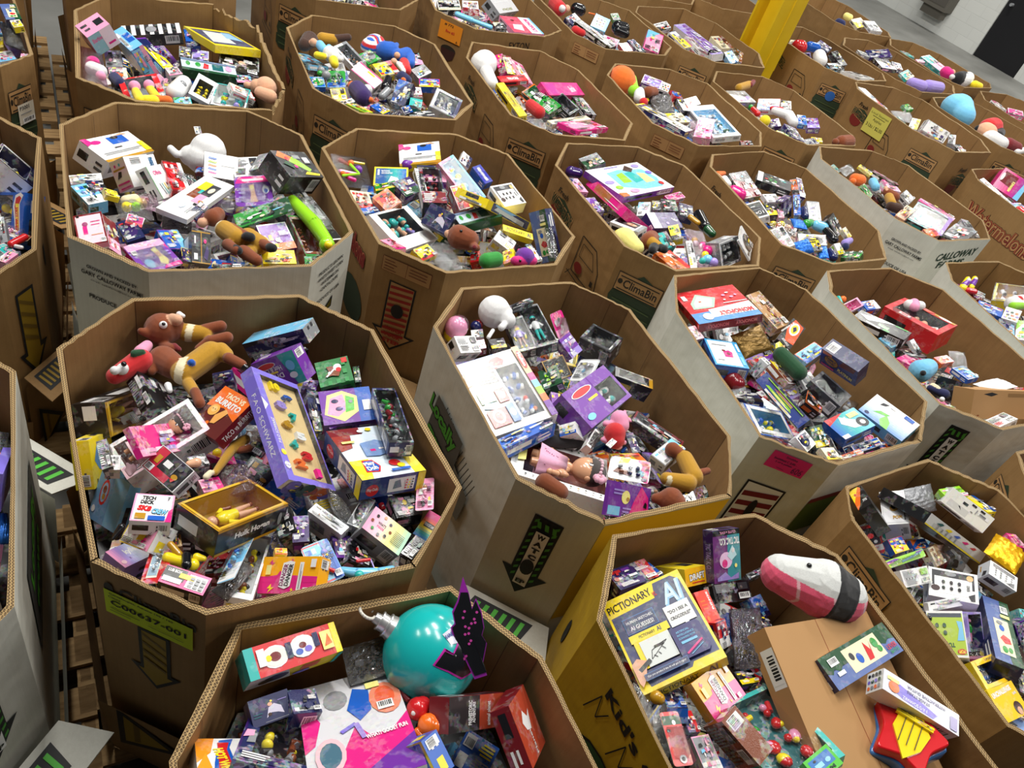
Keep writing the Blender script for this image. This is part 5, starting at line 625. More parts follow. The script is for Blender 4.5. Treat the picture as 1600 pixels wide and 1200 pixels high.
b|1735 2042 1005 132 -410 -107 158 123 100||POPBACK|figure_box|white and black figure box back with six small figure icons, right bin|
b|1956 2174 1015 177 111 -218 116 66 58|L=POPSIDE|POPGRID|figure_box|white figure box standing on edge with a grid of icons at the right|
b|1692 1946 995 534 91 531 157 30 20||A:wwg|toy_card|plain white flap above the lime green figure box, right bin|
b|1671 1816 995 332 -681 43 110 156 90||TURTLE|figure_box|white framed lime green figure box facing up in the right bin|
w|1798 1883 985 512 395 484 103 127 50|win=.1,.05,.95,.95 c=fig:npk|A:vBk|window_box|dark clear pack with a green headed figure right of the lime green figure box|toy package
b|1659 1990 855 -363 53 -218 82 337 50||BLUECARD|toy_box|blue and white rounded card box along the left rim of the right bin|
p|1589 1844 995 13,1609 1852 995 13 k|buckle|small black plastic clip left of the lime green figure box, right bin|clip|p
b|1888 1916 1005 -279 -176 -266 85 393 60||LEVER2|toy_box|tall blue and green box with a cream picture panel near the right edge|
w|1803 1724 1005 196 25 632 138 90 90|win=.12,.14,.9,.8 c=pcs:bb|SPINCH|window_box|yellow open box with blue round goggles at the left rim of the right bin|
b|1824 1616 1015 149 200 640 158 101 40||SPINCH2|toy_box|yellow box front with white letters and a dark haired picture near the lower right edge|
b|1812 1644 945 -314 82 711 103 245 70||FROZEN|toy_box|long pale blue box with pink script along the left rim near the lower right corner|
b|2003 1968 985 538 165 654 85 75 50||A:Bku|toy_package|dark purple pack at the right edge beside the tall blue and green box|
b|2036 2059 975 266 -22 192 36 42 50||A:tcd|toy_package|teal and dark pack at the right edge above the dark purple pack, right bin|
b|1934 1733 985 49 74 -129 42 73 50||A:kdw|toy_package|black and white pack at the right edge beside the yellow box front, right bin|
b|-264 907 1099 185 182 769 229 75 82|S=yyyt|REDPH|toy_box|red, teal yellow box with two round pictures at the far left of the front bin|
b|-257 779 1059 217 147 740 92 61 57||NAVYD|toy_box|dark navy box with a pale dressed figure below the red and teal box|
b|-193 822 1059 -320 213 613 70 68 60|B=BARK|A:BBdg|toy_box|dark navy glitter box end with barcode stickers right of the pale dressed figure|
w|-203 703 1079 -721 30 165 164 202 50|win=.2,.2,.92,.95 c=pcs:yhykg|A:BkU|window_box|dark window box with yellow parts lying above the flame logo card, front bin|
b|-296 629 1079 -695 28 482 102 190 60||HOTW|toy_box|white orange box with a flame shaped logo at the left rim of the front bin|
b|-60 804 1079 -558 -325 512 240 415 50||GOOEY|toy_box|large white and magenta kit box with clay pictures in the middle of the front bin|
b|63 734 1089 897 -1008 554 256 86 50||A:bBcoy:p|toy_box|bright blue box corner with orange shapes at the bottom edge of the front bin|
g|-101 997 1019 -40 -229 599 112 110 30|col=smoke|-|plastic_bag|dark purple folded bag between the red box and the teal ornament, front bin|bag
orn|50 1053 1049|||ornament_ball|big teal glossy ornament ball with silver cap and hook in the front bin|ornament
p|64 900 1059 28,72 911 1059 23 r;59 885 1069 10 w;60 906 1069 9 w;101 868 1069 27,117 870 1069 23 o;98 928 1059 10,110 915 1059 9 o;81 849 1059 9,97 839 1059 9 o|toy_figure|orange red rubbery bug toy beside the big teal ornament, front bin||p
b|212 952 1049 339 762 533 250 80 60||ANIMAL|toy_box|torn black and terracotta box below the big teal ornament, front bin|box
b|335 961 1059 82 924 977 177 153 50||TERRA|toy_box|terracotta box flap with white animal marks at the right of the front bin|box
p|2 942 1039 6,34 923 1039 8 R|toy_part|dark red handle poking out left of the big teal ornament, front bin||p
b|-1229 1144 1025 -56 290 540 41 208 60||FAOEND2|puzzle_box|dark and violet patterned box at the left edge of the photo|toy box
b|-1147 1090 1055 520 1755 1187 177 104 24||FAOSIDE|puzzle_box|violet box side with white serif letters at the left edge of the photo|toy box
g|-1090 993 1015 -161 240 697 32 103 40|col=blue|-|foil_bag|crumpled bright blue foil at the left edge of the photo|
w|-2245 2537 900 258 920 1892 171 171 100|win=.05,.2,.9,.95 c=pcs:ygy|A:wBk|window_box|dark clear box with white edges against the right wall of the left middle bin|
w|-2194 2353 750 952 -554 12 290 226 80|win=.05,.14,.72,.95 c=pcs:rywbg|HOTWBIG|play_set_box|bright blue play set box with a flame logo at the left edge of the photo|toy box
p|-1865 2020 960 14,-1859 2079 960 13 r;-1847 2018 960 7,-1819 2012 970 7 w|toy_car|glossy red toy car piece below the flame logo box||p
b|-1866 1993 950 -42 -11 1250 39 84 40||A:tgp|toy_card|pale teal and pink card below the flame logo box|
b|-1830 1952 960 -48 -85 1553 62 37 40||A:pwv|toy_card|pink and white card at the near rim of the left middle bin|
b|-1973 2106 930 114 -177 739 23 153 40||A:gwk|toy_card|silver grey curved card beside the flame logo box|
b|-2881 3367 1107 155 -27 843 66 134 50||LEVER2|toy_box|green edged box with a cream picture panel in the top left bin|
g|-2807 3277 1057 -112 366 783 83 234 40|col=smoke|-|plastic_bag|black shiny bag in the top left bin|
p|-2851 3297 987 26,-2771 3234 987 25 v|plush_toy|rounded lavender and pink plush in the top left bin||f
b|-2799 3298 1097 176 -100 926 42 59 30||A:yw|toy_card|small yellow card tag in the top left bin|
b|-2773 3169 987 139 -183 861 71 89 40||A:wcp|toy_package|white, blue and pink pack at the near rim of the top left bin|
b|-3009 3429 967 236 -15 643 26 109 50||A:cbk|toy_package|sky blue pack at the left edge of the photo in the top left bin|
b|-2893 3281 977 206 -305 629 35 96 40||A:yyk|toy_card|yellow card at the left edge of the photo in the top left bin|
b|-2671 3165 1027 148 -48 532 28 31 30||A:pw|toy_card|tiny pink tag at the near right corner of the top left bin|
b|-1848 2635 1101 60 404 1481 299 134 84||BACKTXT|toy_box|white yellow boxed back with craft pictures at the far left of the front white bin|
b|-1698 2427 1121 1226 -750 288 101 117 102||LOLS|doll_box|pink and cream patterned box under the craft picture box, front white bin|
w|-1672 2528 1111 344 -71 769 112 136 50||A:wcw|window_box|clear sided box with pale blue insert right of the pink patterned box|
b|-1549 2456 1141 355 973 1397 133 128 46||OLIVIA|toy_box|white, green and maroon boxed pens standing in the middle left of the front white bin|
b|-1535 2535 1131 -42 193 732 71 210 40||A:rwR|toy_card|red and white blister with silver pieces right of the boxed pens, front white bin|
g|-1503 2547 1131 68 155 594 67 94 30|col=clear|-|plastic_bag|clear shiny wrap in front of the white helmet shaped plush, front white bin|
p|-1561 2820 1111 75,-1564 2814 1091 77 w;-1570 2776 1091 61,-1613 2770 1091 44 w;-1683 2740 1111 15,-1650 2729 1101 16 w|plush_helmet|white dome shaped plush with small white knob at far wall of the front white bin|plush toy|f
b|-1637 2871 1161 137 -43 673 26 49 3||A:wg|cloth_tag|small white tag standing up on the white dome plush, front white bin|tag
b|-1429 2687 1151 487 245 511 130 109 30||BACKTXT2|toy_card|white back card with coloured item pictures right of the white dome plush|
b|-1359 2766 1141 16 -105 650 118 158 40||A:wwgk:t|toy_box|white box back with grey text beside the coloured item card, front white bin|
b|-1380 2419 1161 -61 127 1609 379 119 20||HEARTCARD|toy_card|large white hook card with four photo squares in the middle of the front white bin|
b|-1322 2325 1171 394 219 1571 85 34 10||A:Bwg:t|toy_card|navy and white tag overlapping the large white hook card, front white bin|tag
g|-1378 2284 1121 80 246 545 105 69 40|col=smoke|-|plastic_bag|dark clear bubble under the large white hook card, front white bin|
b|-1775 2327 1121 91 -69 725 109 59 30||A:wgc|toy_card|white flap at the left rim of the front white bin|
b|-1700 2238 1131 36 43 1085 71 124 50||A:cwbN|toy_package|light blue and white clear pack at the left rim of the front white bin|
b|-1708 2297 1131 -21 229 960 59 70 30||A:Bkr|toy_card|navy card with red edge above the yellow arrow card, front white bin|
b|-1635 2274 1141 -130 416 779 49 47 20||A:yyk|toy_card|bright yellow pointed card at the left of the front white bin|
g|-1550 2279 1121 7 28 760 117 131 50|col=clear|-|plastic_bag|clear bag of cream and green pieces in the left half of the front white bin|
p|-1607 2314 1101 20,-1589 2342 1101 20 E;-1556 2329 1101 23 e;-1576 2272 1107 20 y;-1553 2291 1107 19 l|toy_figure|yellow and cream soft pieces inside the clear bag of the front white bin||f
g|-1516 2331 1141 -4 143 815 56 89 40|col=foilp|-|foil_bag|silvery pink bag below the boxed pens, front white bin|
b|-1484 2151 1111 78 -237 877 64 130 50||A:BUk|toy_box|dark navy box in the left half of the front white bin|
b|-1495 2197 1121 80 233 384 56 54 30||A:mrbw|toy_package|magenta and violet pack above the dark navy box, front white bin|
b|-1552 2031 1151 76 -189 711 92 183 121|S=Rwpp|MAKEUP|toy_box|pale pink box with a red and white sticker frame at the left rim|
b|-1504 2076 1121 -261 789 660 57 197 40||A:Rpw|toy_card|checked dark red and pink box side next to the pale pink box|
c|-1311 2017 1151 40 37 1056 135 160 20||TWISTY|blister_card|purple and pink rounded card at the near rim of the front white bin|
b|-1325 2160 1131 27 254 939 77 104 40||A:bcyu|toy_package|light blue and yellow pack right of the purple and pink rounded card|
b|-1196 2125 1171 491 417 603 64 119 125||POPBLK|figure_box|black cube box with gold lines at the near rim of the front white bin|
b|-1229 2096 1141 -67 255 617 43 78 30||A:BUy|toy_package|dark violet pack left of the black cube box, front white bin|
p|-1262 2356 1161 28,-1265 2325 1161 33 h;-1284 2287 1151 19 S;-1229 2297 1161 32,-1205 2288 1161 33 E;-1194 2282 1161 35,-1129 2247 1171 35 Y;-1174 2294 1171 20,-1088 2255 1191 16 h;-1086 2239 1201 17,-1072 2243 1201 17 k;-1134 2194 1171 21,-1087 2167 1181 18 h;-1090 2172 1181 17,-1079 2170 1181 15 k|plush_animal|mustard suited brown plush with black feet, left one of pair lying in front white bin||f
p|-1102 2285 1161 38,-1048 2272 1161 35 Y;-1061 2271 1171 21,-1000 2253 1181 19 h;-994 2240 1191 17,-985 2243 1191 16 k;-1076 2199 1161 25,-1014 2180 1161 21 h;-1063 2225 1151 27 Y|plush_animal|mustard suited brown plush, right one of the pair lying in the front white bin||f
b|-1138 2472 1161 238 -344 690 219 81 10||A:nN|felt_strip|bright green textured strip lying across the front white bin|
c|-1245 2605 1151 161 -155 530 143 188 20||TWISTY2|blister_card|purple and pink hang card behind the green textured strip, front white bin|
w|-1126 2731 1261 113 434 1126 195 141 97|win=.05,.05,.1,.1|COLORBOX|toy_box|black box printed with bright blasters at the far right of the front white bin|
b|-1259 2794 1131 812 865 1597 132 135 50||A:gwd|toy_card|silver grey box side left of the bright blaster box, front white bin|
c|-1004 2635 1141 29 119 918 62 379 30||A:wkg|blister_card|white edged clear blister along the right wall of the front white bin|
p|-1092 2636 1151 23,-950 2534 1151 31 l;-950 2534 1151 31,-865 2454 1151 26 l;-850 2419 1161 31 l;-836 2395 1181 16 y|toy_bat|lime green toy bat with round ball end by the right wall, front white bin||p
w|-963 2483 1121 38 149 746 70 241 70|c=pcs:hhR|A:hRn|window_box|reddish brown window box beside the lime green toy bat, front white bin|
b|-978 2283 1131 120 5 589 120 73 40||A:yyko|toy_box|yellow and black box at the near rim under the pair of brown plushes|
b|-1048 2409 1121 325 136 863 117 124 40||A:uoyw|toy_package|orange and violet pack below the green textured strip, front white bin|
b|-873 2333 1131 84 -62 502 47 49 30||A:nN|toy_package|green corner of a pack at the near right corner of the front white bin|
b|-1090 2117 1141 69 -43 518 102 20 20||A:kwk:t|toy_card|black and white striped card edge at the near rim of the front white bin|
g|-1322 2524 1121 175 -153 552 71 103 40|col=clear|-|plastic_bag|clear red and blue blister left of the purple hang card, front white bin|
b|-1515 2686 1101 126 -160 380 47 47 50||A:Rbk|toy_box|dark red and blue box at the foot of the white dome plush|
g|-1055 3275 1013 526 872 1034 328 153 50|col=clear|-|plastic_bag|clear plastic bag full of spiky neon pieces in the far left corner|
p|-1132 3246 1053 12,-1086 3231 1053 6 r;-1082 3257 1053 15 o;-1078 3238 1053 8,-1014 3178 1063 6 l;-1090 3152 1053 10,-1014 3181 1053 7 p;-1048 3137 1053 15 r;-1061 3108 1062 7,-1009 3171 1062 6 l;-1074 3273 1053 6,-1032 3291 1053 6 y;-1031 3222 1053 20 u;-1073 3140 1053 13 o;-1033 3121 1053 10,-1010 3122 1053 10 m|toy_ball|neon orange, green and purple spiky toy inside the clear bag of the far left corner||p
b|-881 3254 1063 240 -174 325 159 129 50|S=yyyy|NATGEO|toy_box|blue box with bright yellow frame left of centre in watch step bin|
b|-831 3513 1093 206 -294 382 203 164 40|S=yyyy|BACKTXT|toy_box|white box back with yellow edge standing at the far wall, watch step bin|
p|-864 3429 1053 24,-838 3452 1053 20 u|toy_ball|shiny purple ball in front of the standing white box back, watch step bin||p
w|-687 3268 1093 90 -104 440 110 305 80|win=.2,.3,.9,.9 c=pcs:rkR|A:kRB|window_box|open black box with a red vehicle and white spine text, watch step bin|
b|-720 3238 1083 69 122 522 36 267 30||A:wkw:t|toy_box|white box spine with small black marks left of the red vehicle, watch step bin|
b|-714 3395 1073 205 -95 428 117 99 40||A:uprk|toy_card|purple and red picture card above the red vehicle, watch step bin|
w|-576 3428 1083 485 195 1240 119 260 70|win=.1,.05,.9,.95 c=pcs:cypyc|A:pcgw|window_box|long clear doll tray with teal and yellow dolls by the far right|doll box
b|-621 3643 1083 425 316 1651 100 61 20||A:wBw|toy_card|white pointed card flap left of the blue lettered box, watch step bin|
b|-514 3601 1063 353 34 1012 53 112 50||SCIENCE|toy_box|deep blue box with white lettering near the right wall, watch step bin|
b|-345 3457 1083 186 -16 840 128 147 65||POPBACK|figure_box|white and black box back near the right wall of watch step bin|
b|-537 3292 1073 518 -63 749 73 131 91||A:ryw|toy_box|red and orange box with barcode right of the open black box, watch step bin|
b|-814 3012 1083 325 -275 1053 85 102 42||A:oro|toy_box|bright orange red box below the yellow framed box, watch step bin|
b|-781 3203 1073 214 -13 1059 103 103 50||A:UNhu|toy_package|dark purple pack with green creature picture, watch step bin|
b|-876 3173 1053 169 -322 540 99 48 50||A:nyk|toy_package|green and brown pack below the yellow framed box, watch step bin|
b|-923 3003 1043 136 190 664 89 107 50||A:Erh|toy_box|cream and red box at the left rim of watch step bin|
b|-859 2928 1053 112 -58 777 76 38 40||A:bBw|toy_package|blue and white pack edge at the left rim, watch step bin|
w|-686 2914 1043 125 437 1273 336 209 60|win=.16,.3,.86,.95 c=pcs:tttSvS|WELLNESS|play_set_box|white tray box with mint bottles and wooden toys at the left rim|play set box
b|-670 2699 1083 -225 23 1075 54 106 30||A:pmr|toy_card|pink pack edge below the white tray box, watch step bin|
b|-533 2713 1093 185 146 1143 96 67 30||A:yrwk|toy_package|yellow and red pack with a black ring at the near rim, watch step bin|
g|-461 2752 1103 -110 -131 598 113 241 50|col=clear|-|plastic_bag|large clear crumpled bag at the near rim of watch step bin|
b|-566 2998 1093 853 84 -104 122 101 72||NAVYD|toy_box|navy box with white figure drawing in the middle of watch step bin|
b|-419 3128 1103 35 -273 679 201 103 42|S=NNNN|LEVERTOP|toy_box|green topped box with red and green pieces in the middle right, watch step bin|
p|-440 2901 1103 54,-397 2905 1103 46 h;-490 2894 1103 17,-464 2883 1103 17 S;-445 2933 1113 17 w;-435 2876 1149 7 k;-364 2870 1103 19,-347 2851 1113 16 h;-356 2834 1123 12 R|plush_animal|brown plush head with one white eye pink ear at near half of watch step bin||f
b|-282 3242 1093 1589 46 1761 43 418 188||PICTS|board_game_box|yellow and white drawing game box half buried at the right, watch step bin|
b|-218 3117 1103 63 157 342 149 45 30||PICTS2|board_game_box|yellow box edge with dark serif letters at the right, watch step bin|
b|-256 3039 1083 307 166 1512 82 95 60||A:wwky:t|toy_box|white and yellow box with barcode below the yellow box edge, watch step bin|
b|-111 3206 1073 1118 -784 239 90 242 62||LEVER2|toy_box|tall green and blue box standing at the near right wall, watch step bin|
g|-86 3188 1123 98 -148 356 42 349 20|col=clear|-|plastic_bag|clear film along the right wall beside the tall green and blue box|
p|-143 2932 1103 45 u;-175 2880 1103 21,-105 2930 1103 21 m;-178 2969 1103 10 m;-155 2876 1114 7 k|plush_toy|magenta and purple round plush at the near rim, watch step bin||f
p|-288 2815 1093 34,-254 2853 1093 34 n|plush_toy|green plush with dark label at the near rim beside the purple plush||f
b|-213 2929 1083 133 -672 278 51 94 40||A:yop|toy_card|yellow card wedge between the green and purple plushes, watch step bin|
b|-116 3030 1083 176 -49 789 31 113 40||A:kwyr|toy_package|thin patterned pack edge left of the tall green and blue box, watch step bin|
b|-346 2862 1063 110 -480 237 40 75 40||A:rkt|toy_package|small dark red pack below the brown plush head, watch step bin|
b|-22 4272 1040 148 -384 674 115 111 50||A:gNk:l|toy_box|grey and green box corner against the far wall behind the map puzzle|
p|-111 4102 1010 32,-71 4117 1010 29 U|toy_ball|dark purple lump left of the map puzzle, map puzzle bin||p
b|218 4180 1060 -48 28 992 489 294 36|S=uuuu|MAP|puzzle_box|white puzzle box with a blue map picture and violet sides, map puzzle bin|puzzle box
b|115 3868 1060 150 -1072 594 54 433 362||BARBIE|doll_box|long hot pink box with yellow letters along the left rim, map puzzle bin|
b|-44 3916 1040 18 66 691 63 127 40||A:pBv|toy_package|pink and navy pack at the left rim above the hot pink box|
b|73 3765 1040 167 -19 751 66 111 50||A:uvk|toy_package|violet pack at the left rim below the hot pink box, map puzzle bin|
b|496 4259 1020 150 -17 905 134 51 30||A:mmp|toy_card|bright pink card end right of the map puzzle, map puzzle bin|
b|334 3948 1030 177 -404 44 66 123 60||A:wcg|toy_box|white and pale blue box below the map puzzle, map puzzle bin|
b|456 3888 1040 240 100 693 200 108 60||PURPBOX|toy_box|dark purple box with white end in the middle of map puzzle bin|
b|470 4108 1030 170 -85 323 85 98 40||A:kNd|toy_package|black and green pack below the bright pink card end, map puzzle bin|
b|398 4045 1030 154 -336 138 48 86 40||A:kgy|toy_package|black striped pack right of the pale blue box, map puzzle bin|
b|570 4120 1030 155 -13 172 81 110 50||A:Bkw|toy_package|navy and black pack by the right wall, map puzzle bin|
p|645 4120 1030 32,685 4009 1030 32 k;596 4041 1036 16,641 4006 1036 16 Y|toy_figure|black creature toy with gold bits by the right wall, map puzzle bin||p
p|702 3988 1030 27,729 3957 1030 23 N|toy_ball|green rubber piece by the right wall of the map puzzle bin||p
b|272 3673 1050 -167 -150 1112 91 170 50||POPDOLL|figure_box|clear box with a brown haired figure at the left rim, map puzzle bin|
p|267 3488 1060 60,333 3446 1060 42 e;232 3523 1060 22 y;324 3450 1080 21 y|plush_toy|pale yellow round plush at the left rim, map puzzle bin||f
p|389 3564 1060 43,402 3623 1050 40 h;415 3465 1090 24,408 3414 1100 21 k;453 3484 1090 21,466 3461 1100 20 k;402 3541 1070 29,440 3506 1080 24 Y|plush_animal|mustard suited brown plush with its black feet towards the left rim, map puzzle bin||f
b|476 3656 1050 296 -116 704 67 106 50||A:tkT|toy_box|small teal box right of the black footed plush, map puzzle bin|
b|523 3798 1040 264 -430 351 55 108 40||A:ykn|toy_package|yellow and black pack above the small teal box, map puzzle bin|
g|663 3725 1060 63 -39 285 113 342 50|col=foilp|-|foil_bag|clear bag of pink, yellow and teal pieces near the near rim, map puzzle bin|plastic bag
p|632 3785 1041 18 y;676 3748 1045 23 m;693 3659 1050 19 y;708 3619 1050 26 c;740 3612 1050 25 v;701 3705 1050 30 m;682 3587 1050 17 t;640 3754 1042 17 w|toy_beads|pink, yellow and teal beads inside the clear bag near the near rim||p
b|617 3591 1060 182 -357 226 33 209 40||A:wky:t|toy_card|white card strip with barcode left of the clear bag of beads, map puzzle bin|
b|533 3503 1040 -50 57 911 131 153 50||A:orSw|toy_package|orange and pink pack with peach pictures at the near rim, map puzzle bin|
w|814 3725 1080 954 302 895 147 133 90|win=.08,.1,.92,.9 c=pcs:gwg|A:gdw|figure_box|clear sided figure box standing at the near right corner of the map puzzle bin|
b|896 3872 1090 462 524 1380 224 126 10||A:wdw|toy_card|white frame with dark window standing at the near right corner of the map puzzle bin|toy box
p|759 4906 971 23,802 4965 971 15 o;755 4863 975 23,781 4846 975 18 S;803 4843 985 24,830 4788 985 21 w|plush_toy|small peach and white plush in the far left corner, game controller bin||f
b|934 4831 1005 325 -9 758 147 204 40||A:kRwd:l|toy_box|black box with red picture and white ticks at the far left, game controller bin|
b|1131 5035 1015 -42 -35 1485 159 226 50||CONSOLE|toy_box|black and white rounded box with green controller drawing at the far wall|
b|1104 4751 1015 138 -100 543 99 81 30||A:wwg|toy_card|white curved card edge below the controller drawing box, game controller bin|
b|1278 5093 1005 225 -460 147 43 153 50||A:ok|toy_card|orange card right of the controller drawing box, game controller bin|
b|1325 5117 1005 149 19 159 38 209 50||A:Uw|toy_card|purple and white spine right of the orange card, game controller bin|
p|852 4648 1015 35,894 4627 1015 39 m;827 4609 1015 19 p|toy_ball|shiny hot pink rounded toy at the left rim, game controller bin||p
b|1000 4483 1025 42 -538 316 88 185 45||BLACKPOP|figure_box|white framed black figure box at the left rim, game controller bin|
b|1103 4611 1005 250 -284 323 56 100 50||A:kyd|toy_package|dark pack with gold figure right of the white framed black box, game controller bin|
b|1156 4667 1015 202 -276 142 35 204 40||A:pgw|toy_package|pink clear pack in the middle of the controller bin|
b|1205 4672 1015 1143 465 1033 106 133 50||A:Uk|toy_box|dark purple tall pack in the middle of the controller bin|
b|1268 4770 1025 184 -432 36 41 213 40||A:bBc|toy_package|tall blue pack right of the dark purple tall pack, game controller bin|
w|1382 4768 1025 259 -209 139 79 183 60|win=.2,.2,.85,.95 c=pcs:gvk|A:wwk|figure_box|white window box with a rounded slot near the right wall, game controller bin|
p|1319 4756 1015 24,1322 4668 1015 24 B|toy_figure|dark navy figure beside the white slotted window box, game controller bin||p
g|1282 4559 1015 45 -75 221 91 98 30|col=blue|-|foil_bag|bright blue foil bag in the middle of the controller bin|
p|1331 4590 1005 28,1359 4629 1005 23 n;1400 4626 1005 31,1442 4624 1005 34 c|toy_ball|green and pale aqua balls in the middle of the controller bin||p
g|1170 4417 1015 129 -25 616 136 118 40|col=clear|-|plastic_bag|clear bag with yellow and orange pieces at the left rim, game controller bin|
p|1116 4441 995 18 y;1170 4472 995 23 y;1209 4455 995 23 S;1150 4439 995 18 o|toy_beads|yellow and orange pieces inside the clear bag at the left rim, game controller bin||p
b|1153 4246 1025 102 -688 324 69 206 39||A:wwgp:t|toy_box|plain white box with small print at the left rim, game controller bin|
b|1349 4384 1015 235 -273 122 167 95 40||A:wgyk|toy_card|white card with gold print above the blue and yellow bags, game controller bin|
g|1283 4205 1045 493 -63 769 111 91 40|col=blue|-|foil_bag|blue crinkled snack style bag at the near rim, game controller bin|
b|1343 4253 1045 427 -145 526 66 72 20||A:yk|toy_card|yellow label patch between the blue crinkled bags, game controller bin|
g|1395 4248 1035 215 -470 146 56 103 30|col=blue|-|foil_bag|second blue crinkled bag at the near rim right of the yellow patch|
b|1516 4680 1025 533 333 1206 136 127 50||A:kdk|toy_box|black box leaning at the right wall, game controller bin|
p|1456 4566 1015 28,1491 4493 1015 31 k|toy_figure|black rubber toy under the black leaning box, game controller bin||p
b|1597 4661 1015 505 116 1087 44 69 30||A:Eyw|toy_card|cream and yellow card at the right wall, game controller bin|
p|1557 4476 1025 23,1596 4538 1025 20 v;1557 4434 1025 23 B|toy_figure|lavender and navy plush pair at the right wall, game controller bin||f
p|1443 4281 1025 25,1462 4234 1025 26 B|toy_figure|navy knobbly toy at the near rim, game controller bin||p
b|1591 4359 1025 -460 -307 1195 115 102 40||A:NnE|toy_box|green box with cream letters at the near rim, game controller bin|
b|1513 4376 1025 465 -37 669 44 72 40||A:wyl|toy_package|white and yellow pack right of the navy knobbly toy, game controller bin|
b|1628 5713 999 279 15 1045 50 74 40||A:tN|toy_card|teal card at the far left of the far white bin|
g|1726 5756 1019 409 19 1015 144 78 40|col=clear|-|plastic_bag|clear dark bag at the far left of the far white bin|
b|1834 5761 1049 195 -63 1083 42 109 20||A:yyk:t|toy_card|bright yellow curved tag at the far wall of the far white bin|tag
p|1724 5499 1049 41,1763 5512 1049 41 o;1701 5443 1049 23 o|plush_toy|orange round plush at the left rim of the far white bin||f
b|1979 5783 1039 -136 71 617 85 243 40||A:kpw|toy_package|dark clear card behind the orange round plush, far white bin|
b|2026 5671 1039 93 55 442 107 118 50||A:pmkw|toy_box|pink and black striped box by the right wall of the far white bin|
p|1887 5639 1029 31,1896 5559 1029 30 c|plush_toy|grey blue curved plush right of the orange round plush, far white bin||f
b|1794 5358 1049 498 145 1256 77 99 50||A:nNE|toy_box|green box corner at the left rim of the far white bin|
p|1950 5375 1059 31,1955 5279 1059 31 Y;1948 5456 1059 30,1998 5415 1059 35 h;1937 5489 1069 16,1941 5450 1069 16 S|plush_animal|mustard suited brown plush curled at the left rim of the far white bin||f
b|2122 5543 1049 409 2 1114 99 88 40||A:wkd|toy_package|silver and black pack by the right wall of the far white bin|
p|1952 5257 1049 31,2008 5263 1049 34 H|toy_figure|dark brown toy below the curled brown plush, far white bin||f
b|2045 5215 1059 80 -142 1075 193 67 40||A:SEh|toy_package|peach and cream pack in the middle of the far white bin|
w|2211 5233 1069 351 -100 -405 248 198 50|c=pcs:ttcgp|A:kut|window_box|dark clear box of teal curly pieces at the near half of the far white bin|
b|2320 5486 1059 102 -130 1078 44 265 20||A:pmv|toy_card|pink card edge behind the teal curly pieces, far white bin|
b|2195 5043 1059 211 -85 594 92 68 30||A:orw|toy_package|small orange red pack at the near rim of the far white bin|
b|2424 5207 1059 66 -211 -560 144 262 50||A:dkwr|toy_box|dark grey box with thin white frame at the near rim of the far white bin|
b|2542 5372 1059 75 26 290 58 195 40||A:gkrw:t|toy_box|grey and black striped box side at the near rim of the far white bin|
b|3015 6421 1035 216 -56 885 59 290 30||A:wg|toy_card|long white card edge along the left rim of the big red lettered bin|
b|3198 6661 1055 648 -602 1185 183 226 106||PINKDOLL|doll_box|bright pink doll box with a dark red window in the big red lettered bin|
b|3154 6255 1035 64 -115 544 125 93 40||A:vcw|toy_package|lavender clear pack below the bright pink doll box, big red lettered bin|
p|3100 6088 1055 38,3129 6046 1055 38 r|toy_ball|red and white printed round toy at the right edge below the pink doll box||p
b|-2401 3371 1138 1718 521 1185 123 110 109||BARBOX|doll_box|pink, teal and pale striped box at the far left of the torn rim bin|
b|-2508 3920 1008 252 -106 649 302 88 69|S=kkkk|STRIPES|toy_box|black and white striped box at the far wall of the torn rim bin|
b|-2166 4045 1048 -213 42 944 261 379 39|S=yyyy|PICTS|board_game_box|flat yellow navy drawing game box, uppermost at the far right of the torn rim bin|
b|-2310 3984 1018 195 -65 629 71 161 50||A:bBk|board_game_box|blue box edge under the flat drawing game box, torn rim bin|
b|-1998 3923 1008 46 148 475 206 203 60||A:kkdg|toy_box|large black box below the flat drawing game box, torn rim bin|
b|-2292 3604 1048 90 6 1023 55 296 50||A:Bywu:l|board_game_box|navy box with yellow corner in the middle of the torn rim bin|
b|-2250 3458 1058 1604 424 1150 66 165 218||A:cpyb:p|toy_box|light blue and pink box end left of the green topped box, torn rim bin|
g|-2353 3220 1078 17 249 672 100 365 40|col=foilp|-|foil_bag|clear pink bag with an orange header at the left rim of the torn rim bin|
p|-2395 3267 1058 34 m;-2361 3213 1062 33,-2321 3216 1062 30 w;-2292 3175 1064 23 p|doll|pink and white doll skirt inside the clear bag with orange header, torn rim bin|doll|f
b|-2392 3417 1038 222 -97 632 74 132 40||A:gvk|toy_card|grey patterned card right of the orange header bag, torn rim bin|
p|-2274 3247 1038 27,-2225 3216 1038 27 B;-2266 3284 1038 14 o|plush_toy|dark blue and orange toy right of the pink doll skirt, torn rim bin||f
w|-2108 3208 1058 197 -156 773 176 201 70|win=.15,.2,.85,.95|A:rgR|window_box|red trimmed grey window box at the near rim of the torn rim bin|
p|-2108 3151 1088 27 p;-2085 3125 1078 20,-2027 3067 1078 23 y;-2074 3210 1088 25 p;-2058 3195 1078 19,-2003 3152 1078 20 y;-1988 3128 1078 20,-1946 3153 1078 23 o;-2010 3085 1078 26,-1989 3107 1078 26 y|plush_bird|yellow and orange plush bird feet with pink tips at the near rim|plush toy|f
b|-2019 3646 1058 93 111 629 264 99 49|S=NNNN|LEVERTOP|toy_box|green sided box with picture strip on top in the middle of the torn rim bin|
b|-2200 3730 1048 160 85 532 56 94 40||A:kdg|toy_package|black clear pack above the green sided box, torn rim bin|
b|-2129 3754 1048 181 11 499 82 95 40||A:vUw|toy_package|silvery purple pack under the flat drawing game box, torn rim bin|
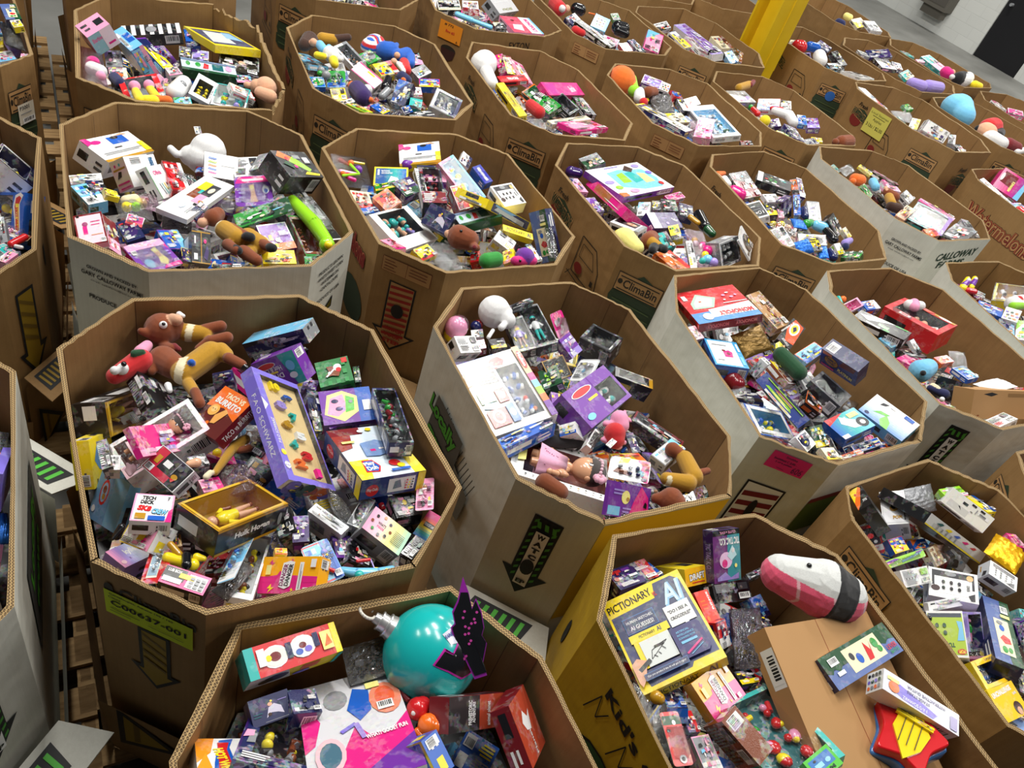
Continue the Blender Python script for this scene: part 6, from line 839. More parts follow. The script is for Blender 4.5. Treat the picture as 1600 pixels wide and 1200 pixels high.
b|-2136 3516 1038 168 -60 939 65 68 40||A:wprk|toy_package|white and pink comic pack left of the green sided box, torn rim bin|
p|-1991 3286 1058 41,-2011 3394 1058 39 w;-1986 3340 1078 21 g|toy_cylinder|white printed cylinder toy at the near half of the torn rim bin||p
w|-1899 3383 1078 120 370 278 99 176 70|win=.15,.15,.85,.8 c=pcs:yyk|POPYEL|figure_box|white window box with small yellow figure at the near rim of the torn rim bin|
b|-1905 3210 1068 130 -66 693 76 76 40||A:cnNt|toy_card|teal and green framed card at the near rim of the torn rim bin|
w|-1777 3417 1068 52 18 360 157 218 70|win=.05,.1,.95,.95 c=pcs:vvctly|A:gwt|window_box|clear box of lavender and mint ponies at the near rim of the torn rim bin|
b|-1757 3492 1078 -32 447 756 123 72 30||A:wEr|toy_card|white torn card lid over the box of ponies, torn rim bin|
p|-1715 3655 1058 56,-1753 3637 1058 37 S;-1649 3569 1065 36,-1705 3575 1065 29 S;-1795 3613 1058 18 S|plush_toy|peach pig like round plush at the near right corner of the torn rim bin||f
b|-1860 3701 1038 141 36 705 73 67 40||A:kpc|toy_package|dark pink and blue pack right of the green sided box, torn rim bin|
b|-2284 3293 1038 197 -32 658 78 99 40||A:NEp|toy_package|green and cream jumble pack left of the red trimmed window box, torn rim bin|
p|-1857 4503 1024 49,-1846 4408 1024 38 H;-1805 4565 1032 36,-1754 4602 1032 34 Y;-1747 4603 1042 23,-1687 4674 1052 22 H;-1797 4416 1054 23,-1779 4412 1054 18 S;-1756 4414 1054 26,-1710 4365 1054 27 c;-1704 4426 1054 18,-1671 4387 1054 18 c|plush_animal|brown plush in mustard suit on its back at the far left, blue plush bin||f
p|-1653 4323 1064 44,-1628 4302 1064 43 w;-1698 4242 1064 20,-1665 4257 1064 19 y;-1599 4242 1069 27,-1573 4200 1069 24 y;-1583 4306 1064 21 w|plush_toy|white and yellow stuffed toy lying below the far left brown plush, blue plush bin||f
p|-1517 4689 1054 71,-1532 4642 1054 58 x2;-1413 4674 1064 56,-1435 4646 1064 58 b;-1351 4641 1064 39,-1324 4729 1064 39 b;-1417 4751 1064 24,-1419 4805 1064 16 b;-1326 4489 1087 20 S;-1343 4591 1088 20 S;-1284 4557 1073 31,-1234 4463 1073 30 r;-1293 4487 1083 17,-1232 4408 1083 12 w;-1253 4600 1064 26,-1292 4713 1064 27 b|plush_toy|large blue, red and white plush at the far wall, blue plush bin||f
b|-1757 4262 1014 -232 -9 793 118 307 30||A:ckw|toy_card|light blue flame shaped card at the left rim, blue plush bin|
w|-1572 4418 1064 268 -313 913 84 226 60|win=.12,.1,.85,.9 c=pcs:gkS|A:wgd|window_box|white framed window box in the middle of blue plush bin|
b|-1377 4201 1074 407 25 1374 99 164 57||MAGBACK|toy_box|white box with a magenta side in the middle of blue plush bin|
b|-1474 4481 1064 219 -65 1187 107 96 30||A:ngcy|toy_card|mint and green card beside the white and magenta box, blue plush bin|
b|-1334 4383 1074 218 -86 895 127 122 40||A:yrbok:p|toy_box|bright yellow box with jumbled pictures below the large blue plush, blue plush bin|
c|-1492 4035 1064 195 -175 428 100 161 30|c=pcs:ggn|A:nbg|blister_card|green blister with two clear domes at the left rim, blue plush bin|
p|-1588 4049 1074 21 g;-1542 4010 1076 25 g;-1580 4016 1069 17 n|toy_ball|clear and green domed toy balls at the left rim, blue plush bin||p
b|-1562 3938 1054 195 -68 586 82 89 30||A:bnc|toy_card|blue and green card at the left rim beside the domed toy balls|
b|-1398 3846 1074 213 -163 561 77 110 40||A:yyw:t|toy_card|yellow card with white panel at the left rim, blue plush bin|
p|-1342 3960 1084 48,-1281 3900 1084 48 U;-1347 3968 1094 28 y;-1294 3984 1094 28 w;-1381 3983 1084 25 o;-1232 3882 1094 14 o|plush_toy|purple and orange round plush in the left half, blue plush bin||f
b|-1327 3793 1074 213 -91 1013 88 48 20||A:wkg|toy_card|white card with black border on the near left rim, blue plush bin|
b|-1252 3764 1084 -169 -6 1119 54 153 30||A:lyr|toy_card|lime and red packet edge on the near left rim, blue plush bin|
b|-1165 3845 1084 82 -58 1207 59 91 30||A:bywr|toy_package|blue and yellow pack on the near rim, blue plush bin|
p|-1279 4272 1064 25,-1253 4163 1064 29 k;-1224 4038 1064 21,-1225 4122 1064 24 g|toy_figure|black and grey figure toys in the middle of blue plush bin||p
p|-1223 4352 1074 33,-1183 4327 1074 30 B;-1195 4289 1086 15 o|plush_toy|navy and orange small plush right of the figure toys, blue plush bin||f
b|-1137 4097 1094 755 -122 -45 89 146 57||A:Bbwk|toy_box|tall navy boxed pack standing in the near half, blue plush bin|
b|-1043 4077 1074 219 -20 253 68 92 40||A:tkt|toy_box|small turquoise box right of the tall navy pack, blue plush bin|
b|-1055 3967 1074 237 -330 698 46 63 30||A:Bbw|toy_card|blue card edge below the small turquoise box, blue plush bin|
b|-969 3954 1084 -112 -226 613 133 104 40||A:dkw|toy_box|charcoal box at the near rim, blue plush bin|
w|-900 4179 1094 182 204 127 158 189 60|win=.12,.12,.88,.88 c=pcs:gEw|A:wBg|window_box|white framed clear window box at the near right corner, blue plush bin|
b|-1078 4434 1064 207 -165 346 120 83 40||A:bycm|toy_package|blue, yellow and pink pack by the right wall, blue plush bin|
b|-1090 4252 1064 200 -99 475 48 95 40||A:wRgp|toy_box|white and dark red box right of the tall navy pack, blue plush bin|
b|-1260 4733 1054 204 -178 611 58 123 40||A:kpyw:l|toy_package|black and pink speckled pack behind the blue plush, blue plush bin|
b|-1171 4555 1064 395 -118 1076 101 76 50||A:gwck|toy_box|grey and white box side below the speckled pack, blue plush bin|
p|-916 5101 1029 87,-915 5134 1029 85 w;-861 4984 1034 45,-785 4842 1034 39 w|plush_toy|white egg shaped plush at the left rim of white egg plush bin||f
b|-831 5266 1019 260 -404 409 54 214 50||A:mRk|toy_box|magenta dark box end right of the white egg plush, white egg plush bin|
b|-776 5269 1029 163 22 477 62 217 50||A:RyE:l|toy_box|dark red box with cream rules panel at the far wall, white egg plush bin|
b|-685 5265 1019 -15 320 573 114 262 40||A:pwm|toy_card|white and pink patterned box side by the far wall, white egg plush bin|
b|-694 5034 1039 66 -131 665 193 76 29||TRUCKRED|toy_box|bright red box with white letters across the middle, white egg plush bin|
b|-616 4654 1059 203 -115 743 53 329 50||PICTS2|board_game_box|yellow and navy drawing game edge at the left rim, white egg plush bin|
b|-461 4853 1049 219 -575 807 98 310 40||A:Nnwo:l|board_game_box|dark green box with white icons in the middle, white egg plush bin|
b|-365 5097 1069 269 355 1085 458 103 40||BARBS|doll_box|bright pink long box at the right wall, white egg plush bin|
b|-452 5016 1039 45 74 800 72 145 40||A:pgN|toy_package|pink and green clear pack beside the bright pink long box, white egg plush bin|
w|-309 4944 1039 360 -88 1140 105 159 60||A:kdg|window_box|black clear topped box in the right half, white egg plush bin|
b|-198 5027 1039 45 54 658 85 208 40||A:kgn:p|toy_package|black speckled pack by the right wall below the bright pink long box|
p|-500 4722 1039 36,-431 4664 1039 39 r|plush_toy|red cloth toy below the dark green box, white egg plush bin||f
g|-406 4520 1039 95 -71 676 112 116 40|col=clear|-|plastic_bag|clear grey bag at the near left rim, white egg plush bin|
b|-239 4673 1059 -48 -31 956 348 51 30||A:Ewg|toy_card|cream card edge above the hot pink box, white egg plush bin|
b|-146 4673 1059 -190 120 1238 486 142 30||A:mpw|doll_box|hot pink box lying at the near rim, white egg plush bin|
b|-182 4551 1059 -138 -119 1472 134 118 40||A:pSwc|toy_card|pale pink doll picture card at the near rim, white egg plush bin|doll box
b|-68 4622 1039 159 -112 317 59 50 30||A:kcw|toy_package|dark blue pack end at the near rim right of the doll card|
p|-29 5714 1047 99,-42 5732 1047 95 o;42 5829 1057 21,88 5620 1057 18 l;71 5567 1057 40,112 5551 1067 36 l|plush_fruit|big orange fruit plush with green leaves in the far left corner, orange fruit bin|plush toy|f
p|113 5555 1067 36,125 5446 1067 40 w;162 5396 1067 31 r|plush_toy|white and red small plush below the orange fruit plush, orange fruit bin||f
b|178 5927 1047 289 -21 -51 142 105 50||A:uvw|puzzle_box|violet box with a white square near the far wall, orange fruit bin|toy box
b|283 5923 1047 249 22 -19 69 105 50||FAOEND|toy_box|white box end with black and orange dots near the far wall, orange fruit bin|
p|174 5710 1037 41,213 5753 1037 37 h|plush_animal|brown plush lump behind the dark foil pack, orange fruit bin||f
g|285 5616 1047 238 -359 301 147 223 50|col=smoke|-|plastic_bag|dark shiny bag in the left half, orange fruit bin|
b|384 5875 1037 94 99 435 82 95 40||A:rbR|toy_box|red and blue box corner right of the violet box, orange fruit bin|
b|320 5236 1077 -69 104 1176 135 397 30||A:Bwy:l|game_box|long navy game box along the left rim, orange fruit bin|game box
b|415 5377 1057 143 98 892 172 99 30||A:Eyk|toy_card|cream card behind the long navy game box, orange fruit bin|
b|498 5821 1047 465 -34 858 127 72 40||A:wpw|toy_box|small white box by the right wall, orange fruit bin|
w|661 5517 1077 56 -232 502 204 449 43|win=.08,.1,.92,.85 c=pcs:gwgwN|A:wcg|window_box|large white framed clear box in the right half, orange fruit bin|
b|437 5663 1057 150 -5 524 60 144 40||A:kwyd:l|toy_package|black and white comic pack in the middle, orange fruit bin|
b|604 5322 1077 165 -241 -38 112 260 50||A:pmgw:l|toy_box|pink clear boxed set with bow prints at the near rim, orange fruit bin|
g|573 5316 1067 174 -234 173 111 218 30|col=foilp|-|foil_bag|pink see through pack left of the pink bow box, orange fruit bin|
b|922 5421 1047 223 -239 330 81 52 30||A:Rk|toy_package|dark red pack at the near right corner, orange fruit bin|
p|862 6583 1032 32,948 6753 1032 33 Y;956 6731 1042 23,982 6834 1042 21 R|toy_figure|small gold and dark red plush figure at the far wall|plush toy|f
b|892 6463 1012 134 85 860 245 147 40||A:gwpv:l|toy_package|silver and pink comic pack at the left rim, bin behind game controller bin|
b|1120 6489 1022 231 -385 -50 169 165 40||A:wbpr:l|toy_box|white box with red and blue comic picture in the middle|
b|1276 6648 1022 253 -191 79 81 111 30||A:wkg|toy_card|small white card right of the comic picture box, bin behind game controller bin|
p|1157 6321 1042 29,1277 6347 1042 38 w;1277 6347 1042 38,1307 6218 1042 37 w;1132 6354 1042 16,1218 6427 1042 16 r|plush_hat|white curved plush with a red stripe in the middle, bin behind game controller bin|plush toy|f
p|988 6233 1022 22,1022 6173 1022 24 r;968 6267 1022 20 n|toy_figure|red and green ball toys at the left rim, bin behind game controller bin||p
p|1068 6009 1042 43 y|toy_figure|yellow knitted ball at the left rim, bin behind game controller bin|plush toy|f
b|1152 6056 1042 269 -418 253 69 93 50||A:Uwu|toy_box|dark purple box right of the yellow knitted ball, bin behind game controller bin|
b|1215 5905 1032 114 86 165 103 46 30||A:lyk|toy_card|lime card edge at the near left rim, bin behind game controller bin|
b|1301 5994 1042 53 162 379 112 187 50||A:Bkgu|toy_box|navy clear box at the near left rim, bin behind game controller bin|
b|1392 6386 1032 234 -168 157 68 120 40||A:bwc|toy_package|blue and white pack right of the white curved plush, bin behind game controller bin|
p|1665 6087 1072 47,1729 6148 1072 52 h;1615 6039 1072 26 h|plush_animal|brown plush back at the near right corner, bin behind game controller bin||f
b|1493 6058 1032 205 -204 147 80 61 30||A:yyk|toy_card|bright yellow card at the near rim, bin behind game controller bin|
b|1482 6406 1032 235 -261 174 94 130 50||A:uvw|toy_box|purple and white box by the right wall, bin behind game controller bin|
b|1434 5959 1032 148 -115 722 123 79 40||A:gBw|toy_package|blue and silver pack on the near rim, bin behind game controller bin|
b|2078 7417 1103 28 57 480 89 396 50||A:wrbp:p|toy_box|white box with red and blue pictures in the far left corner, apples note bin|
g|2361 7336 1083 326 -98 308 195 132 30|col=clear|-|plastic_bag|long clear pack in the left half, apples note bin|
b|2480 7728 1063 250 -83 750 87 76 30||A:nN|toy_card|dark green card at the far wall, apples note bin|
b|2417 7136 1103 166 -245 -265 71 196 50||A:wyE|toy_box|white folded box end at the left rim, apples note bin|
b|2597 7108 1113 849 -724 1239 99 218 82||A:wwUg:p|toy_box|white box with dark purple picture side at the left rim, apples note bin|
b|2763 7136 1093 268 -254 -138 57 136 40||A:gwc|toy_package|grey white pack right of the box with purple picture side, apples note bin|
b|2779 6928 1103 182 -94 538 68 97 30||A:kwr|toy_card|black and white card at the near rim, apples note bin|
p|3024 8130 1108 136,3042 7952 1108 102 c;3046 8367 1108 40,3067 8324 1108 34 c;2963 8078 1118 114,3009 8195 1108 110 c|plush_toy|large round sky blue plush against the far left of sky blue plush bin||f
b|3030 7951 1068 195 -87 -7 102 98 20||A:wb|toy_card|white tag sheet in front of the large sky blue plush, sky blue plush bin|tag
p|3287 7875 1058 88,3280 7905 1058 85 S;3396 8105 1068 90,3338 8048 1068 81 r;3414 7924 1058 48,3459 8042 1058 49 k;3210 7911 1058 32 k;3327 7778 1073 21 w;3274 7699 1063 78,3367 7682 1063 65 w;3448 7723 1063 65,3535 7735 1063 52 R|plush_doll|round faced plush with red cap and dark red body, sky blue plush bin|plush toy|f
p|3537 7676 1048 26,3646 7812 1048 29 w|plush_toy|small white plush paw at the right edge, sky blue plush bin||f
b|3762 9175 1046 32 84 402 96 176 40||A:wmk|toy_box|pale pink box with magenta circle by the left rim of the right edge back bin|
b|3935 9126 1046 242 -123 -26 155 118 40||A:mkpw|toy_box|magenta and black patterned box in the right edge back bin|
p|1483 8478 1047 69 r;1458 8474 1047 63 r|toy_ball|red disc shaped toy at the left rim near the yellow column, yellow column bin||p
p|1604 8695 1037 48,1675 8727 1037 48 b|toy_ball|bright blue rounded toy right of the red disc toy, yellow column bin||p
b|1759 8835 1057 305 -114 1152 108 147 50||A:BUk|toy_box|dark indigo box near the far wall, yellow column bin|
b|1898 8570 1057 408 -19 812 94 184 60||A:kgd|toy_box|black framed clear box near the right wall, yellow column bin|
p|1662 8329 1067 62,1667 8176 1067 61 w|plush_toy|white cloth toy in the left half, yellow column bin||f
b|1832 8225 1057 184 -125 495 142 105 40||A:kwc|toy_package|black and white pack in the right half, yellow column bin|
b|2029 8127 1077 -173 -126 604 164 275 30||A:wkw:t|toy_box|long white box with bold black letters at the near rim, yellow column bin|
b|1425 8583 1047 221 -327 -214 86 90 30||A:gEw|toy_package|pale grey pack in the far left corner near the yellow column, yellow column bin|
b|2427 9376 1061 271 -274 325 251 142 30||A:UB|toy_box|dark indigo upright box at the left rim, lilac ruffle bin|
b|2453 9044 1061 163 13 543 210 183 40||A:kwbp:l|toy_package|black, white and pink speckled pack in the left half, lilac ruffle bin|
b|2676 8922 1061 358 -43 988 161 101 30||A:tEw|toy_card|mint green frame card at the left rim, lilac ruffle bin|
p|2668 8608 1071 54,2773 8624 1071 57 v;2853 8712 1071 64,2994 8819 1071 59 v;2852 8800 1071 26 m|plush_toy|lilac and pink ruffled plush at the near rim, lilac ruffle bin||f
b|2600 9135 1061 212 -14 194 102 132 40||A:BRw|toy_package|dark blue and red pack by the right wall, lilac ruffle bin|
b|2222 9123 1061 80 87 421 121 98 30||A:gw|toy_package|silver pack in the far left corner, lilac ruffle bin|
b|3227 10045 1036 176 -124 798 153 330 50||A:tpw:l|toy_box|teal box with pink letters at the left rim, rearmost right bin|
p|3283 9767 1046 60,3317 9749 1046 53 m;3364 9820 1053 36 S|plush_toy|dark pink small plush right of the teal box, rearmost right bin||f
p|3400 9640 1056 70,3450 9697 1056 78 k;3471 9664 1056 74,3540 9799 1056 71 w;3316 9602 1056 28 w;3603 9675 1046 46,3661 9685 1046 39 y|plush_bird|black and white plush with yellow foot at the near rim, rearmost right bin|plush toy|f
b|2902 10100 1016 -1 37 481 125 129 30||A:tg|toy_card|pale teal card at the far left, rearmost right bin|
b|3015 9903 1036 185 -91 534 101 57 30||A:pw|toy_card|pale pink card at the left rim left of the teal box, rearmost right bin|
p|2209 10750 1045 39,2248 10728 1045 39 e|plush_toy|pale yellow small plush in the farthest right bin||f
b|2361 10640 1045 389 -108 778 159 143 40||A:Eywk:l|toy_package|cream and white jumbled pack in the farthest right bin|
b|2467 10402 1105 187 -97 443 151 221 40||A:wgk:l|toy_package|white and grey pack in the farthest right bin|
p|2068 10292 1035 45,2105 10271 1035 45 B|plush_toy|navy and white plush at the left rim of the farthest right bin||f
b|130 7499 1029 473 -17 904 159 85 50||A:wkg:l|toy_box|white and black box in the far left corner of the round ended bin|
b|457 7413 1059 13 -288 526 110 752 60|S=wwww|A:uv|puzzle_box|long violet box in the middle of the round ended bin|puzzle box
b|305 7187 1059 243 -59 933 83 223 40||A:wyB:l|toy_box|white and yellow box at the left rim of the round ended bin|
b|459 7202 1059 -3 130 521 82 332 40||A:wRp|toy_card|white and dark red card edge left of the long violet box|
p|595 7127 1059 32,686 7154 1059 34 k|toy_figure|black shiny toys at the near rim of the round ended bin||p
b|769 7200 1069 492 -125 793 87 122 50||A:cwyb|toy_box|light blue box at the near right of the round ended bin|
b|689 7668 1039 171 -82 708 133 196 50||A:Ehk|toy_package|tan and black pack at the right wall of the round ended bin|
b|848 7443 1039 316 252 68 90 146 40||A:kh|toy_package|dark brown pack at the near right corner of the round ended bin|
p|-610 7014 1042 48,-573 7019 1042 49 k|toy_figure|black cube shaped toy at the left, round blue card bin||p
b|-368 6848 1052 242 -154 1556 201 130 50||ROUNDCARD|toy_card|pale blue round card with small pictures in the middle, round blue card bin|
b|-281 7207 1042 259 -218 479 65 98 40||A:ngw|toy_card|mint green card near the far wall, round blue card bin|
p|-223 6896 1052 53,-174 6915 1052 53 k;-205 6806 1052 42,-143 6802 1052 35 k|toy_figure|glossy black toy by the right wall, round blue card bin||p
b|-361 6488 1062 161 -117 1024 70 406 50||A:kkw|toy_box|long black box with white edge along the left rim, round blue card bin|
b|-98 6435 1062 192 -161 613 76 114 40||A:rRw|toy_box|small bright red box at the near rim, round blue card bin|
b|-19 6561 1062 221 -83 852 69 170 40||A:Bkp:l|toy_package|navy and pink pack at the near rim, round blue card bin|
b|94 6760 1082 710 111 105 138 172 52||A:pctm|doll_box|pink and teal doll box standing at the near right corner, round blue card bin|
p|-491 6954 1062 6,-443 6975 1062 6 o|toy_stick|thin orange stick above the round card, round blue card bin||p
p|-727 6844 1042 59,-779 6917 1042 60 r;-673 6880 1052 31 S;-699 6800 1062 28 w|plush_toy|red and peach soft toy in the far left corner, round blue card bin||f
b|-570 6699 1042 435 7 1166 128 101 40||A:Bwr|toy_package|navy and white pack below the red and peach soft toy, round blue card bin|
p|-513 6414 1052 34,-453 6410 1052 27 r|toy_figure|red and white striped toy at the left rim, round blue card bin||f
b|-1405 5879 1062 274 -141 473 164 120 50||A:kEw|toy_box|black box with cream picture at the left rim of the orange note bin|
b|-1266 5987 1062 245 -144 369 118 196 40||A:wRpg:l|toy_card|white box with red scribble picture in the orange note bin|
b|-1082 6282 1082 365 419 1287 359 135 85||GOEBOX|toy_box|large pale grey box with rounded letters in the orange note bin|
b|-867 5975 1082 -1 -62 619 241 301 40||MONOPINK|board_game_box|pink and red board game box at the near rim of the orange note bin|
p|-1177 5681 1082 14,-1034 5678 1082 18 c;-1288 5688 1082 20,-1177 5681 1082 20 c|toy_blaster|long sky blue toy at the near rim of the orange note bin||p
b|-997 5818 1072 177 -100 696 81 83 30||A:kEg|toy_card|cream and black card edge left of the pink board game|
"""
# ------------------------------------------------------------------ packages
def rotvec(x,y,z):
    v = Vector((x,y,z)); a = v.length
    return Matrix.Rotation(a,4,v / a) if a > 1e-6 else Matrix.Identity(4)
FACES = {'F': lambda w,h,t: (w,h,lambda x,y,z: (x - w / 2,y - h / 2,z)),
         'B': lambda w,h,t: (w,t,lambda x,y,z: (x - w / 2,-h / 2 - z,y - t)),
         'T': lambda w,h,t: (w,t,lambda x,y,z: (w / 2 - x,h / 2 + z,y - t)),
         'R': lambda w,h,t: (h,t,lambda x,y,z: (w / 2 + z,x - h / 2,y - t)),
         'L': lambda w,h,t: (h,t,lambda x,y,z: (-w / 2 - z,h / 2 - x,y - t))}
def side_art(r,base,L,acc):
    dk = 'w' if isinstance(base,str) and base in 'kdBUNRHhTbu' else 'd'; o = []
    if r.random() < .6: o.append(('R',.08,.3,r.uniform(.4,.6),.7,acc if acc != base else dk))
    if r.random() < .5: o += [('R',.66,.25,.92,.4,dk),('R',.66,.55,.88,.68,dk)]
    if r.random() < .35: o.append(('B',.7,.15,.94,.85))
    return o
def carton(w,h,t,art,seed,sides=None,S4=None,win=None,inner='d'):
    """printed carton; face up at z=0, thickness t below; optional recessed window"""
    mb = MB(); ops,base = get_art(art,seed,w,h); r = random.Random(seed * 7 + 1); bc = col(base)
    pal = art.split(':')[1] if art.startswith('A:') else None
    x,y = w / 2,h / 2
    scs = list(S4) if S4 else [base] * 4
    corners = [(-x,-y),(x,-y),(x,y),(-x,y)]
    for i,(a,b) in enumerate(((0,1),(1,2),(2,3),(3,0))):
        A,Bc = corners[a],corners[b]; c = {0: scs[2 % len(scs)],1: scs[1 % len(scs)],2: scs[0],3: scs[3 % len(scs)]}[i]
        mb.poly([(*A,-t),(*Bc,-t),(*Bc,0),(*A,0)],col(c))
    mb.poly([(-x,y,-t),(x,y,-t),(x,-y,-t),(-x,-y,-t)],bc)
    fw,fh,fr = FACES['F'](w,h,t)
    if win:
        a0,b0,a1,b1 = win; X0,Y0,X1,Y1 = a0 * w - x,b0 * h - y,a1 * w - x,b1 * h - y
        for q in (((-x,-y),(x,-y),(X1,Y0),(X0,Y0)),((x,-y),(x,y),(X1,Y1),(X1,Y0)),((x,y),(-x,y),(X0,Y1),(X1,Y1)),((-x,y),(-x,-y),(X0,Y0),(X0,Y1))): mb.poly([(*p,0) for p in q],bc)
        d = -t * .8; W4 = ((X0,Y0),(X1,Y0),(X1,Y1),(X0,Y1)); ic = col(inner)
        for i in range(4): p,q = W4[i],W4[(i + 1) % 4]; mb.poly([(*q,0),(*p,0),(*p,d),(*q,d)],ic)
        mb.poly([(*p,d) for p in W4],ic)
        # printed shapes only on the frame around the window
        keep = []
        for op in ops:
            if op[0] in 'RBG': bx = (op[1],op[2],op[3],op[4])
            elif op[0] == 'E': bx = (op[1] - op[3],op[2] - (op[4] or op[3] * w / h),op[1] + op[3],op[2] + (op[4] or op[3] * w / h))
            elif op[0] == 'P': bx = (min(op[1][::2]),min(op[1][1::2]),max(op[1][::2]),max(op[1][1::2]))
            elif op[0] == 'L': bx = (min(op[1],op[3]),min(op[2],op[4]),max(op[1],op[3]),max(op[2],op[4]))
            else: bx = (op[2] - op[4] / 2,op[3] - op[5] / 2,op[2] + op[4] / 2,op[3] + op[5] / 2) if not (len(op) > 7 and abs(math.sin(math.radians(op[7]))) > .7) else (op[2] - op[5] / 2,op[3] - op[4] / 2,op[2] + op[5] / 2,op[3] + op[4] / 2)
            inter = bx[0] < a1 - .01 and bx[2] > a0 + .01 and bx[1] < b1 - .01 and bx[3] > b0 + .01
            if not inter: keep.append(op)
            elif op[0] == 'R' and (bx[2] - bx[0]) > .5 or op[0] == 'R' and (bx[3] - bx[1]) > .5:
                for q in ((op[1],op[2],min(op[3],a0),op[4]),(max(op[1],a1),op[2],op[3],op[4]),(max(op[1],a0),op[2],min(op[3],a1),min(op[4],b0)),(max(op[1],a0),max(op[2],b1),min(op[3],a1),op[4])):
                    if q[2] > q[0] + .004 and q[3] > q[1] + .004: keep.append(('R',*q,op[5]))
        ops = keep
    else: mb.poly([(-x,-y,0),(x,-y,0),(x,y,0),(-x,y,0)],bc)
    draw(mb,ops,fw,fh,fr)
    sides = sides or {}
    for s in 'BTRL':
        sw,sh,sf = FACES[s](w,h,t)
        if s in sides:
            so,sb = get_art(sides[s],seed + 5,sw,sh); mb.poly([sf(0,0,DZ / 2),sf(sw,0,DZ / 2),sf(sw,sh,DZ / 2),sf(0,sh,DZ / 2)],col(sb)); draw(mb,so,sw,sh,sf)
        elif t > .025 and not art.startswith('KRAFT') and sh > .02: draw(mb,side_art(r,scs[0] if isinstance(scs[0],str) else 'w',sw,(pal or 'wk')[-1]),sw,sh,sf)
    return mb
def ball(mb,c,r,cc,seg=10,ring=6,sq=(1,1,1),m=0,R=None):
    vs = [(0,0,1)]; fs = []
    for i in range(1,ring):
        a = math.pi * i / ring
        for j in range(seg): b = math.tau * j / seg; vs.append((math.sin(a) * math.cos(b),math.sin(a) * math.sin(b),math.cos(a)))
    vs.append((0,0,-1)); n = len(vs) - 1
    for j in range(seg): fs.append((0,1 + j,1 + (j + 1) % seg)); fs.append((n,n - seg + (j + 1) % seg,n - seg + j))
    for i in range(ring - 2):
        for j in range(seg): a = 1 + i * seg + j; b = 1 + i * seg + (j + 1) % seg; fs.append((a,a + seg,b + seg,b))
    out = []
    for v in vs:
        p = Vector((v[0] * r * sq[0],v[1] * r * sq[1],v[2] * r * sq[2]))
        if R is not None: p = R @ p
        out.append(tuple(Vector(c) + p))
    mb.faces(out,fs,cc,m)
def tube(mb,a,b,ra,rb,cc,seg=10,m=0,caps=True):
    a,b = Vector(a),Vector(b); d = b - a
    if d.length < 1e-6: return
    q = d.to_track_quat('Z','Y'); vs = []
    for p,r in ((a,ra),(b,rb)):
        for j in range(seg): t = math.tau * j / seg; vs.append(tuple(p + q @ Vector((r * math.cos(t),r * math.sin(t),0))))
    mb.faces(vs,[(j,(j + 1) % seg,seg + (j + 1) % seg,seg + j) for j in range(seg)],cc,m)
    if caps: mb.poly(list(reversed(vs[:seg])),cc,m); mb.poly(vs[seg:],cc,m)
def figure_mesh(w,h,t,cols):
    """small toy figure lying along the longer side of a w x h tray"""
    mb = MB(); L = max(w,h) * .82; s = min(L * .16,min(w,h) * .3,t * .9); sh,lg,sk = [col(c) for c in (cols + 'Sk')[:3]]; z = 0
    def P(u,v): return (u,v,z) if w >= h else (v,-u,z)
    hx = -L * .40; ball(mb,P(hx,0),s * .62,sk,10,7); ball(mb,(*P(hx - s * .2,0)[:2],s * .12),s * .62,lg,10,6,(1,1,.9))
    tube(mb,P(hx + s * .4,0),P(hx + s * .9,0),s * .28,s * .3,sk)
    ball(mb,P(-L * .15,0),s,sh,10,7,(1.25,.85,.7) if w >= h else (.85,1.25,.7)); tube(mb,P(-L * .15,0),P(L * .06,0),s * .72,s * .6,sh)
    for q in (-1,1):
        tube(mb,P(-L * .2,q * s * .8),P(-L * .06,q * s * 1.35),s * .3,s * .24,sh); tube(mb,P(-L * .06,q * s * 1.35),P(L * .08,q * s * 1.2),s * .22,s * .18,sk); ball(mb,P(L * .1,q * s * 1.2),s * .24,sk,8,5)
        tube(mb,P(L * .06,q * s * .35),P(L * .25,q * s * .45),s * .38,s * .3,lg); tube(mb,P(L * .25,q * s * .45),P(L * .44,q * s * .5),s * .28,s * .2,lg); ball(mb,P(L * .46,q * s * .5),s * .28,sk,8,5)
    return mb
def pieces_mesh(w,h,t,cols,seed,n=10):
    mb = MB(); r = random.Random(seed)
    nx = max(1,round(w / (math.sqrt(w * h / n)))); ny = max(1,round(n / nx))
    for i in range(nx):
        for j in range(ny):
            x = (i + .5) / nx * w - w / 2 + r.uniform(-.12,.12) * w / nx; y = (j + .5) / ny * h - h / 2 + r.uniform(-.12,.12) * h / ny; s = min(w / nx,h / ny) * r.uniform(.3,.44); c = col(cols[(i * ny + j + int(r.random() * 2)) % len(cols)]); s2 = min(s,t * .55)
            R = Matrix.Rotation(r.uniform(0,3),3,'Z'); q = r.random()
            if q < .4: ball(mb,(x,y,0),s,c,9,6,(1,r.uniform(.5,1),s2 / s),0,R)
            elif q < .7: tube(mb,Vector((x,y,0)) + R @ Vector((-s,0,0)),Vector((x,y,0)) + R @ Vector((s,0,0)),s2 * .8,s2 * r.uniform(.4,.8),c,8)
            else:
                for q2 in range(2): ball(mb,Vector((x,y,0)) + R @ Vector((s * .5 * (q2 * 2 - 1),0,0)),s * .6,col(cols[(i + q2) % len(cols)]),8,5,(1,1,min(1,s2 / s * 1.4)))
    return mb
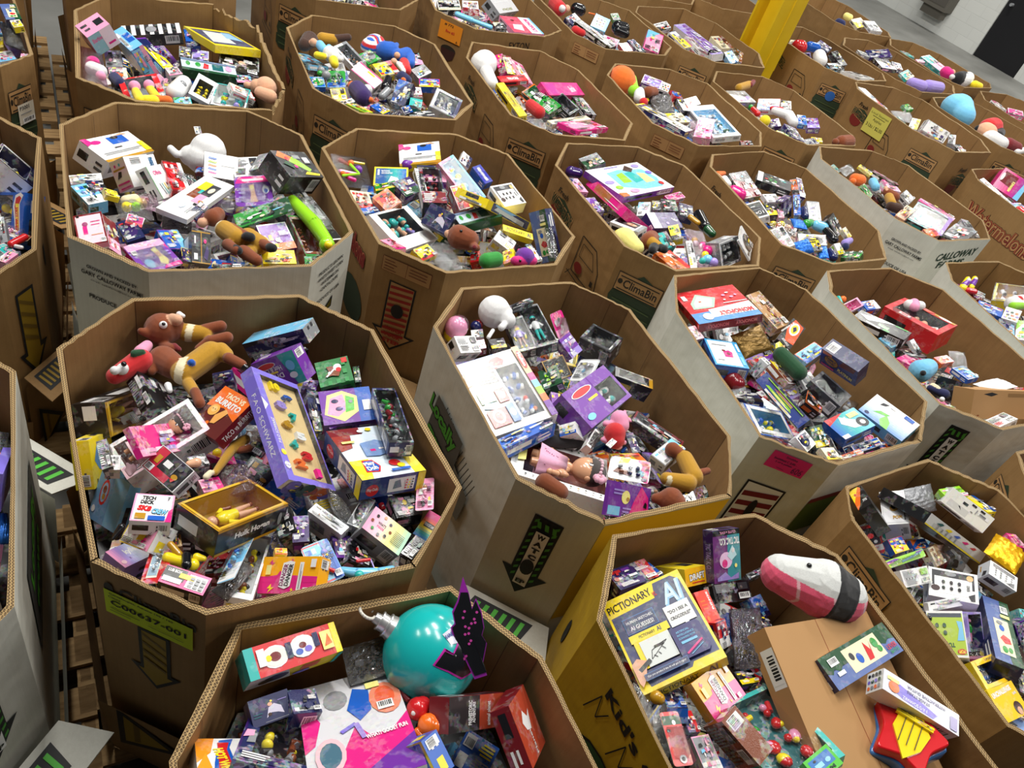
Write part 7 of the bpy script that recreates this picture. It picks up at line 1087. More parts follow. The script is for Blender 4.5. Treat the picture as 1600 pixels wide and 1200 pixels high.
def numbers_board(w,h,t,root,seed):
    mb = MB(); x,y = w / 2,h / 2; wood = lin((226,196,140)); ln = [(-x,-y),(x,-y),(x,y),(-x,y)]
    mb.poly([(*p,0) for p in ln],wood)
    for i in range(4): p,q = ln[i],ln[(i + 1) % 4]; mb.poly([(*p,-.008),(*q,-.008),(*q,0),(*p,0)],wood)
    link('wooden_board',mb.mesh('wooden_board',M_MATTE),root,Matrix.Translation((0,0,-t * .35)))
    digs = ['10','9','8','7','6','5','4','3','2','1']; cs = ['y','b','v','t','Y','w','t','r','o','m']
    for i,(d,c) in enumerate(zip(digs,cs)):
        v,f,e = text_mesh(d,.07); n = len(v); s = h / 12.5 / e[1]; ox = (i % 2 - .5) * w * .26; oy = h * (.44 - .098 * i); s2 = s * (2.2 if e[0] < .6 else 1.3); mb = MB()
        top = [(a * s2 + ox,b * s + oy,.012) for a,b in v]; mb.faces(top,f,col(c),0,False)
        from collections import Counter
        ed = Counter(); od = {}
        for ff in f:
            for k in range(len(ff)): a,b = ff[k],ff[(k + 1) % len(ff)]; ed[frozenset((a,b))] += 1; od[frozenset((a,b))] = (a,b)
        for k_,cnt in ed.items():
            if cnt == 1: a,b = od[k_]; A,Bq = top[a],top[b]; mb.poly([(A[0],A[1],0),(Bq[0],Bq[1],0),Bq,A],col(c))
        link('wooden_number',mb.mesh('wooden_number',M_PLASTIC),root,Matrix.Translation((0,0,-t * .35)))
def doll(w,h,t,root,dress):
    """baby doll lying in its tray, head to the right (or up)"""
    dc = {'q': (238,206,214),'p': (238,178,208)}[dress]; L = w * .92; s = h * .33
    mb = MB(); sk = lin((214,160,124)); hx = L * .30
    ball(mb,(hx,0,s * .15),s * .82,sk,20,14,(1,.92,.78)); ball(mb,(hx - s * .1,0,s * .5),s * .16,lin((206,146,110)),8,6)
    for q in (-1,1): ball(mb,(hx + s * .0,q * s * .74,s * .1),s * .16,sk,8,6,(1,.6,1))
    for q in (-1,1):
        ball(mb,(-L * .05,q * s * .8,0),s * .2,sk,8,6,(2,1,1)); tube(mb,(-L * .1,q * s * .95,0),(-L * .2,q * s * 1.1,s * .1),s * .16,s * .13,sk); ball(mb,(-L * .22,q * s * 1.12,s * .1),s * .16,sk,8,6)
        tube(mb,(-L * .36,q * s * .4,0),(-L * .48,q * s * .45,0),s * .26,s * .2,sk)
    tube(mb,(hx - s * .7,0,0),(hx - s * 1.1,0,0),s * .25,s * .3,sk)
    tube(mb,(hx - s * .9,0,0),(-L * .40,0,0),s * .3,s * .5,sk)
    for q in (-1,1): tube(mb,(hx - s * .9,0,0),(-L * .1,q * s * .9,0),s * .2,s * .18,sk); tube(mb,(-L * .30,0,0),(-L * .38,q * s * .4,0),s * .3,s * .26,sk)
    b = link('doll',mb.mesh('doll',M_PLASTIC),root,Matrix.Translation((0,0,-t * .45))); z0 = Matrix.Identity(4)
    for q in (-1,1):
        mb = MB(); ball(mb,(hx - s * .0,q * s * .3,s * .70),s * .13,PAL['w'],10,6,(1,1.2,.5)); ball(mb,(hx,q * s * .3,s * .75),s * .085,PAL['H'],10,6,(1,1,.5)); tube(mb,(hx + s * .2,q * s * .18,s * .74),(hx + s * .2,q * s * .42,s * .66),s * .02,s * .015,PAL['H'],5)
        link('eye',mb.mesh('eye',M_PLASTIC),b)
    mb = MB(); ball(mb,(hx - s * .38,0,s * .62),s * .1,lin((196,84,92)),8,6,(.7,1.6,.5)); link('mouth',mb.mesh('mouth',M_PLASTIC),b)
    mb = MB(); ball(mb,(hx + s * .22,0,s * .14),s * .84,lin((70,62,60)),18,12,(.85,.92,.80)); link('hair',mb.mesh('hair',M_FABRIC),b)
    mb = MB()
    for k in range(11): a = -1.5 + k * .3; ball(mb,(hx + s * .45 + s * .1 * math.cos(a),s * .8 * math.sin(a) ,s * .15 + s * .62 * math.cos(a * .9)),s * .09,lin((244,200,214)),7,5)
    for k in range(6): ball(mb,(hx + s * .55 + .2 * s * math.cos(k),-s * .8 + .2 * s * math.sin(k),s * .35),s * .16,lin((244,180,204)),8,5)
    link('headband',mb.mesh('headband',M_FABRIC),b)
    mb = MB(); n = 24; prof = [(hx - s * .95,.45),(hx - s * 1.4,.75),(0,.85),(-L * .2,1.15),(-L * .4,1.45)]; r = random.Random(3)
    vs = []; fs = []
    for i,(xx,rr) in enumerate(prof):
        for j in range(n): a = math.tau * j / n; rj = s * rr * (1 + (.10 * math.sin(a * 6) if i > 1 else 0)); vs.append((xx,rj * math.cos(a) * .78,rj * math.sin(a) * .48))
    for i in range(len(prof) - 1):
        for j in range(n): fs.append((i * n + j,i * n + (j + 1) % n,(i + 1) * n + (j + 1) % n,(i + 1) * n + j))
    mb.faces(vs,fs,lin(dc))
    for k in range(60):
        i = r.random(); xx = hx - s * 1.2 - i * (L * .4 + hx - s * 1.4); a = r.uniform(.4,2.7); rr = s * (.75 + .6 * i) ; ball(mb,(xx,rr * math.cos(a) * .78,rr * math.sin(a) * .49),s * .03,lin((214,150,190)),5,4)
    link('dress',mb.mesh('dress',M_FABRIC),b)
def place(o,nums):
    x,y,z,a,b,c = nums[:6]; o.matrix_world = Matrix.Translation((x,y,z)) @ rotvec(a,b,c)
def parse_opts(s):
    d = {}
    for p in s.split():
        k,v = p.split('=',1); d[k] = v
    return d
def make_window_box(root_name,w,h,t,art,opt,seed):
    win = tuple(float(v) for v in opt.get('win','.1,.1,.9,.9').split(',')); pal = art.split(':')[1] if art.startswith('A:') else 'kd'
    sides = {k: v for k,v in opt.items() if k in 'LRTB' and len(k) == 1}
    c = opt.get('c','x'); inner = 'd' if pal[0] in 'kd' else pal[1 % len(pal)]
    if art == 'HOGAN': sides = {'B': 'HOGANS','R': 'HOGANS'}; inner = 'Y'
    if c.startswith('doll'): inner = (150,90,84)
    if art == 'MELISSA': inner = (30,44,84)
    mb = carton(w,h,t,art,seed,sides,opt.get('S'),win,inner)
    root = link(root_name,mb.mesh(root_name,M_CARD if art[:2] == 'A:' else M_CLEAN))
    X0,Y0,X1,Y1 = win[0] * w - w / 2,win[1] * h - h / 2,win[2] * w - w / 2,win[3] * h - h / 2; cw,ch = (X1 - X0),(Y1 - Y0); cx,cy = (X0 + X1) / 2,(Y0 + Y1) / 2
    if cw > .02 and ch > .02:
        pm = MB(); pm.poly([(X0,Y0,.0004),(X1,Y0,.0004),(X1,Y1,.0004),(X0,Y1,.0004)],PAL['w']); link('clear_window',pm.mesh('clear_window',M_PANE),root)
        tr = Matrix.Translation((cx,cy,-t * .45))
        if c.startswith('fig'): link('toy_figure',figure_mesh(cw * .9,ch * .85,t * .5,c[4:]).mesh('toy_figure',M_PLASTIC),root,tr)
        elif c.startswith('pcs'):
            for k,cc in enumerate((c[4:][::2],c[4:][1::2])):
                if cc: link('toy_piece',pieces_mesh(cw * .88,ch * .88,t * .5,cc,seed + k,7).mesh('toy_piece',M_PLASTIC),root,tr)
        elif c.startswith('doll'): e = bpy.data.objects.new('doll_tray',None); bpy.data.objects.remove(e); doll_in(cw * .96,ch * .96,t,root,c[5:],cx,cy)
        elif c == 'numbers': numbers_board_in(cw,ch,t,root,cx,cy)
    return root
def doll_in(w,h,t,root,dress,cx,cy):
    n0 = set(bpy.data.objects); doll(w,h,t,root,dress)
    for o in set(bpy.data.objects) - n0:
        if o.parent == root: o.matrix_local = Matrix.Translation((cx,cy,0)) @ o.matrix_local
def numbers_board_in(w,h,t,root,cx,cy):
    n0 = set(bpy.data.objects); numbers_board(w,h,t,root,1)
    for o in set(bpy.data.objects) - n0:
        if o.parent == root: o.matrix_local = Matrix.Translation((cx,cy,0)) @ o.matrix_local
def make_blister(nm,w,h,t,art,opt,seed):
    mb = MB(); ops,base = get_art(art,seed,w,h); rr = min(w,h) * .14; pts = []
    for (sx,sy,a0) in ((1,1,0),(-1,1,90),(-1,-1,180),(1,-1,270)):
        for k in range(4): a = math.radians(a0 + k * 30); pts.append((sx * (w / 2 - rr) + rr * math.cos(a),sy * (h / 2 - rr) + rr * math.sin(a)))
    mb.poly([(*p,0) for p in pts],col(base)); mb.poly([(*p,-.0015) for p in reversed(pts)],PAL['w'])
    for i in range(len(pts)): p,q = pts[i],pts[(i + 1) % len(pts)]; mb.poly([(*p,-.0015),(*q,-.0015),(*q,0),(*p,0)],PAL['w'])
    fr = FACES['F'](w,h,t)[2]; draw(mb,ops,w,h,lambda x,y,z: ((x - w / 2) * .96,(y - h / 2) * .96,z)); root = link(nm,mb.mesh(nm,M_CARD))
    c = opt.get('c','x'); bw,bh,oy = w * .72,h * .6,-h * .08
    bb = MB(); n = 10; vs = []; fs = []; H = max(t,.02)
    for i in range(n + 1):
        for j in range(n + 1):
            u,v = i / n * 2 - 1,j / n * 2 - 1; e = max(abs(u),abs(v)); vs.append((u * bw / 2,v * bh / 2 + oy,.001 + H * min(1,(1 - e ** 6) * 1.1)))
    for i in range(n):
        for j in range(n): a = i * (n + 1) + j; fs.append((a,a + n + 1,a + n + 2,a + 1))
    bb.faces(vs,fs,PAL['w']); link('clear_bubble',bb.mesh('clear_bubble',M_CLEAR if c == 'x' else M_PANE),root)
    if c.startswith('pcs'): link('toy_piece',pieces_mesh(bw * .85,bh * .85,H * .8,c[4:],seed,6).mesh('toy_piece',M_PLASTIC),root,Matrix.Translation((0,oy,H * .45)))
    return root
BAGM = {'clear': (M_CLEAR,(240,240,240)),'smoke': (M_SMOKE,(60,60,64)),'silver': (M_FOIL,(150,152,156)),'gold': (M_FOIL,(120,92,40)),'foilp': (M_PFILM,(236,150,190)),'blue': (M_FOIL,(40,110,205)),'purple': (M_UFILM,(60,30,80)),'yellowfoil': (M_FOIL,(250,190,20)),'paper': (M_MATTE,(222,220,218))}
def make_bag(nm,w,h,t,c,seed,fill=None):
    m,cc = BAGM[c]; r = random.Random(seed); n = 18; ph = [(r.uniform(0,6),r.uniform(8,22),r.uniform(0,6.3)) for _ in range(6)]
    def nz(u,v): return sum(math.sin(p + f * (u * math.cos(a) + v * math.sin(a))) for p,f,a in ph) / 6
    mb = MB()
    for side in (1,-1):
        vs = []; fs = []
        for i in range(n + 1):
            for j in range(n + 1):
                u,v = i / n * 2 - 1,j / n * 2 - 1; e = (1 - u * u) ** .5 * (1 - v * v) ** .5 if abs(u) < 1 and abs(v) < 1 else 0
                vs.append((u * w / 2 * (1 - .05 * abs(nz(v * 2,1))),v * h / 2 * (1 - .05 * abs(nz(u * 2,2))),-t / 2 + side * (t * .5 * e * (1 + .5 * nz(u * 1.5,v * 1.5)) + .0012)))
        for i in range(n):
            for j in range(n): a = i * (n + 1) + j; f = (a,a + n + 1,a + n + 2,a + 1); fs.append(f if side > 0 else f[::-1])
        mb.faces(vs,fs,lin(cc))
    root = link(nm,mb.mesh(nm,m))
    if fill: link('wrapped_toy',pieces_mesh(w * .7,h * .7,t * .6,fill,seed,6).mesh('wrapped_toy',M_PLASTIC),root,Matrix.Translation((0,0,-t * .5)))
    if c == 'smoke' or c == 'purple':
        root2 = link('wrapped_toy',pieces_mesh(w * .7,h * .7,t * .6,'kdgY' if c == 'smoke' else 'dYkg',seed,6).mesh('wrapped_toy',M_PLASTIC),root,Matrix.Translation((0,0,-t * .5)))
    return root
# ------------------------------------------------------------------ soft and solid toys grown from chains of spheres
def sushi_col(p,info):
    c0,ax,L,up = info; t = (p - c0).dot(ax) / L; s = (p - c0 - ax * (p - c0).dot(ax)).dot(up)
    s += .012 * math.sin(t * 3)
    if .60 < t < .83: return PAL['k']
    if s > (.030 if t < .66 else .03): return lin((222,224,222))
    f = (t * 3.1 + .35 * min(abs(s + .03) * 10,.6)) % 1.0
    return lin((250,196,206)) if f < .09 else lin((240,92,126))
def make_blob(nm,segs,m_name,seed):
    c0 = Vector(segs[0][0][0][:3]); rmax = max(q[3] for s,c in segs for q in s); mt = {'fabric': M_FABRIC,'plastic': M_PLASTIC}[m_name]
    body,eyes,domes,coll = [],[],[],[]
    for s,c in segs:
        if c == 'clear': domes.append((s,c))
        elif c == 'E' and len(s) == 2 and len(segs) > 4 and m_name == 'fabric': coll.append(s)
        elif c in 'kw' and max(q[3] for q in s) < .014 and len(segs) > 2 and m_name == 'fabric': eyes.append((s,c))
        else: body.append((s,c))
    def raw(items,seg=14):
        mb = MB()
        for s,c in items:
            cc = PAL.get(c,PAL['w'])
            for q in s: ball(mb,Vector(q[:3]) - c0,q[3],cc,seg,seg * 2 // 3)
            for a,b in zip(s,s[1:]): tube(mb,Vector(a[:3]) - c0,Vector(b[:3]) - c0,a[3],b[3],cc,seg,caps=False)
        return mb
    if m_name == 'fabric' and body:
        mb = raw(body); me = mb.mesh('tmp',mt); o = bpy.data.objects.new('tmp',me); C.objects.link(o)
        md = o.modifiers.new('r','REMESH'); md.mode = 'VOXEL'; md.voxel_size = .0026 if segs[0][1] == 'x1' else max(.0036,rmax / 14); s2 = o.modifiers.new('s','SMOOTH'); s2.iterations = 3; s2.factor = .5
        bpy.context.view_layer.update(); me2 = bpy.data.meshes.new_from_object(o.evaluated_get(bpy.context.evaluated_depsgraph_get())); bpy.data.objects.remove(o)
        V = np.array([v.co[:] for v in me2.vertices]); best = np.full(len(V),1e9); ci = np.zeros((len(V),3)); spec = None
        for s,c in body:
            segl = list(zip(s,s[1:])) or [(s[0],s[0])]
            for a,b in segl:
                A = np.array(a[:3]) - np.array(c0[:]); Bq = np.array(b[:3]) - np.array(c0[:]); d = Bq - A; dd = d @ d
                t = np.clip(((V - A) @ d) / dd,0,1) if dd > 1e-9 else np.zeros(len(V)); dist = np.linalg.norm(V - A - t[:,None] * d,axis=1) - (a[3] + t * (b[3] - a[3])); dist -= .002 if c in 'EkS' else 0
                k = dist < best; best[k] = dist[k]
                if c == 'x1': spec = 'x1'; ci[k] = PAL['w']
                elif c == 'x2': ci[k] = np.where((np.floor(t[k] * 5 + V[k,2] * 60) % 3 == 0)[:,None],PAL['r'],np.where((np.floor(t[k] * 5 + V[k,2] * 60) % 3 == 1)[:,None],PAL['w'],PAL['b']))
                else: ci[k] = PAL[c]
        for s in coll:
            A,Bq = np.array(s[0][:3]) - np.array(c0[:]),np.array(s[1][:3]) - np.array(c0[:]); ax = (Bq - A) / max(np.linalg.norm(Bq - A),1e-6); ax = ax if np.linalg.norm(Bq - A) > .004 else np.array((.6,.2,-.2)); mid = (A + Bq) / 2; dl = (V - mid) @ ax; k = (np.abs(dl) < s[0][3] * .34) & (np.linalg.norm(V - mid,axis=1) < s[0][3] * 1.5); ci[k] = PAL['E']
        if spec == 'x1':
            sx_ = [q for q in segs if q[1] == 'x1']; a,b = Vector(sx_[0][0][0][:3]) - c0,Vector(sx_[-1][0][-1][:3]) - c0; d = b - a; L = d.length; ax = d / L; up = Vector((-.30,.45,.84)); up = (up - ax * up.dot(ax)).normalized()
            # measured between the two end caps
            info = (a - ax * sx_[0][0][0][3],ax,L + sx_[0][0][0][3] + sx_[-1][0][-1][3],up); ci = np.array([sushi_col(Vector(p),info) for p in V])
        at = me2.color_attributes.new(name='Col',type='FLOAT_COLOR',domain='POINT'); at.data.foreach_set('color',np.hstack([ci,np.ones((len(V),1))]).astype(np.float32).ravel())
        me2.materials.clear(); me2.materials.append(mt); me2.polygons.foreach_set('use_smooth',[True] * len(me2.polygons)); me2.name = nm; root = link(nm,me2)
    else: root = link(nm,raw(body or domes).mesh(nm,mt if body else M_PANE))
    if body and domes: link('clear_dome',raw(domes).mesh('clear_dome',M_PANE),root)
    for s,c in eyes: link('eye',raw([(s,c)]).mesh('eye',M_PLASTIC),root)
    root.location = c0
    return root
# ------------------------------------------------------------------ named specials
def make_ornament(nm,c):
    mb = MB(); R = .125; ball(mb,(0,0,0),R,lin((22,178,176)),40,28); root = link(nm,mb.mesh(nm,M_PLASTIC)); root.location = c
    toC = (Vector((0,0,2.9)) - Vector(c)).normalized(); ax = (Vector(_R) * -.80 + Vector(_U) * .52 + toC * .1).normalized()
    q = ax.to_track_quat('Z','Y').to_matrix().to_4x4(); mb = MB(); sil = lin((200,200,200))
    for z0,z1,r0,r1 in ((.115,.135,.034,.03),(.135,.139,.032,.032),(.139,.156,.024,.024),(.156,.160,.026,.026),(.160,.175,.016,.014)): tube(mb,(0,0,z0),(0,0,z1),r0,r1,sil,18)
    link('silver_cap',mb.mesh('silver_cap',colm(0.3,.7)),root,q)
    mb = MB(); n = 20
    for k in range(n - 3): a,b = k / n * math.tau,(k + 1) / n * math.tau; tube(mb,(.022 * math.sin(a),0,.197 - .022 * math.cos(a)),(.022 * math.sin(b),0,.197 - .022 * math.cos(b)),.0045,.0045,lin((214,210,200)),8)
    link('hanging_hook',mb.mesh('hanging_hook',M_PLASTIC),root,q @ Matrix.Rotation(.5,4,'Z'))
    # black winged sticker and lettering panel,following the ball
    ri = (Vector(_R) * .66 + toC * .72 + Vector(_U) * .05).normalized(); fx = (Vector(_R) - ri * ri.dot(Vector(_R))).normalized(); fy = ri.cross(fx)
    def on(x,y,k): v = (ri + fx * x + fy * y).normalized(); return tuple(v * (R + k))
    def wing(pts,cc,k,name,m=M_PLASTIC):
        b = MB(); cx = sum(p[0] for p in pts) / len(pts); cy = sum(p[1] for p in pts) / len(pts); out = []
        for i in range(len(pts)):
            p,q2 = pts[i],pts[(i + 1) % len(pts)]
            for s in range(6): t = s / 6; out.append((p[0] + (q2[0] - p[0]) * t,p[1] + (q2[1] - p[1]) * t))
        rings = 6; n = len(out)
        vs = [on(cx,cy,k)] + [on(cx + (x - cx) * (i + 1) / rings,cy + (y - cy) * (i + 1) / rings,k) for i in range(rings) for x,y in out]; fs = [(0,1 + j,1 + (j + 1) % n) for j in range(n)]
        for i in range(rings - 1):
            for j in range(n): a = 1 + i * n + j; b2 = 1 + i * n + (j + 1) % n; fs.append((a,a + n,b2 + n,b2))
        b.faces(vs,fs,cc); link(name,b.mesh(name,m),root)
    wing([(-.75,-.35),(-.45,.05),(-.25,-.05),(-.1,.25),(.15,.1),(.5,.3),(.55,-.4),(.1,-.6),(-.3,-.45)],lin((190,40,160)),.0012,'sticker_border'); wing([(-.68,-.34),(-.44,-.02),(-.25,-.1),(-.08,.18),(.15,.04),(.5,.24),(.5,-.36),(.1,-.54),(-.3,-.4)],PAL['k'],.002,'winged_sticker')
    wing([(-.5,.35),(-.1,.6),(.1,.5),(.1,.2),(-.3,.12)],lin((214,214,230)),.0015,'printed_panel')
    v,f,e = text_mesh('RAINBOCORNS',.02); b = MB(); b.faces([on(-.2 + .5 * x / e[0] * .9 - .04 * y,.38 + .5 * (x / e[0]) * .45 + .09 * y / e[1],.0025) for x,y in v],f,lin((40,70,150)),0,False); link('printed_lettering',b.mesh('printed_lettering',M_INK),root)
    # stiff black film wing standing off the ball towards the bin corner
    b = MB(); base = ri * R * .9; up = (Vector(_U) * .95 + Vector(_R) * .12).normalized(); sx = Vector(_R); out = [(0,-.02),(-.03,.03),(-.038,.06),(-.028,.07),(-.034,.1),(-.02,.13),(-.006,.19),(.008,.15),(.016,.11),(.026,.135),(.04,.1),(.046,.06),(.04,.04),(.052,.02),(.046,-.03),(.06,-.06),(.03,-.07)]
    for k,(cc,sc) in enumerate(((lin((150,40,160)),1.0),(PAL['k'],.93))):
        f3 = lambda x,y: tuple(base + sx * (.012 + (x - .01) * sc) + up * (.05 + (y - .05) * sc) + ri * (.02 + .0015 * k - .2 * max(y,0)))
        for q in range(len(out)): p1,p2 = out[q],out[(q + 1) % len(out)]; b.poly([f3(.012,.04),f3(*p1),f3(*p2)],cc)
    for q in range(14): a_ = random.Random(q); x,y = a_.uniform(-.015,.03),a_.uniform(-.04,.11); b.poly([tuple(Vector(f3(x + .004 * math.cos(m),y + .004 * math.sin(m))) + ri * .001) for m in range(6)],lin((200,70,160)))
    link('film_wing',b.mesh('film_wing',M_PLASTIC),root)
    return root
def colm(rough,metal):
    return colmat('metal_part',rough,metal=metal)
def make_star(nm,w,h,t):
    def outline(s,n=5,r1=1.0,r2=.62,z=0): return [(s * (r1 if k % 2 == 0 else r2) * math.sin(k * math.pi / n) * w*.56,s * (r1 if k % 2 == 0 else r2) * math.cos(k * math.pi / n) * h * .56) for k in range(2 * n)]
    def slab(name,s,z0,z1,c,parent=None,rnd=.0):
        mb = MB(); o = []
        base = outline(s)
        for i in range(len(base)):   # rounded corners
            p0,p1,p2 = Vector(base[i - 1]),Vector(base[i]),Vector(base[(i + 1) % len(base)])
            for k in range(4): u = k / 3; a = p1.lerp(p0,.22); b = p1.lerp(p2,.22); o.append(tuple(a.lerp(p1,u).lerp(p1.lerp(b,u),u)))
        n = len(o); cx = 0
        rings = [(1.0,z0),(1.0,z1 - .006),(.975,z1 - .001),(.94,z1)]; vs = [(x * q,y * q,z) for q,z in rings for x,y in o]; fs = []
        for i in range(len(rings) - 1):
            for j in range(n): fs.append((i * n + j,i * n + (j + 1) % n,(i + 1) * n + (j + 1) % n,(i + 1) * n + j))
        mb.faces(vs,fs,c); mb.poly([(x * .94,y * .94,z1) for x,y in o],c); mb.poly([(x,y,z0) for x,y in reversed(o)],c)
        return link(name,mb.mesh(name,M_PLASTIC),parent)
    root = slab(nm,1.1,-t,-t * .45,lin((60,110,170))); slab('red_face',1.02,-t * .45,0,lin((206,22,32)),root)
    mb = MB(); hx = [(-.2,.28),(.06,.30),(.26,.06),(.2,-.2),(.02,-.42),(-.24,-.06)]; hp = [(x * w,y * h) for x,y in hx]; c = lin((246,214,20))
    mb.poly([(x,y,.006) for x,y in hp],c)
    for i in range(6): p,q = hp[i - 1],hp[i]; mb.poly([(*p,0),(*q,0),(*q,.006),(*p,.006)],c)
    link('yellow_panel',mb.mesh('yellow_panel',M_PLASTIC),root)
    for k in (-1,0,1):
        mb = MB(); tube(mb,(k * .022 - .0,.14 * h,.010),(k * .022,-.24 * h,.010),.0012,.0012,PAL['d'],6); link('string',mb.mesh('string',M_PLASTIC),root)
    mb = carton(.1,.016,.010,'A:yy',3); link('bridge',mb.mesh('bridge',M_PLASTIC),root,Matrix.Translation((0,.15 * h,.014)))
    return root
def make_tin(nm,w,h,t,art):
    mb = MB(); ops,base = get_art(art,1,w,h); rr = min(w,h) * .2; n = 6; o = []
    for sx,sy,a0 in ((1,1,0),(-1,1,90),(-1,-1,180),(1,-1,270)):
        for k in range(n): a = math.radians(a0 + 90 * k / (n - 1)); o.append((sx * (w / 2 - rr) + rr * math.cos(a),sy * (h / 2 - rr) + rr * math.sin(a)))
    c = lin((190,20,30)); m = len(o); rings = [(1,-t),(1,-.02),(1.02,-.02),(1.02,-.004),(1,0)]; vs = [(x * q,y * q,z) for q,z in rings for x,y in o]
    mb.faces(vs,[(i * m + j,i * m + (j + 1) % m,(i + 1) * m + (j + 1) % m,(i + 1) * m + j) for i in range(4) for j in range(m)],c); mb.poly([(*p,0) for p in o],c); mb.poly([(*p,-t) for p in reversed(o)],c)
    draw(mb,ops,w * .9,h * .9,lambda x,y,z: (x - w * .45,y - h * .45,z)); return link(nm,mb.mesh(nm,M_CLEAN))
# ------------------------------------------------------------------ bins
BINS = {}
for ln in BIN_DATA.strip().split('\n'):
    f = ln.split(); BINS[f[0]] = (int(f[1]) / 1000,[(int(f[i]) / 1000,int(f[i + 1]) / 1000) for i in range(2,18,2)])
def inset(pg,d):
    n = len(pg); out = []; cx = sum(p[0] for p in pg) / n; cy = sum(p[1] for p in pg) / n; L = []
    for k in range(n):
        a,b = Vector(pg[k]),Vector(pg[(k + 1) % n]); e = (b - a).normalized(); nn = Vector((-e.y,e.x))
        if nn.dot(Vector((cx,cy)) - a) < 0: nn = -nn
        L.append((a + nn * d,e))
    for k in range(n):
        (a,e),(b,f) = L[k - 1],L[k]; den = e.x * f.y - e.y * f.x; t = ((b.x - a.x) * f.y - (b.y - a.y) * f.x) / den if abs(den) > .05 else 0; out.append(tuple(a + e * t) if abs(den) > .05 else tuple(b))
    return out
TH = .015; PAL_TOP = .145; BASE_TOP = .54
def flat(mb_ops,face,u0,v0,w,h,ring,z,name,root,mt=M_INK,off=.0025,rot=0):
    """flat print on outer face `face`: u0 metres from its left end, v0 metres below the rim"""
    a,b = Vector(ring[(face + 1) % 8]),Vector(ring[face]); e = (b - a).normalized(); n = Vector((e.y,-e.x)); c = Vector((sum(p[0] for p in ring) / 8,sum(p[1] for p in ring) / 8))
    if n.dot(c - a) > 0: n = -n
    cr,sr = math.cos(rot),math.sin(rot)
    def fr(x,y,k): x,y = w / 2 + (x - w / 2) * cr - (y - h / 2) * sr,h / 2 + (x - w / 2) * sr + (y - h / 2) * cr; p = a + e * (u0 + x) + n * (off + k); return (p.x,p.y,z - v0 - h + y)
    mb = MB(); draw(mb,mb_ops,w,h,fr,1,0,.0006)
    return link(name,mb.mesh(name,mt),root)
def facelen(ring,f): return (Vector(ring[f]) - Vector(ring[(f + 1) % 8])).length
def flats(ops,*a,**k):
    for o in ops: flat([o],*a,**k)
DKG,DKI = (44,60,40),(40,34,26)
CLIMA = [('E',.5,.42,.5,.42,DKG),('P',(.0,.1,.1,0,.9,0,1,.12,1,.3,0,.3),DKG),('P',(.12,.7,.5,1,.9,.86,.96,.6),DKG),('R',.04,.56,.96,.92,DKI),('R',.055,.575,.945,.905,'K'),('T','ClimaBin',.54,.74,.7,.16,DKI,0,.02),('E',.12,.75,.05,.05,DKI),('R',.1,.84,.9,.86,DKI),('R',.1,.6,.9,.62,DKI),('L',.1,.4,.9,.36,.006,(80,96,60)),('L',.06,.26,.94,.22,.006,(80,96,60)),('L',.1,.12,.9,.1,.006,(80,96,60))]
MELONS = [('P',(.1,.7,.5,.8,.95,.6,.95,.2,.6,.35,.1,.4),DKG),('E',.36,.28,.26,.26,(120,34,30)),('T','Fresh',.4,.92,.4,.16,DKI,0,.02,.3),('T','WATERMELONS',.5,.52,.94,.34,'K',-8,.06),('T','WATERMELONS',.5,.52,.9,.28,DKG,-8,.04)]
TRUCK = [('L',.1,.9,.6,.9,.006,DKI),('L',.6,.9,.85,.6,.006,DKI),('L',.85,.6,.95,.2,.006,DKI),('L',.1,.9,.1,.2,.006,DKI),('L',.1,.2,.95,.2,.006,DKI),('L',.2,.8,.55,.8,.004,DKI),('L',.55,.8,.72,.55,.004,DKI),('L',.72,.55,.2,.55,.004,DKI),('L',.2,.55,.2,.8,.004,DKI),('R',.76,.3,.84,.4,DKI),('E',.3,.36,.14,.1,(120,34,30)),('L',.0,.14,1,.08,.006,DKI),('L',.1,.2,.0,.05,.005,DKI)]
FORM = [('R',0,0,1,1,(120,60,40)),('R',.01,.03,.495,.97,'K'),('R',.505,.03,.99,.97,'K')] + [('R',.05,.75 - .2 * i,.25 + .05 * (i % 2),.8 - .2 * i,(120,60,40)) for i in range(4)] + [('R',.56,.75 - .2 * i,.92,.8 - .2 * i,(120,60,40)) for i in range(3)]
def ARROW(c1,c2,txt,hole=True,bg='w'):
    o = [('P',(.2,.3,0,.3,.5,0,1,.3,.8,.3,.8,1,.2,1),'k'),('P',(.24,.28,.1,.27,.5,.04,.9,.27,.76,.28,.76,.985,.24,.985),bg if bg == 'K' else 'k')]
    for i in range(9): y = .96 - .085 * i; o += [('P',(.25,y - .05,.33,y - .02,.33,y + .015,.25,y - .015),c1),('P',(.67,y - .05,.75,y - .02,.75,y + .015,.67,y - .015),c1)] if not bg == 'K' else [('P',(.25,y - .06,.75,y - .02,.75,y + .02,.25,y - .02),c1)]
    if bg != 'K': o += [('P',(.3,.97,.38,.97,.42,.9,.34,.9),c1),('P',(.46,.97,.54,.97,.58,.9,.5,.9),c1),('P',(.62,.97,.7,.97,.74,.9,.66,.9),c1),('R',.36,.16,.64,.86,bg)] + [('T',ch,.5,.81 - .085 * i,.17,.06,'k',0,.06) for i,ch in enumerate('WATCH')]
    if hole: o += [('E',.5,.42 if bg != 'K' else .62,.14,.1,'k')]
    if bg != 'K': o += [('T','STEP'[2:],.5,.22,.2,.05,'k',0,.05)]
    else: o += [('T',w_,.5,.34 - .09 * i,.4,.06,c1,0,.05) for i,w_ in enumerate(('WATCH','YOUR','STEP'))]
    return o
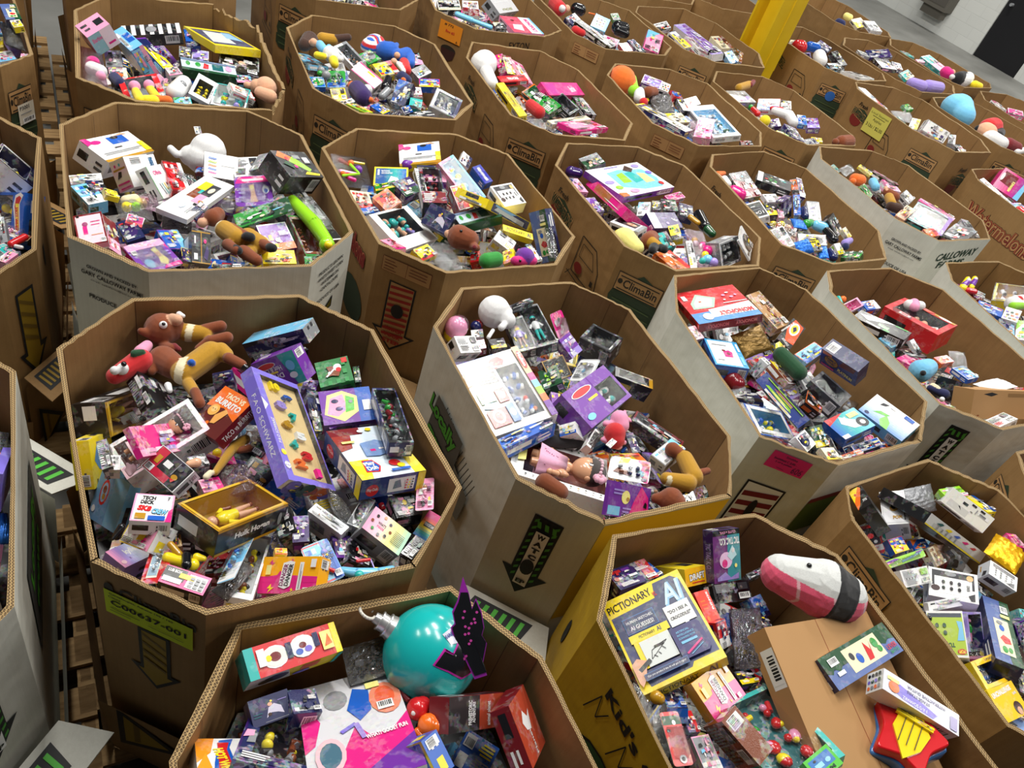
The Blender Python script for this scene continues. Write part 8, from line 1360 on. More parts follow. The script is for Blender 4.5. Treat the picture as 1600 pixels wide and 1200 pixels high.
YARROW = [('P',(.2,.35,0,.35,.5,0,1,.35,.8,.35,.8,1,.2,1),'k'),('P',(.27,.3,.16,.3,.5,.07,.84,.3,.73,.3,.73,.97,.27,.97),(150,120,20)),*[('P',(.28,.9 - .13 * i,.72,.78 - .13 * i,.72,.82 - .13 * i,.28,.94 - .13 * i),(110,84,16)) for i in range(4)]]
YTRI = [('P',(0,0,0,1,1,.45),'k'),('P',(.1,.15,.1,.85,.8,.46),(150,120,20)),('P',(.25,.25,.35,.3,.35,.72,.25,.78),(110,84,16))]
KEEP = {'B1': (26, 27, 29, 38, 39, 47, 49, 50, 51, 52, 59, 60, 61, 63, 71, 73, 81, 83, 93, 94, 95), 'B2': (27, 29, 40, 41, 50, 51, 61, 62, 63, 84, 85, 92, 93, 94, 95), 'B3': (28, 29, 30, 39, 40, 41, 49, 51, 52, 60, 61, 62, 72, 74, 84, 85, 93, 94, 95, 96), 'B4': (39, 50, 62, 63, 72), 'B5': (73, 95), 'B6': (60, 70, 71, 81, 82, 84, 95), 'B7': (49, 50, 51, 63, 71, 73, 83, 84, 85, 93, 94, 95), 'B8': (84, 85, 104), 'B9': (52,), 'B10': (63, 74, 85), 'B12': (39, 40, 50, 60, 61, 70, 71, 72, 73, 74, 81, 82, 84, 85, 92, 93, 94, 95), 'B13': (49, 50, 51, 52, 61, 63, 72, 73, 83, 84, 92, 95), 'B14': (40, 41, 51, 61, 63, 74, 82, 83, 93, 95), 'B15': (62, 72, 73, 74, 94, 95), 'B16': (61, 84, 85, 95), 'B18': (59, 61, 71, 81, 82, 92, 94, 95, 105), 'B19': (61, 62, 63, 72, 73, 81, 82, 92, 93, 95, 104, 105), 'B20': (39, 61, 62, 72, 82, 83), 'B21': (41, 61, 62, 71, 84, 94, 95), 'B23': (85, 95), 'B26': (95,), 'B32': (72, 73, 85), 'B33': (60, 61, 72, 73, 92, 95), 'B34': (61, 63)}
STY = {  # bin: (outer board,label,prints)
'B1': ('k','brown octagonal cardboard bin with a yellow-green number label, front left of the photo'),'B2': ('w','white sided cardboard bin with green WATCH arrow in the middle foreground'),'B3': ('w','white sided cardboard bin with a bright pink handwritten note'),
'B4': ('w','white sided cardboard bin with green WATCH arrow at the right, holding the red window box'),'B5': ('w','white sided cardboard bin cut by the right edge of the photo'),'B6': ('y',"yellow cardboard bin lettered Kid's Choice, front right of the photo"),'B7': ('k','brown cardboard bin of white figure boxes at the right edge'),
'B8': ('k','brown cardboard bin with teal ornament ball at the bottom edge'),'B9': ('w','white sided cardboard bin with green lettering at the lower left edge'),'B10': ('k','brown cardboard bin with large yellow striped arrow at the left edge'),'B11': ('k','brown cardboard bin with a white P3001 sticker at the top left edge'),
'B12': ('w','white sided cardboard bin printed GROWN AND PACKED BY, behind the front left bin'),'B13': ('k','brown cardboard bin with a red striped WATCH YOUR STEP arrow'),'B14': ('k','brown cardboard bin with the map puzzle lying on top'),'B15': ('k','brown cardboard bin with game controller box against its far wall'),
'B16': ('w','white sided cardboard bin printed CALLOWAY FARMS towards the right'),'B17': ('k','brown cardboard bin with big red outlined Watermelons lettering'),'B18': ('k','brown cardboard bin with badly torn right rim near the top left'),'B19': ('k','brown cardboard bin with large blue plush, second row from top left'),
'B20': ('k','brown cardboard bin with white egg shaped plush in its corner'),'B21': ('k','brown cardboard bin with the orange fruit plush in its corner'),'B22': ('k','brown cardboard bin right of the orange fruit bin'),'B23': ('k','brown cardboard bin with a yellow handwritten apples price note'),
'B24': ('k','brown cardboard bin with the sky blue plush at the right'),'B25': ('k','brown cardboard bin behind the sky blue plush bin at the right edge'),'B26': ('k','brown cardboard bin with blue dot sticker right of the yellow column'),'B27': ('k','brown cardboard bin with lilac ruffled plush, upper right'),
'B28': ('k','brown cardboard bin nearest the floor strip with black and white plush'),'B29': ('k','brown cardboard bin nearest the white block wall at the top right'),'B30': ('w','white rimmed cardboard bin between the yellow column and the wall'),'B31': ('k','brown cardboard bin with rounded end left of the yellow column'),
'B32': ('k','brown cardboard bin with pale blue round card near the top centre'),'B33': ('k','brown cardboard bin with an orange paper note at the top centre'),'B34': ('k','brown cardboard bin cut by the top edge behind the blue plush bin'),'B35': ('k','brown cardboard bin corner cut by the right edge below the white bin'),
'B36': ('k','brown cardboard bin cut by the top edge left of the yellow column'),'B37': ('k','brown cardboard bin hidden behind the yellow column at the top edge'),'B38': ('k','brown cardboard bin behind the torn rim bin, cut by the top edge'),'B39': ('k','brown cardboard bin behind the white P3001 sticker bin')}
def build_bin(n):
    z,ring = BINS[n]; kind,label = STY[n]; inn = inset(ring,TH); outer_m = {'k': M_KRAFT,'w': M_WHITEB,'y': M_YELB}[kind]; r = random.Random(hash(n) % 1000 if False else int(n[1:]) * 13)
    root = bpy.data.objects.new('cardboard_bin',None); C.objects.link(root); cx = sum(p[0] for p in ring) / 8; cy = sum(p[1] for p in ring) / 8; root.location = (cx,cy,PAL_TOP); tag(root,label,'bin','octagonal cardboard bins in the warehouse')
    inv = Matrix.Translation((-cx,-cy,-PAL_TOP)); SUB = 14 if n in ('B1','B2','B3','B6','B8','B9','B18','B7','B12','B13') else 8
    def rimz(k,t):
        rr = random.Random(int(n[1:]) * 991 + (k % 8) * 37 + int(t * SUB + .5)); d = rr.uniform(-.003,.003) if 0 < t < 1 else 0
        if n == 'B18' and k in (2,3,4): d -= rr.uniform(0,.035)
        if n in ('B2','B3','B1') and k in (5,6): d -= rr.uniform(0,.008)
        return d
    # wall: outer,inner surfaces with subdivided rim
    mo = MB(); mi = MB(); mr = MB(); mr.uv = []; ucur = 0
    for k in range(8):
        a,b = Vector(ring[k]),Vector(ring[(k + 1) % 8]); ai,bi = Vector(inn[k]),Vector(inn[(k + 1) % 8]); L = (b - a).length; e = (b - a) / L; nn = Vector((-e.y,e.x)) * (1 if Vector((-e.y,e.x)).dot(Vector((cx,cy)) - a) > 0 else -1)
        bw = r.uniform(-.008,.008)
        for s in range(SUB):
            t0,t1 = s / SUB,(s + 1) / SUB; bow = lambda t: nn * bw * 4 * t * (1 - t)
            p0,p1,q0,q1 = a.lerp(b,t0),a.lerp(b,t1),ai.lerp(bi,t0),ai.lerp(bi,t1); z0,z1 = z + rimz(k if t0 < 1 else k + 1,t0),z + rimz(k,t1)
            u0,u1 = ucur + L * t0,ucur + L * t1
            mo.poly([(p0.x,p0.y,PAL_TOP),(p0.x,p0.y,z0),(p1.x,p1.y,z1),(p1.x,p1.y,PAL_TOP)],PAL['K'])
            qa,qb = q0 + bow(t0),q1 + bow(t1); mi.poly([(q0.x,q0.y,PAL_TOP),(q1.x,q1.y,PAL_TOP),(qb.x,qb.y,z1),(qa.x,qa.y,z0)],PAL['K'],0,True)
            mr.poly([(p0.x,p0.y,z0),(qa.x,qa.y,z0),(qb.x,qb.y,z1),(p1.x,p1.y,z1)],PAL['K']); mr.uv += [(u0,0),(u0,.999),(u1,.999),(u1,0)]
        ucur += L
    for mb,nm,mt in ((mo,'outer_wall',outer_m),(mi,None,None),(mr,'corrugated_rim',M_FLUTE)):
        mb.v = [(x - cx,y - cy,zz - PAL_TOP) for x,y,zz in mb.v]
        if nm: link(nm,mb.mesh(nm,mt),root)
    # fold seams inside
    ms = mi
    for k,frac in [(k,0) for k in range(8)] + [(k,r.choice((.3,.5,.7))) for k in (0,2,3,7) if r.random() < .6]:
        a,b = Vector(inn[k]),Vector(inn[(k + 1) % 8]); c_ = Vector((cx,cy)); p = a.lerp(b,frac) + (c_ - a).normalized() * .0022 if frac == 0 else a.lerp(b,frac); e = (b - a).normalized(); nn = Vector((-e.y,e.x)) * (1 if Vector((-e.y,e.x)).dot(c_ - a) > 0 else -1)
        if frac: p = p + nn * .009
        ms.poly([(p.x - e.x * .0012 - cx,p.y - e.y * .0012 - cy,PAL_TOP - PAL_TOP),(p.x + e.x * .0012 - cx,p.y + e.y * .0012 - cy,0),(p.x + e.x * .0012 - cx,p.y + e.y * .0012 - cy,z - .004 - PAL_TOP),(p.x - e.x * .0012 - cx,p.y - e.y * .0012 - cy,z - .004 - PAL_TOP)],lin((96,66,38)),1)
    link('inner_wall',mi.mesh('inner_wall',[M_KRAFTD,M_MATTE]),root)
    # base tray: sleeve hugging the foot of the bin,flared at the top,flaps at the corners
    mt = MB(); tz0,tz1 = PAL_TOP,BASE_TOP - .03; o0 = inset(ring,-.012); o1 = inset(ring,-.035)
    for k in range(8):
        a0,b0,a1,b1 = o0[k],o0[(k + 1) % 8],o1[k],o1[(k + 1) % 8]
        hgt = tz1 if k % 2 == 0 else tz0 + .16
        mt.poly([(a0[0] - cx,a0[1] - cy,0),(a1[0] - cx,a1[1] - cy,hgt - PAL_TOP),(b1[0] - cx,b1[1] - cy,hgt - PAL_TOP),(b0[0] - cx,b0[1] - cy,0)],PAL['K'])
    link('base_tray',mt.mesh('base_tray',M_WHITEB if kind == 'w' else M_KRAFT),root)
    if n in ('B2','B9','B13','B4','B10'):
        for f in ((6,2) if n in ('B2','B13','B4') else (2,4)):
            a,b = Vector(ring[(f + 1) % 8]),Vector(ring[f]); e = (b - a).normalized(); nn = Vector((e.y,-e.x)); nn = nn if nn.dot(Vector((cx,cy)) - a) < 0 else -nn; p = [a - e * .01 + nn * .03,b + e * .01 + nn * .03,b + e * .05 + nn * .17,a - e * .05 + nn * .17]; mb = MB(); zz = [BASE_TOP,BASE_TOP,BASE_TOP - .02,BASE_TOP - .02]
            P3 = [(q.x - cx,q.y - cy,h - PAL_TOP) for q,h in zip(p,zz)]; c_ = PAL['w'] if kind == 'w' else PAL['K']; mb.poly(P3,c_); mb.poly([(x,y,q - .005) for x,y,q in reversed(P3)],c_)
            for i in range(4): A,B_ = P3[i],P3[(i + 1) % 4]; mb.poly([A,(A[0],A[1],A[2] - .005),(B_[0],B_[1],B_[2] - .005),B_],c_)
            fl = link('folded_flap',mb.mesh('folded_flap',M_WHITEB if kind == 'w' else M_KRAFT),root)
            A,B_,D = Vector(P3[0]),Vector(P3[1]),Vector(P3[3]); ux = (B_ - A); uy = (D - A); nz = Vector((0,0,1)); mb = MB(); fr = lambda x,y,k: tuple(A + ux * (.15 + .7 * x) + uy * (.15 + .6 * y) + nz * (.001 + k))
            draw(mb,[('R',.0,0,1,1,'k')] + [('P',(.08 + .15 * i,.15,.15 + .15 * i,.15,.18 + .15 * i,.85,.11 + .15 * i,.85),'G' if kind == 'w' else (150,120,20)) for i in range(6)],1,1,fr,1,0,.0006); link('striped_print',mb.mesh('striped_print',M_INK),fl)
    if n in BINX: BINX[n](ring,z,root)
    for o in list(root.children):
        pass
    return root
def worldprint(fn):
    """prints are laid out in world space; re-base them to their bin"""
    def g(ring,z,root):
        n0 = set(bpy.data.objects); fn(ring,z,root)
        for o in set(bpy.data.objects) - n0: o.matrix_parent_inverse = Matrix.Translation(-root.location)
    return g
def W_(l): return [('T',t,.5,y,w_,h_,'k',0,b) for t,y,w_,h_,b in l]
def std_prints(a=True,b=True,c=True,form=False):
    @worldprint
    def f(ring,z,root):
        if a: flat(MELONS,7,.06,.06,.26,.2,ring,z,'printed_logo',root)
        if a: flat(TRUCK,7,facelen(ring,7) - .33,.12,.28,.3,ring,z,'printed_picture',root)
        if b and not form: L = facelen(ring,6); flat(CLIMA,6,max(.02,L / 2 - .13),.1,.26,.3,ring,z,'printed_logo',root)
        if form: flat(FORM,6,.04,.05,.22,.08,ring,z,'printed_form',root)
        if c: L5 = facelen(ring,5); flat(CLIMA if form else MELONS,5,L5 - .34,.14,.26,.26,ring,z,'printed_logo',root)
    return f
@worldprint
def p_b1(ring,z,root):
    L = facelen(ring,6); flat([('T','ClimaBin',.55,.5,.8,.7,DKI,0,.02),('E',.05,.5,.05,.4,DKI)],6,.03,.05,L - .04,.06,ring,z,'printed_logo',root)
    flat([('R',0,0,1,1,(206,226,40)),('T','Cantaloupes, Athena 100 / 120',.42,.88,.72,.09,'d'),('T','Count',.12,.76,.14,.09,'d'),('T','C00637-001',.5,.56,.86,.22,'k',0,.02),('R',.06,.3,.4,.32,'d'),('R',.06,.2,.3,.22,'d'),('R',.5,.26,.9,.28,'d')],6,.03,.085,L - .06,.105,ring,z,'number_label',root,M_MATTE,.005)
    flat(YARROW,6,L * .28,.2,L * .5,.3,ring,z,'printed_arrow',root); flat(YTRI,6,L * .15,.66,L * .7,.24,ring,z,'printed_triangle',root,M_INK,.034)
@worldprint
def p_b2(ring,z,root):
    L = facelen(ring,6); flat(ARROW((70,150,50),'k','WATCH'),6,L * .22,.1,L * .55,.42,ring,z,'printed_arrow',root)
    L7 = facelen(ring,7); flat([('L',.1 + .05 * i,.2 + .02 * (i % 3),.28 + .045 * i,.98 - .015 * i,.004,(56,56,54)) for i in range(15)] + [('P',(.5,.05,.85,.06,.88,.5,.55,.6),(120,120,112)),('P',(.1,.45,.6,.4,.62,.95,.14,.98),(84,84,80)),('T','Locally',.3,.75,.5,.3,'k',-4,.1),('T','Locally',.3,.75,.5,.26,(70,150,50),-4,.04),('T','grown',.3,.4,.4,.24,'k',-4,.1),('T','grown',.3,.4,.4,.2,(70,150,50),-4,.04)],7,.12,.16,L7 - .24,.34,ring,z,'printed_logo',root)
    L5 = facelen(ring,5); flat([('R',0,0,1,1,(206,170,30))],5,0.002,.012,L5 - .004,z - BASE_TOP - .02,ring,z,'yellow_panel',root,M_INK,.001)
@worldprint
def p_b3(ring,z,root):
    L = facelen(ring,6); flat([('R',0,0,1,1,(236,40,130)),('T','Smiths',.5,.85,.3,.12,'B'),('T','Smithfield C 2:00 -',.4,.62,.6,.12,'B'),('T','2 of 6 pallets',.4,.44,.44,.12,'B'),('T','606',.8,.3,.26,.36,'B',0,-.01),('L',.3,.16,.5,.12,.0015,'B')],6,.08,.035,.16,.09,ring,z,'pink_note',root,M_MATTE,.004,-.05)
    flat([('P',(0,.0,1,0,1,1,0,1),'k'),('P',(.05,.03,.95,.03,.95,.97,.05,.97),'w'),*[('P',(.08,.1 + .2 * i,.92,.2 + .2 * i,.92,.3 + .2 * i,.08,.2 + .2 * i),'R') for i in range(4)],('E',.5,.5,.1,.2,'k')],6,L * .2,.22,L * .5,.3,ring,z,'printed_arrow',root)
    flat([('R',0,0,1,.7,(90,110,40)),('R',0,.7,1,.8,(120,40,30))],5,.01,.16,facelen(ring,5) - .02,.3,ring,z,'printed_band',root,M_INK,.001)
@worldprint
def p_b4(ring,z,root):
    L = facelen(ring,6); flat(ARROW((70,150,50),'k','WATCH'),6,L * .25,.07,L * .5,.42,ring,z,'printed_arrow',root)
    flat([('R',0,0,1,1,'k'),('P',(.2,.2,.4,.3,.4,.8,.2,.7),(60,110,60)),('P',(.5,.2,.7,.3,.7,.8,.5,.7),(60,110,60))],7,.06,.1,.09,.1,ring,z,'printed_mark',root)
@worldprint
def p_b6(ring,z,root):
    L = facelen(ring,7); flat([('T',"Kid's Choice",.5,.5,.9,.6,'k',0,.03)],7,.13,.06,.5,.085,ring,z,'printed_lettering',root)
    flat([('E',.5,.45,.42,.42,'k'),('E',.5,.45,.39,.39,(40,80,44)),('P',(.3,.15,.4,.2,.34,.7,.28,.6),(90,130,70)),('P',(.5,.1,.6,.1,.62,.78,.52,.8),(90,130,70)),('P',(.72,.2,.78,.3,.76,.6,.7,.7),(90,130,70))],7,.12,.25,.34,.26,ring,z,'printed_melon',root)
    for k,u in enumerate((.12,.26,.42)): flat([('L',0,0,.3,1,.004,'k'),('L',.3,1,.5,.3,.004,'k'),('L',.5,.3,.8,.9,.004,'k')],7,u,.14,.1,.12,ring,z,'printed_grass',root)
    flat([('E',.5,.5,.4,.5,'k')],0,.1,.3,.06,.12,ring,z,'hand_hole',root)
@worldprint
def p_b9(ring,z,root):
    L3 = facelen(ring,3); flat([('P',(.1,.1,.95,.0,.95,.9,.2,1),(70,70,68)),('T','Locally',.55,.68,.6,.3,'k',0,.1),('T','Locally',.55,.68,.6,.26,(80,170,40),0,.04),('T','grown',.5,.35,.5,.24,'k',0,.1),('T','grown',.5,.35,.5,.2,(80,170,40),0,.04)],3,.1,.2,L3 - .2,.34,ring,z,'printed_logo',root)
    L = facelen(ring,4); flat(ARROW((70,150,50),'k','WATCH'),4,L * .22,.1,L * .55,.42,ring,z,'printed_arrow',root)
@worldprint
def p_b10(ring,z,root):
    L = facelen(ring,4); flat(YARROW,4,L * .1,.12,L * .8,.42,ring,z,'printed_arrow',root); flat([('E',.5,.5,.5,.5,'k')],3,.18,.12,.05,.1,ring,z,'hand_hole',root)
    flat(YTRI,4,L * .15,.66,L * .7,.24,ring,z,'printed_triangle',root,M_INK,.034)
@worldprint
def p_b11(ring,z,root):
    L = facelen(ring,4); flat(CLIMA,4,.01,.1,min(.26,L - .05),.3,ring,z,'printed_logo',root); flat([('R',0,0,1,1,(214,206,188)),('T','P3001',.4,.8,.6,.2,'d',0,.02),('B',.2,.02,.96,.3),('R',.1,.5,.8,.54,'g')],4,L - .15,.2,.1,.1,ring,z,'white_sticker',root,M_MATTE,.008)
    flat([('P',(.2,.2,.5,.3,.6,.9,.3,.8),DKG),('P',(.5,.1,.7,.2,.6,.5),(120,34,30))],3,.1,.1,.3,.36,ring,z,'printed_picture',root)
@worldprint
def p_b12(ring,z,root):
    L = facelen(ring,6); flats(W_([('GROWN AND PACKED BY:',.92,.8,.07,.02),('GARY CALLOWAY FARMS',.78,.98,.09,.02),('email: callofarm@aol.com',.66,.7,.05,.0),('PRODUCE OF USA',.3,.8,.09,.02)]),6,.04,.07,L - .06,.2,ring,z,'printed_lettering',root)
    L5 = facelen(ring,5); flats(W_([('CALLOWAY',.7,.96,.4,.04),('FARMS',.2,.6,.34,.04)]),5,.12,.125,L5 - .24,.22,ring,z,'printed_lettering',root)
    L4 = facelen(ring,4); flats(W_([('PRODUCTS GROWN:',.94,.8,.07,.02),('\u2022WHITE SWEET CORN',.82,.84,.07,.02),('\u2022WATERMELON',.7,.6,.07,.02),('\u2022CANTALOUPE',.58,.6,.07,.02),('PRODUCE OF USA',.36,.8,.07,.02)]) + [('P',(.3,0,.7,0,.7,.24),'k'),('P',(.45,.03,.67,.03,.67,.18),'y')],4,.04,.06,L4 - .08,.24,ring,z,'printed_lettering',root)
@worldprint
def p_b13(ring,z,root):
    L = facelen(ring,6); flat(FORM,6,.03,.035,L - .08,.07,ring,z,'printed_form',root); flat(ARROW((150,30,24),'k','',True,'K'),6,L * .12,.14,L * .68,.36,ring,z,'printed_arrow',root)
    L7 = facelen(ring,7); flat([('T','Watermelons',.5,.5,.96,.8,(40,20,14),0,.14),('T','Watermelons',.5,.5,.96,.74,(190,110,80),0,.09),('T','Watermelons',.5,.5,.96,.7,(130,26,22),0,.05)],7,L7 - .58,.08,.5,.14,ring,z,'printed_lettering',root)
    flat([('E',.5,.5,.5,.5,DKG)],7,L7 - .3,.3,.26,.2,ring,z,'printed_melon',root)
@worldprint
def p_b16(ring,z,root):
    L = facelen(ring,6); flats(W_([('GROWN AND PACKED BY:',.92,.8,.07,.02),('GARY CALLOWAY FARMS',.78,.98,.09,.02),('email: callofarm@aol.com',.66,.7,.05,.0),('PRODUCE OF USA',.26,.8,.09,.02)]),6,.03,.1,L - .05,.24,ring,z,'printed_lettering',root)
    L5 = facelen(ring,5); flats([('T','CALLOWAY',.5,.8,.9,.3,(16,50,34),6,.02),('T','FARMS',.5,.45,.6,.26,(16,50,34),4,.03)],5,.08,.07,L5 - .12,.2,ring,z,'printed_lettering',root)
@worldprint
def p_b17(ring,z,root):
    flat([('T','Watermelons',.5,.5,.96,.8,(40,20,14),0,.1),('T','Watermelons',.5,.5,.95,.76,(176,100,60),0,.075),('T','Watermelons',.5,.5,.95,.72,(110,30,24),0,.045),('T','Watermelons',.5,.5,.95,.7,'K',0,.0)],7,.04,.12,.66,.16,ring,z,'printed_lettering',root)
    flat([('E',.5,.5,.5,.5,DKG),('E',.5,.45,.36,.36,'K'),('E',.5,.45,.34,.34,DKI),('E',.5,.45,.3,.3,(140,34,30))],7,.0,.4,.34,.3,ring,z,'printed_melon',root)
@worldprint
def p_b20(ring,z,root):
    std_prints(True,True,False)(ring,z,root)
@worldprint
def p_b23(ring,z,root):
    std_prints(True,True,True)(ring,z,root); flat([('R',0,0,1,1,(214,206,96)),('T','Local Staymen',.5,.84,.84,.12,'k',0,-.005),('T','Apples',.5,.6,.42,.14,'k',0,-.005),('R',.2,.74,.8,.755,'k'),('T','3 Lbs / $2.00',.5,.34,.8,.16,'k',0,-.005)],7,.26,.03,.24,.2,ring,z,'price_note',root,M_MATTE,.012,.06)
@worldprint
def p_b26(ring,z,root):
    std_prints(True,True,False)(ring,z,root); flat([('E',.5,.5,.5,.5,(40,100,180))],6,facelen(ring,6) / 2 - .04,.16,.09,.09,ring,z,'blue_dot_sticker',root,M_MATTE,.008)
@worldprint
def p_b33(ring,z,root):
    L = facelen(ring,6); flat([('R',0,0,1,1,(246,150,30)),('T','# 772',.4,.84,.4,.14,'k'),('T','Box #2',.5,.5,.4,.16,'r'),('T','A',.85,.12,.08,.14,'k')],6,.06,.03,.18,.12,ring,z,'orange_note',root,M_MATTE,.006)
    flat([('E',.5,.8,.5,.2,DKI),('P',(0,.8,.1,.4,.5,.2,.9,.4,1,.8),(60,30,26))],6,.1,.18,.12,.14,ring,z,'printed_picture',root); L5 = facelen(ring,5); flat([('T','EXTON',.5,.5,.9,.8,'k',4,.0)],5,L5 * .5,.05,.18,.06,ring,z,'marker_writing',root)
@worldprint
def p_b7(ring,z,root):
    flat(CLIMA,7,.05,.05,.26,.3,ring,z,'printed_logo',root)
@worldprint
def p_b35(ring,z,root):
    flat(CLIMA,0,.04,.08,.2,.24,ring,z,'printed_picture',root)
BINX = {'B1': p_b1,'B2': p_b2,'B3': p_b3,'B4': p_b4,'B6': p_b6,'B7': p_b7,'B9': p_b9,'B10': p_b10,'B11': p_b11,'B12': p_b12,'B13': p_b13,'B14': std_prints(True,True,False),'B15': std_prints(True,True,False),'B16': p_b16,'B17': p_b17,'B19': std_prints(True,True,True),'B20': p_b20,'B21': std_prints(False,True,False,True),'B22': std_prints(True,True,True),'B23': p_b23,'B26': p_b26,'B31': std_prints(False,True,True),'B32': std_prints(False,False,True,True),'B33': p_b33,'B34': std_prints(True,True,True),'B35': p_b35,'B24': std_prints(True,True,True),'B27': std_prints(False,True,False),'B28': std_prints(False,True,False),'B18': std_prints(False,True,True)}
# ------------------------------------------------------------------ building shell
def slab(name,p0,p1,m,kind=None,parent=None):
    mb = MB(); (x0,y0,z0),(x1,y1,z1) = p0,p1; v = [(x,y,z) for x in (x0,x1) for y in (y0,y1) for z in (z0,z1)]
    mb.faces(v,[(0,1,3,2),(4,6,7,5),(0,4,5,1),(2,3,7,6),(0,2,6,4),(1,5,7,3)],PAL['g'],0,False); o = link(name,mb.mesh(name,m),parent)
    if kind: o['kind'] = kind
    return o
M_CONC = noisemat('concrete',(104,104,100),(132,132,128),1.6,.6,.08)
M_WOOD = noisemat('pallet_wood',(134,104,66),(176,144,98),9,.85,.3,(1,8,8))
def blockmat():
    m,t,b = mat('painted_block'); co = t.nodes.new('ShaderNodeTexCoord'); br = t.nodes.new('ShaderNodeTexBrick'); t.links.new(co.outputs['UV'],br.inputs[0])
    br.inputs['Color1'].default_value = (*lin((214,216,212)),1); br.inputs['Color2'].default_value = (*lin((208,210,206)),1); br.inputs['Mortar'].default_value = (*lin((202,204,200)),1); br.inputs['Scale'].default_value = 1; br.inputs['Brick Width'].default_value = .4; br.inputs['Row Height'].default_value = .2; br.inputs['Mortar Size'].default_value = .004
    t.links.new(br.outputs[0],b.inputs['Base Color']); b.inputs['Roughness'].default_value = .6; bp = t.nodes.new('ShaderNodeBump'); bp.inputs['Strength'].default_value = .4; bp.inputs['Distance'].default_value = .01; bp.invert = True; t.links.new(br.outputs[1],bp.inputs['Height']); t.links.new(bp.outputs[0],b.inputs['Normal']); return m
M_BLOCK = blockmat()
fl = slab('floor',(-14,-6,-.1),(16,26,0),M_CONC,'structure')
WA = Vector((4.651,19.308)); WD = Vector((.65587,-.75487)); WN = Vector((-.75487,-.65587))
def wallpt(s,d,z): p = WA + WD * s + WN * d; return (p.x,p.y,z)
def wallseg(name,s0,s1,z0,z1,m=None):
    mb = MB(); mb.uv = []
    def q(pts,uv): mb.poly(pts,PAL['w']); mb.uv.extend(uv)
    q([wallpt(s0,0,z0),wallpt(s1,0,z0),wallpt(s1,0,z1),wallpt(s0,0,z1)],[(s0,z0),(s1,z0),(s1,z1),(s0,z1)]); q([wallpt(s1,-.2,z0),wallpt(s0,-.2,z0),wallpt(s0,-.2,z1),wallpt(s1,-.2,z1)],[(s0,z0),(s1,z0),(s1,z1),(s0,z1)])
    q([wallpt(s1,0,z0),wallpt(s1,-.2,z0),wallpt(s1,-.2,z1),wallpt(s1,0,z1)],[(0,0),(.2,0),(.2,2),(0,2)]); q([wallpt(s0,-.2,z0),wallpt(s0,0,z0),wallpt(s0,0,z1),wallpt(s0,-.2,z1)],[(0,0),(.2,0),(.2,2),(0,2)])
    o = link(name,mb.mesh(name,M_BLOCK)); o['kind'] = 'structure'; return o
wallseg('wall_back',-12,2.30,0,5.0); wallseg('wall_right',3.30,12,0,5.0); wallseg('wall_lintel',2.30,3.30,2.15,5.0)
mb = MB(); mb.faces([wallpt(s,d,z) for s in (2.30,3.30) for d in (-.08,-.03) for z in (.01,2.15)],[(0,1,3,2),(4,6,7,5),(0,4,5,1),(2,3,7,6),(0,2,6,4),(1,5,7,3)],PAL['k'],0,False); dr = link('door_1',mb.mesh('door_1',colmat('door_paint',.45))); dr['kind'] = 'structure'
mb = MB(); tube(mb,wallpt(2.42,-.03,1.0),wallpt(2.42,.03,1.0),.03,.03,PAL['g'],14); link('door_handle',mb.mesh('door_handle',M_PLASTIC),dr)
mb = MB(); tp = lin((96,92,84))
def wbox(mb,s0,s1,d0,d1,z0,z1,c): mb.faces([wallpt(s,d,z) for s in (s0,s1) for d in (d0,d1) for z in (z0,z1)],[(0,1,3,2),(4,6,7,5),(0,4,5,1),(2,3,7,6),(0,2,6,4),(1,5,7,3)],c,0,False)
wbox(mb,.80,1.42,.005,.26,.42,1.1,tp); wbox(mb,.86,1.36,.03,.20,.26,.42,tp); o = link('wall_cabinet',mb.mesh('wall_cabinet',M_MATTE)); tag(o,'grey brown cabinet mounted on the white block wall left of black door','wall cabinet')
mb = MB(); wbox(mb,.84,1.38,.26,.265,.5,1.04,lin((84,80,74))); link('front_panel',mb.mesh('front_panel',M_MATTE),o)
# yellow steel column
colr = bpy.data.objects.new('steel_column',None); C.objects.link(colr); colr.location = (1.06,7.95,0); colr.rotation_euler = (0,0,.68); tag(colr,'yellow painted steel column rising between the bins at the top','column')
M_YEL = noisemat('yellow_paint',(222,184,22),(236,198,34),3,.42,.03)
def cb(name,x0,y0,x1,y1,z0,z1,m,parent=colr):
    mb = MB(); mb.faces([(x,y,z) for x in (x0,x1) for y in (y0,y1) for z in (z0,z1)],[(0,1,3,2),(4,6,7,5),(0,4,5,1),(2,3,7,6),(0,2,6,4),(1,5,7,3)],lin((176,178,178)),0,False); return link(name,mb.mesh(name,m),parent)
cb('flange',-.14,-.15,.14,-.13,0,6.2,M_YEL); cb('flange',-.14,.13,.14,.15,0,6.2,M_YEL); cb('web',-.01,-.13,.01,.13,0,6.2,M_YEL); cb('base_plate',-.2,-.2,.2,.2,0,.02,M_YEL)
cb('side_strip',.14,-.15,.146,.15,.9,6.2,M_YEL); cb('seam_strip',-.006,-.158,.006,-.15,0,6.2,M_YEL); cb('conduit_box',.15,-.07,.22,.05,1.30,1.46,M_MATTE)
mb = MB(); tube(mb,(.185,-.01,1.46),(.185,-.01,6.2),.012,.012,lin((170,172,172)),10); link('conduit',mb.mesh('conduit',M_MATTE),colr)
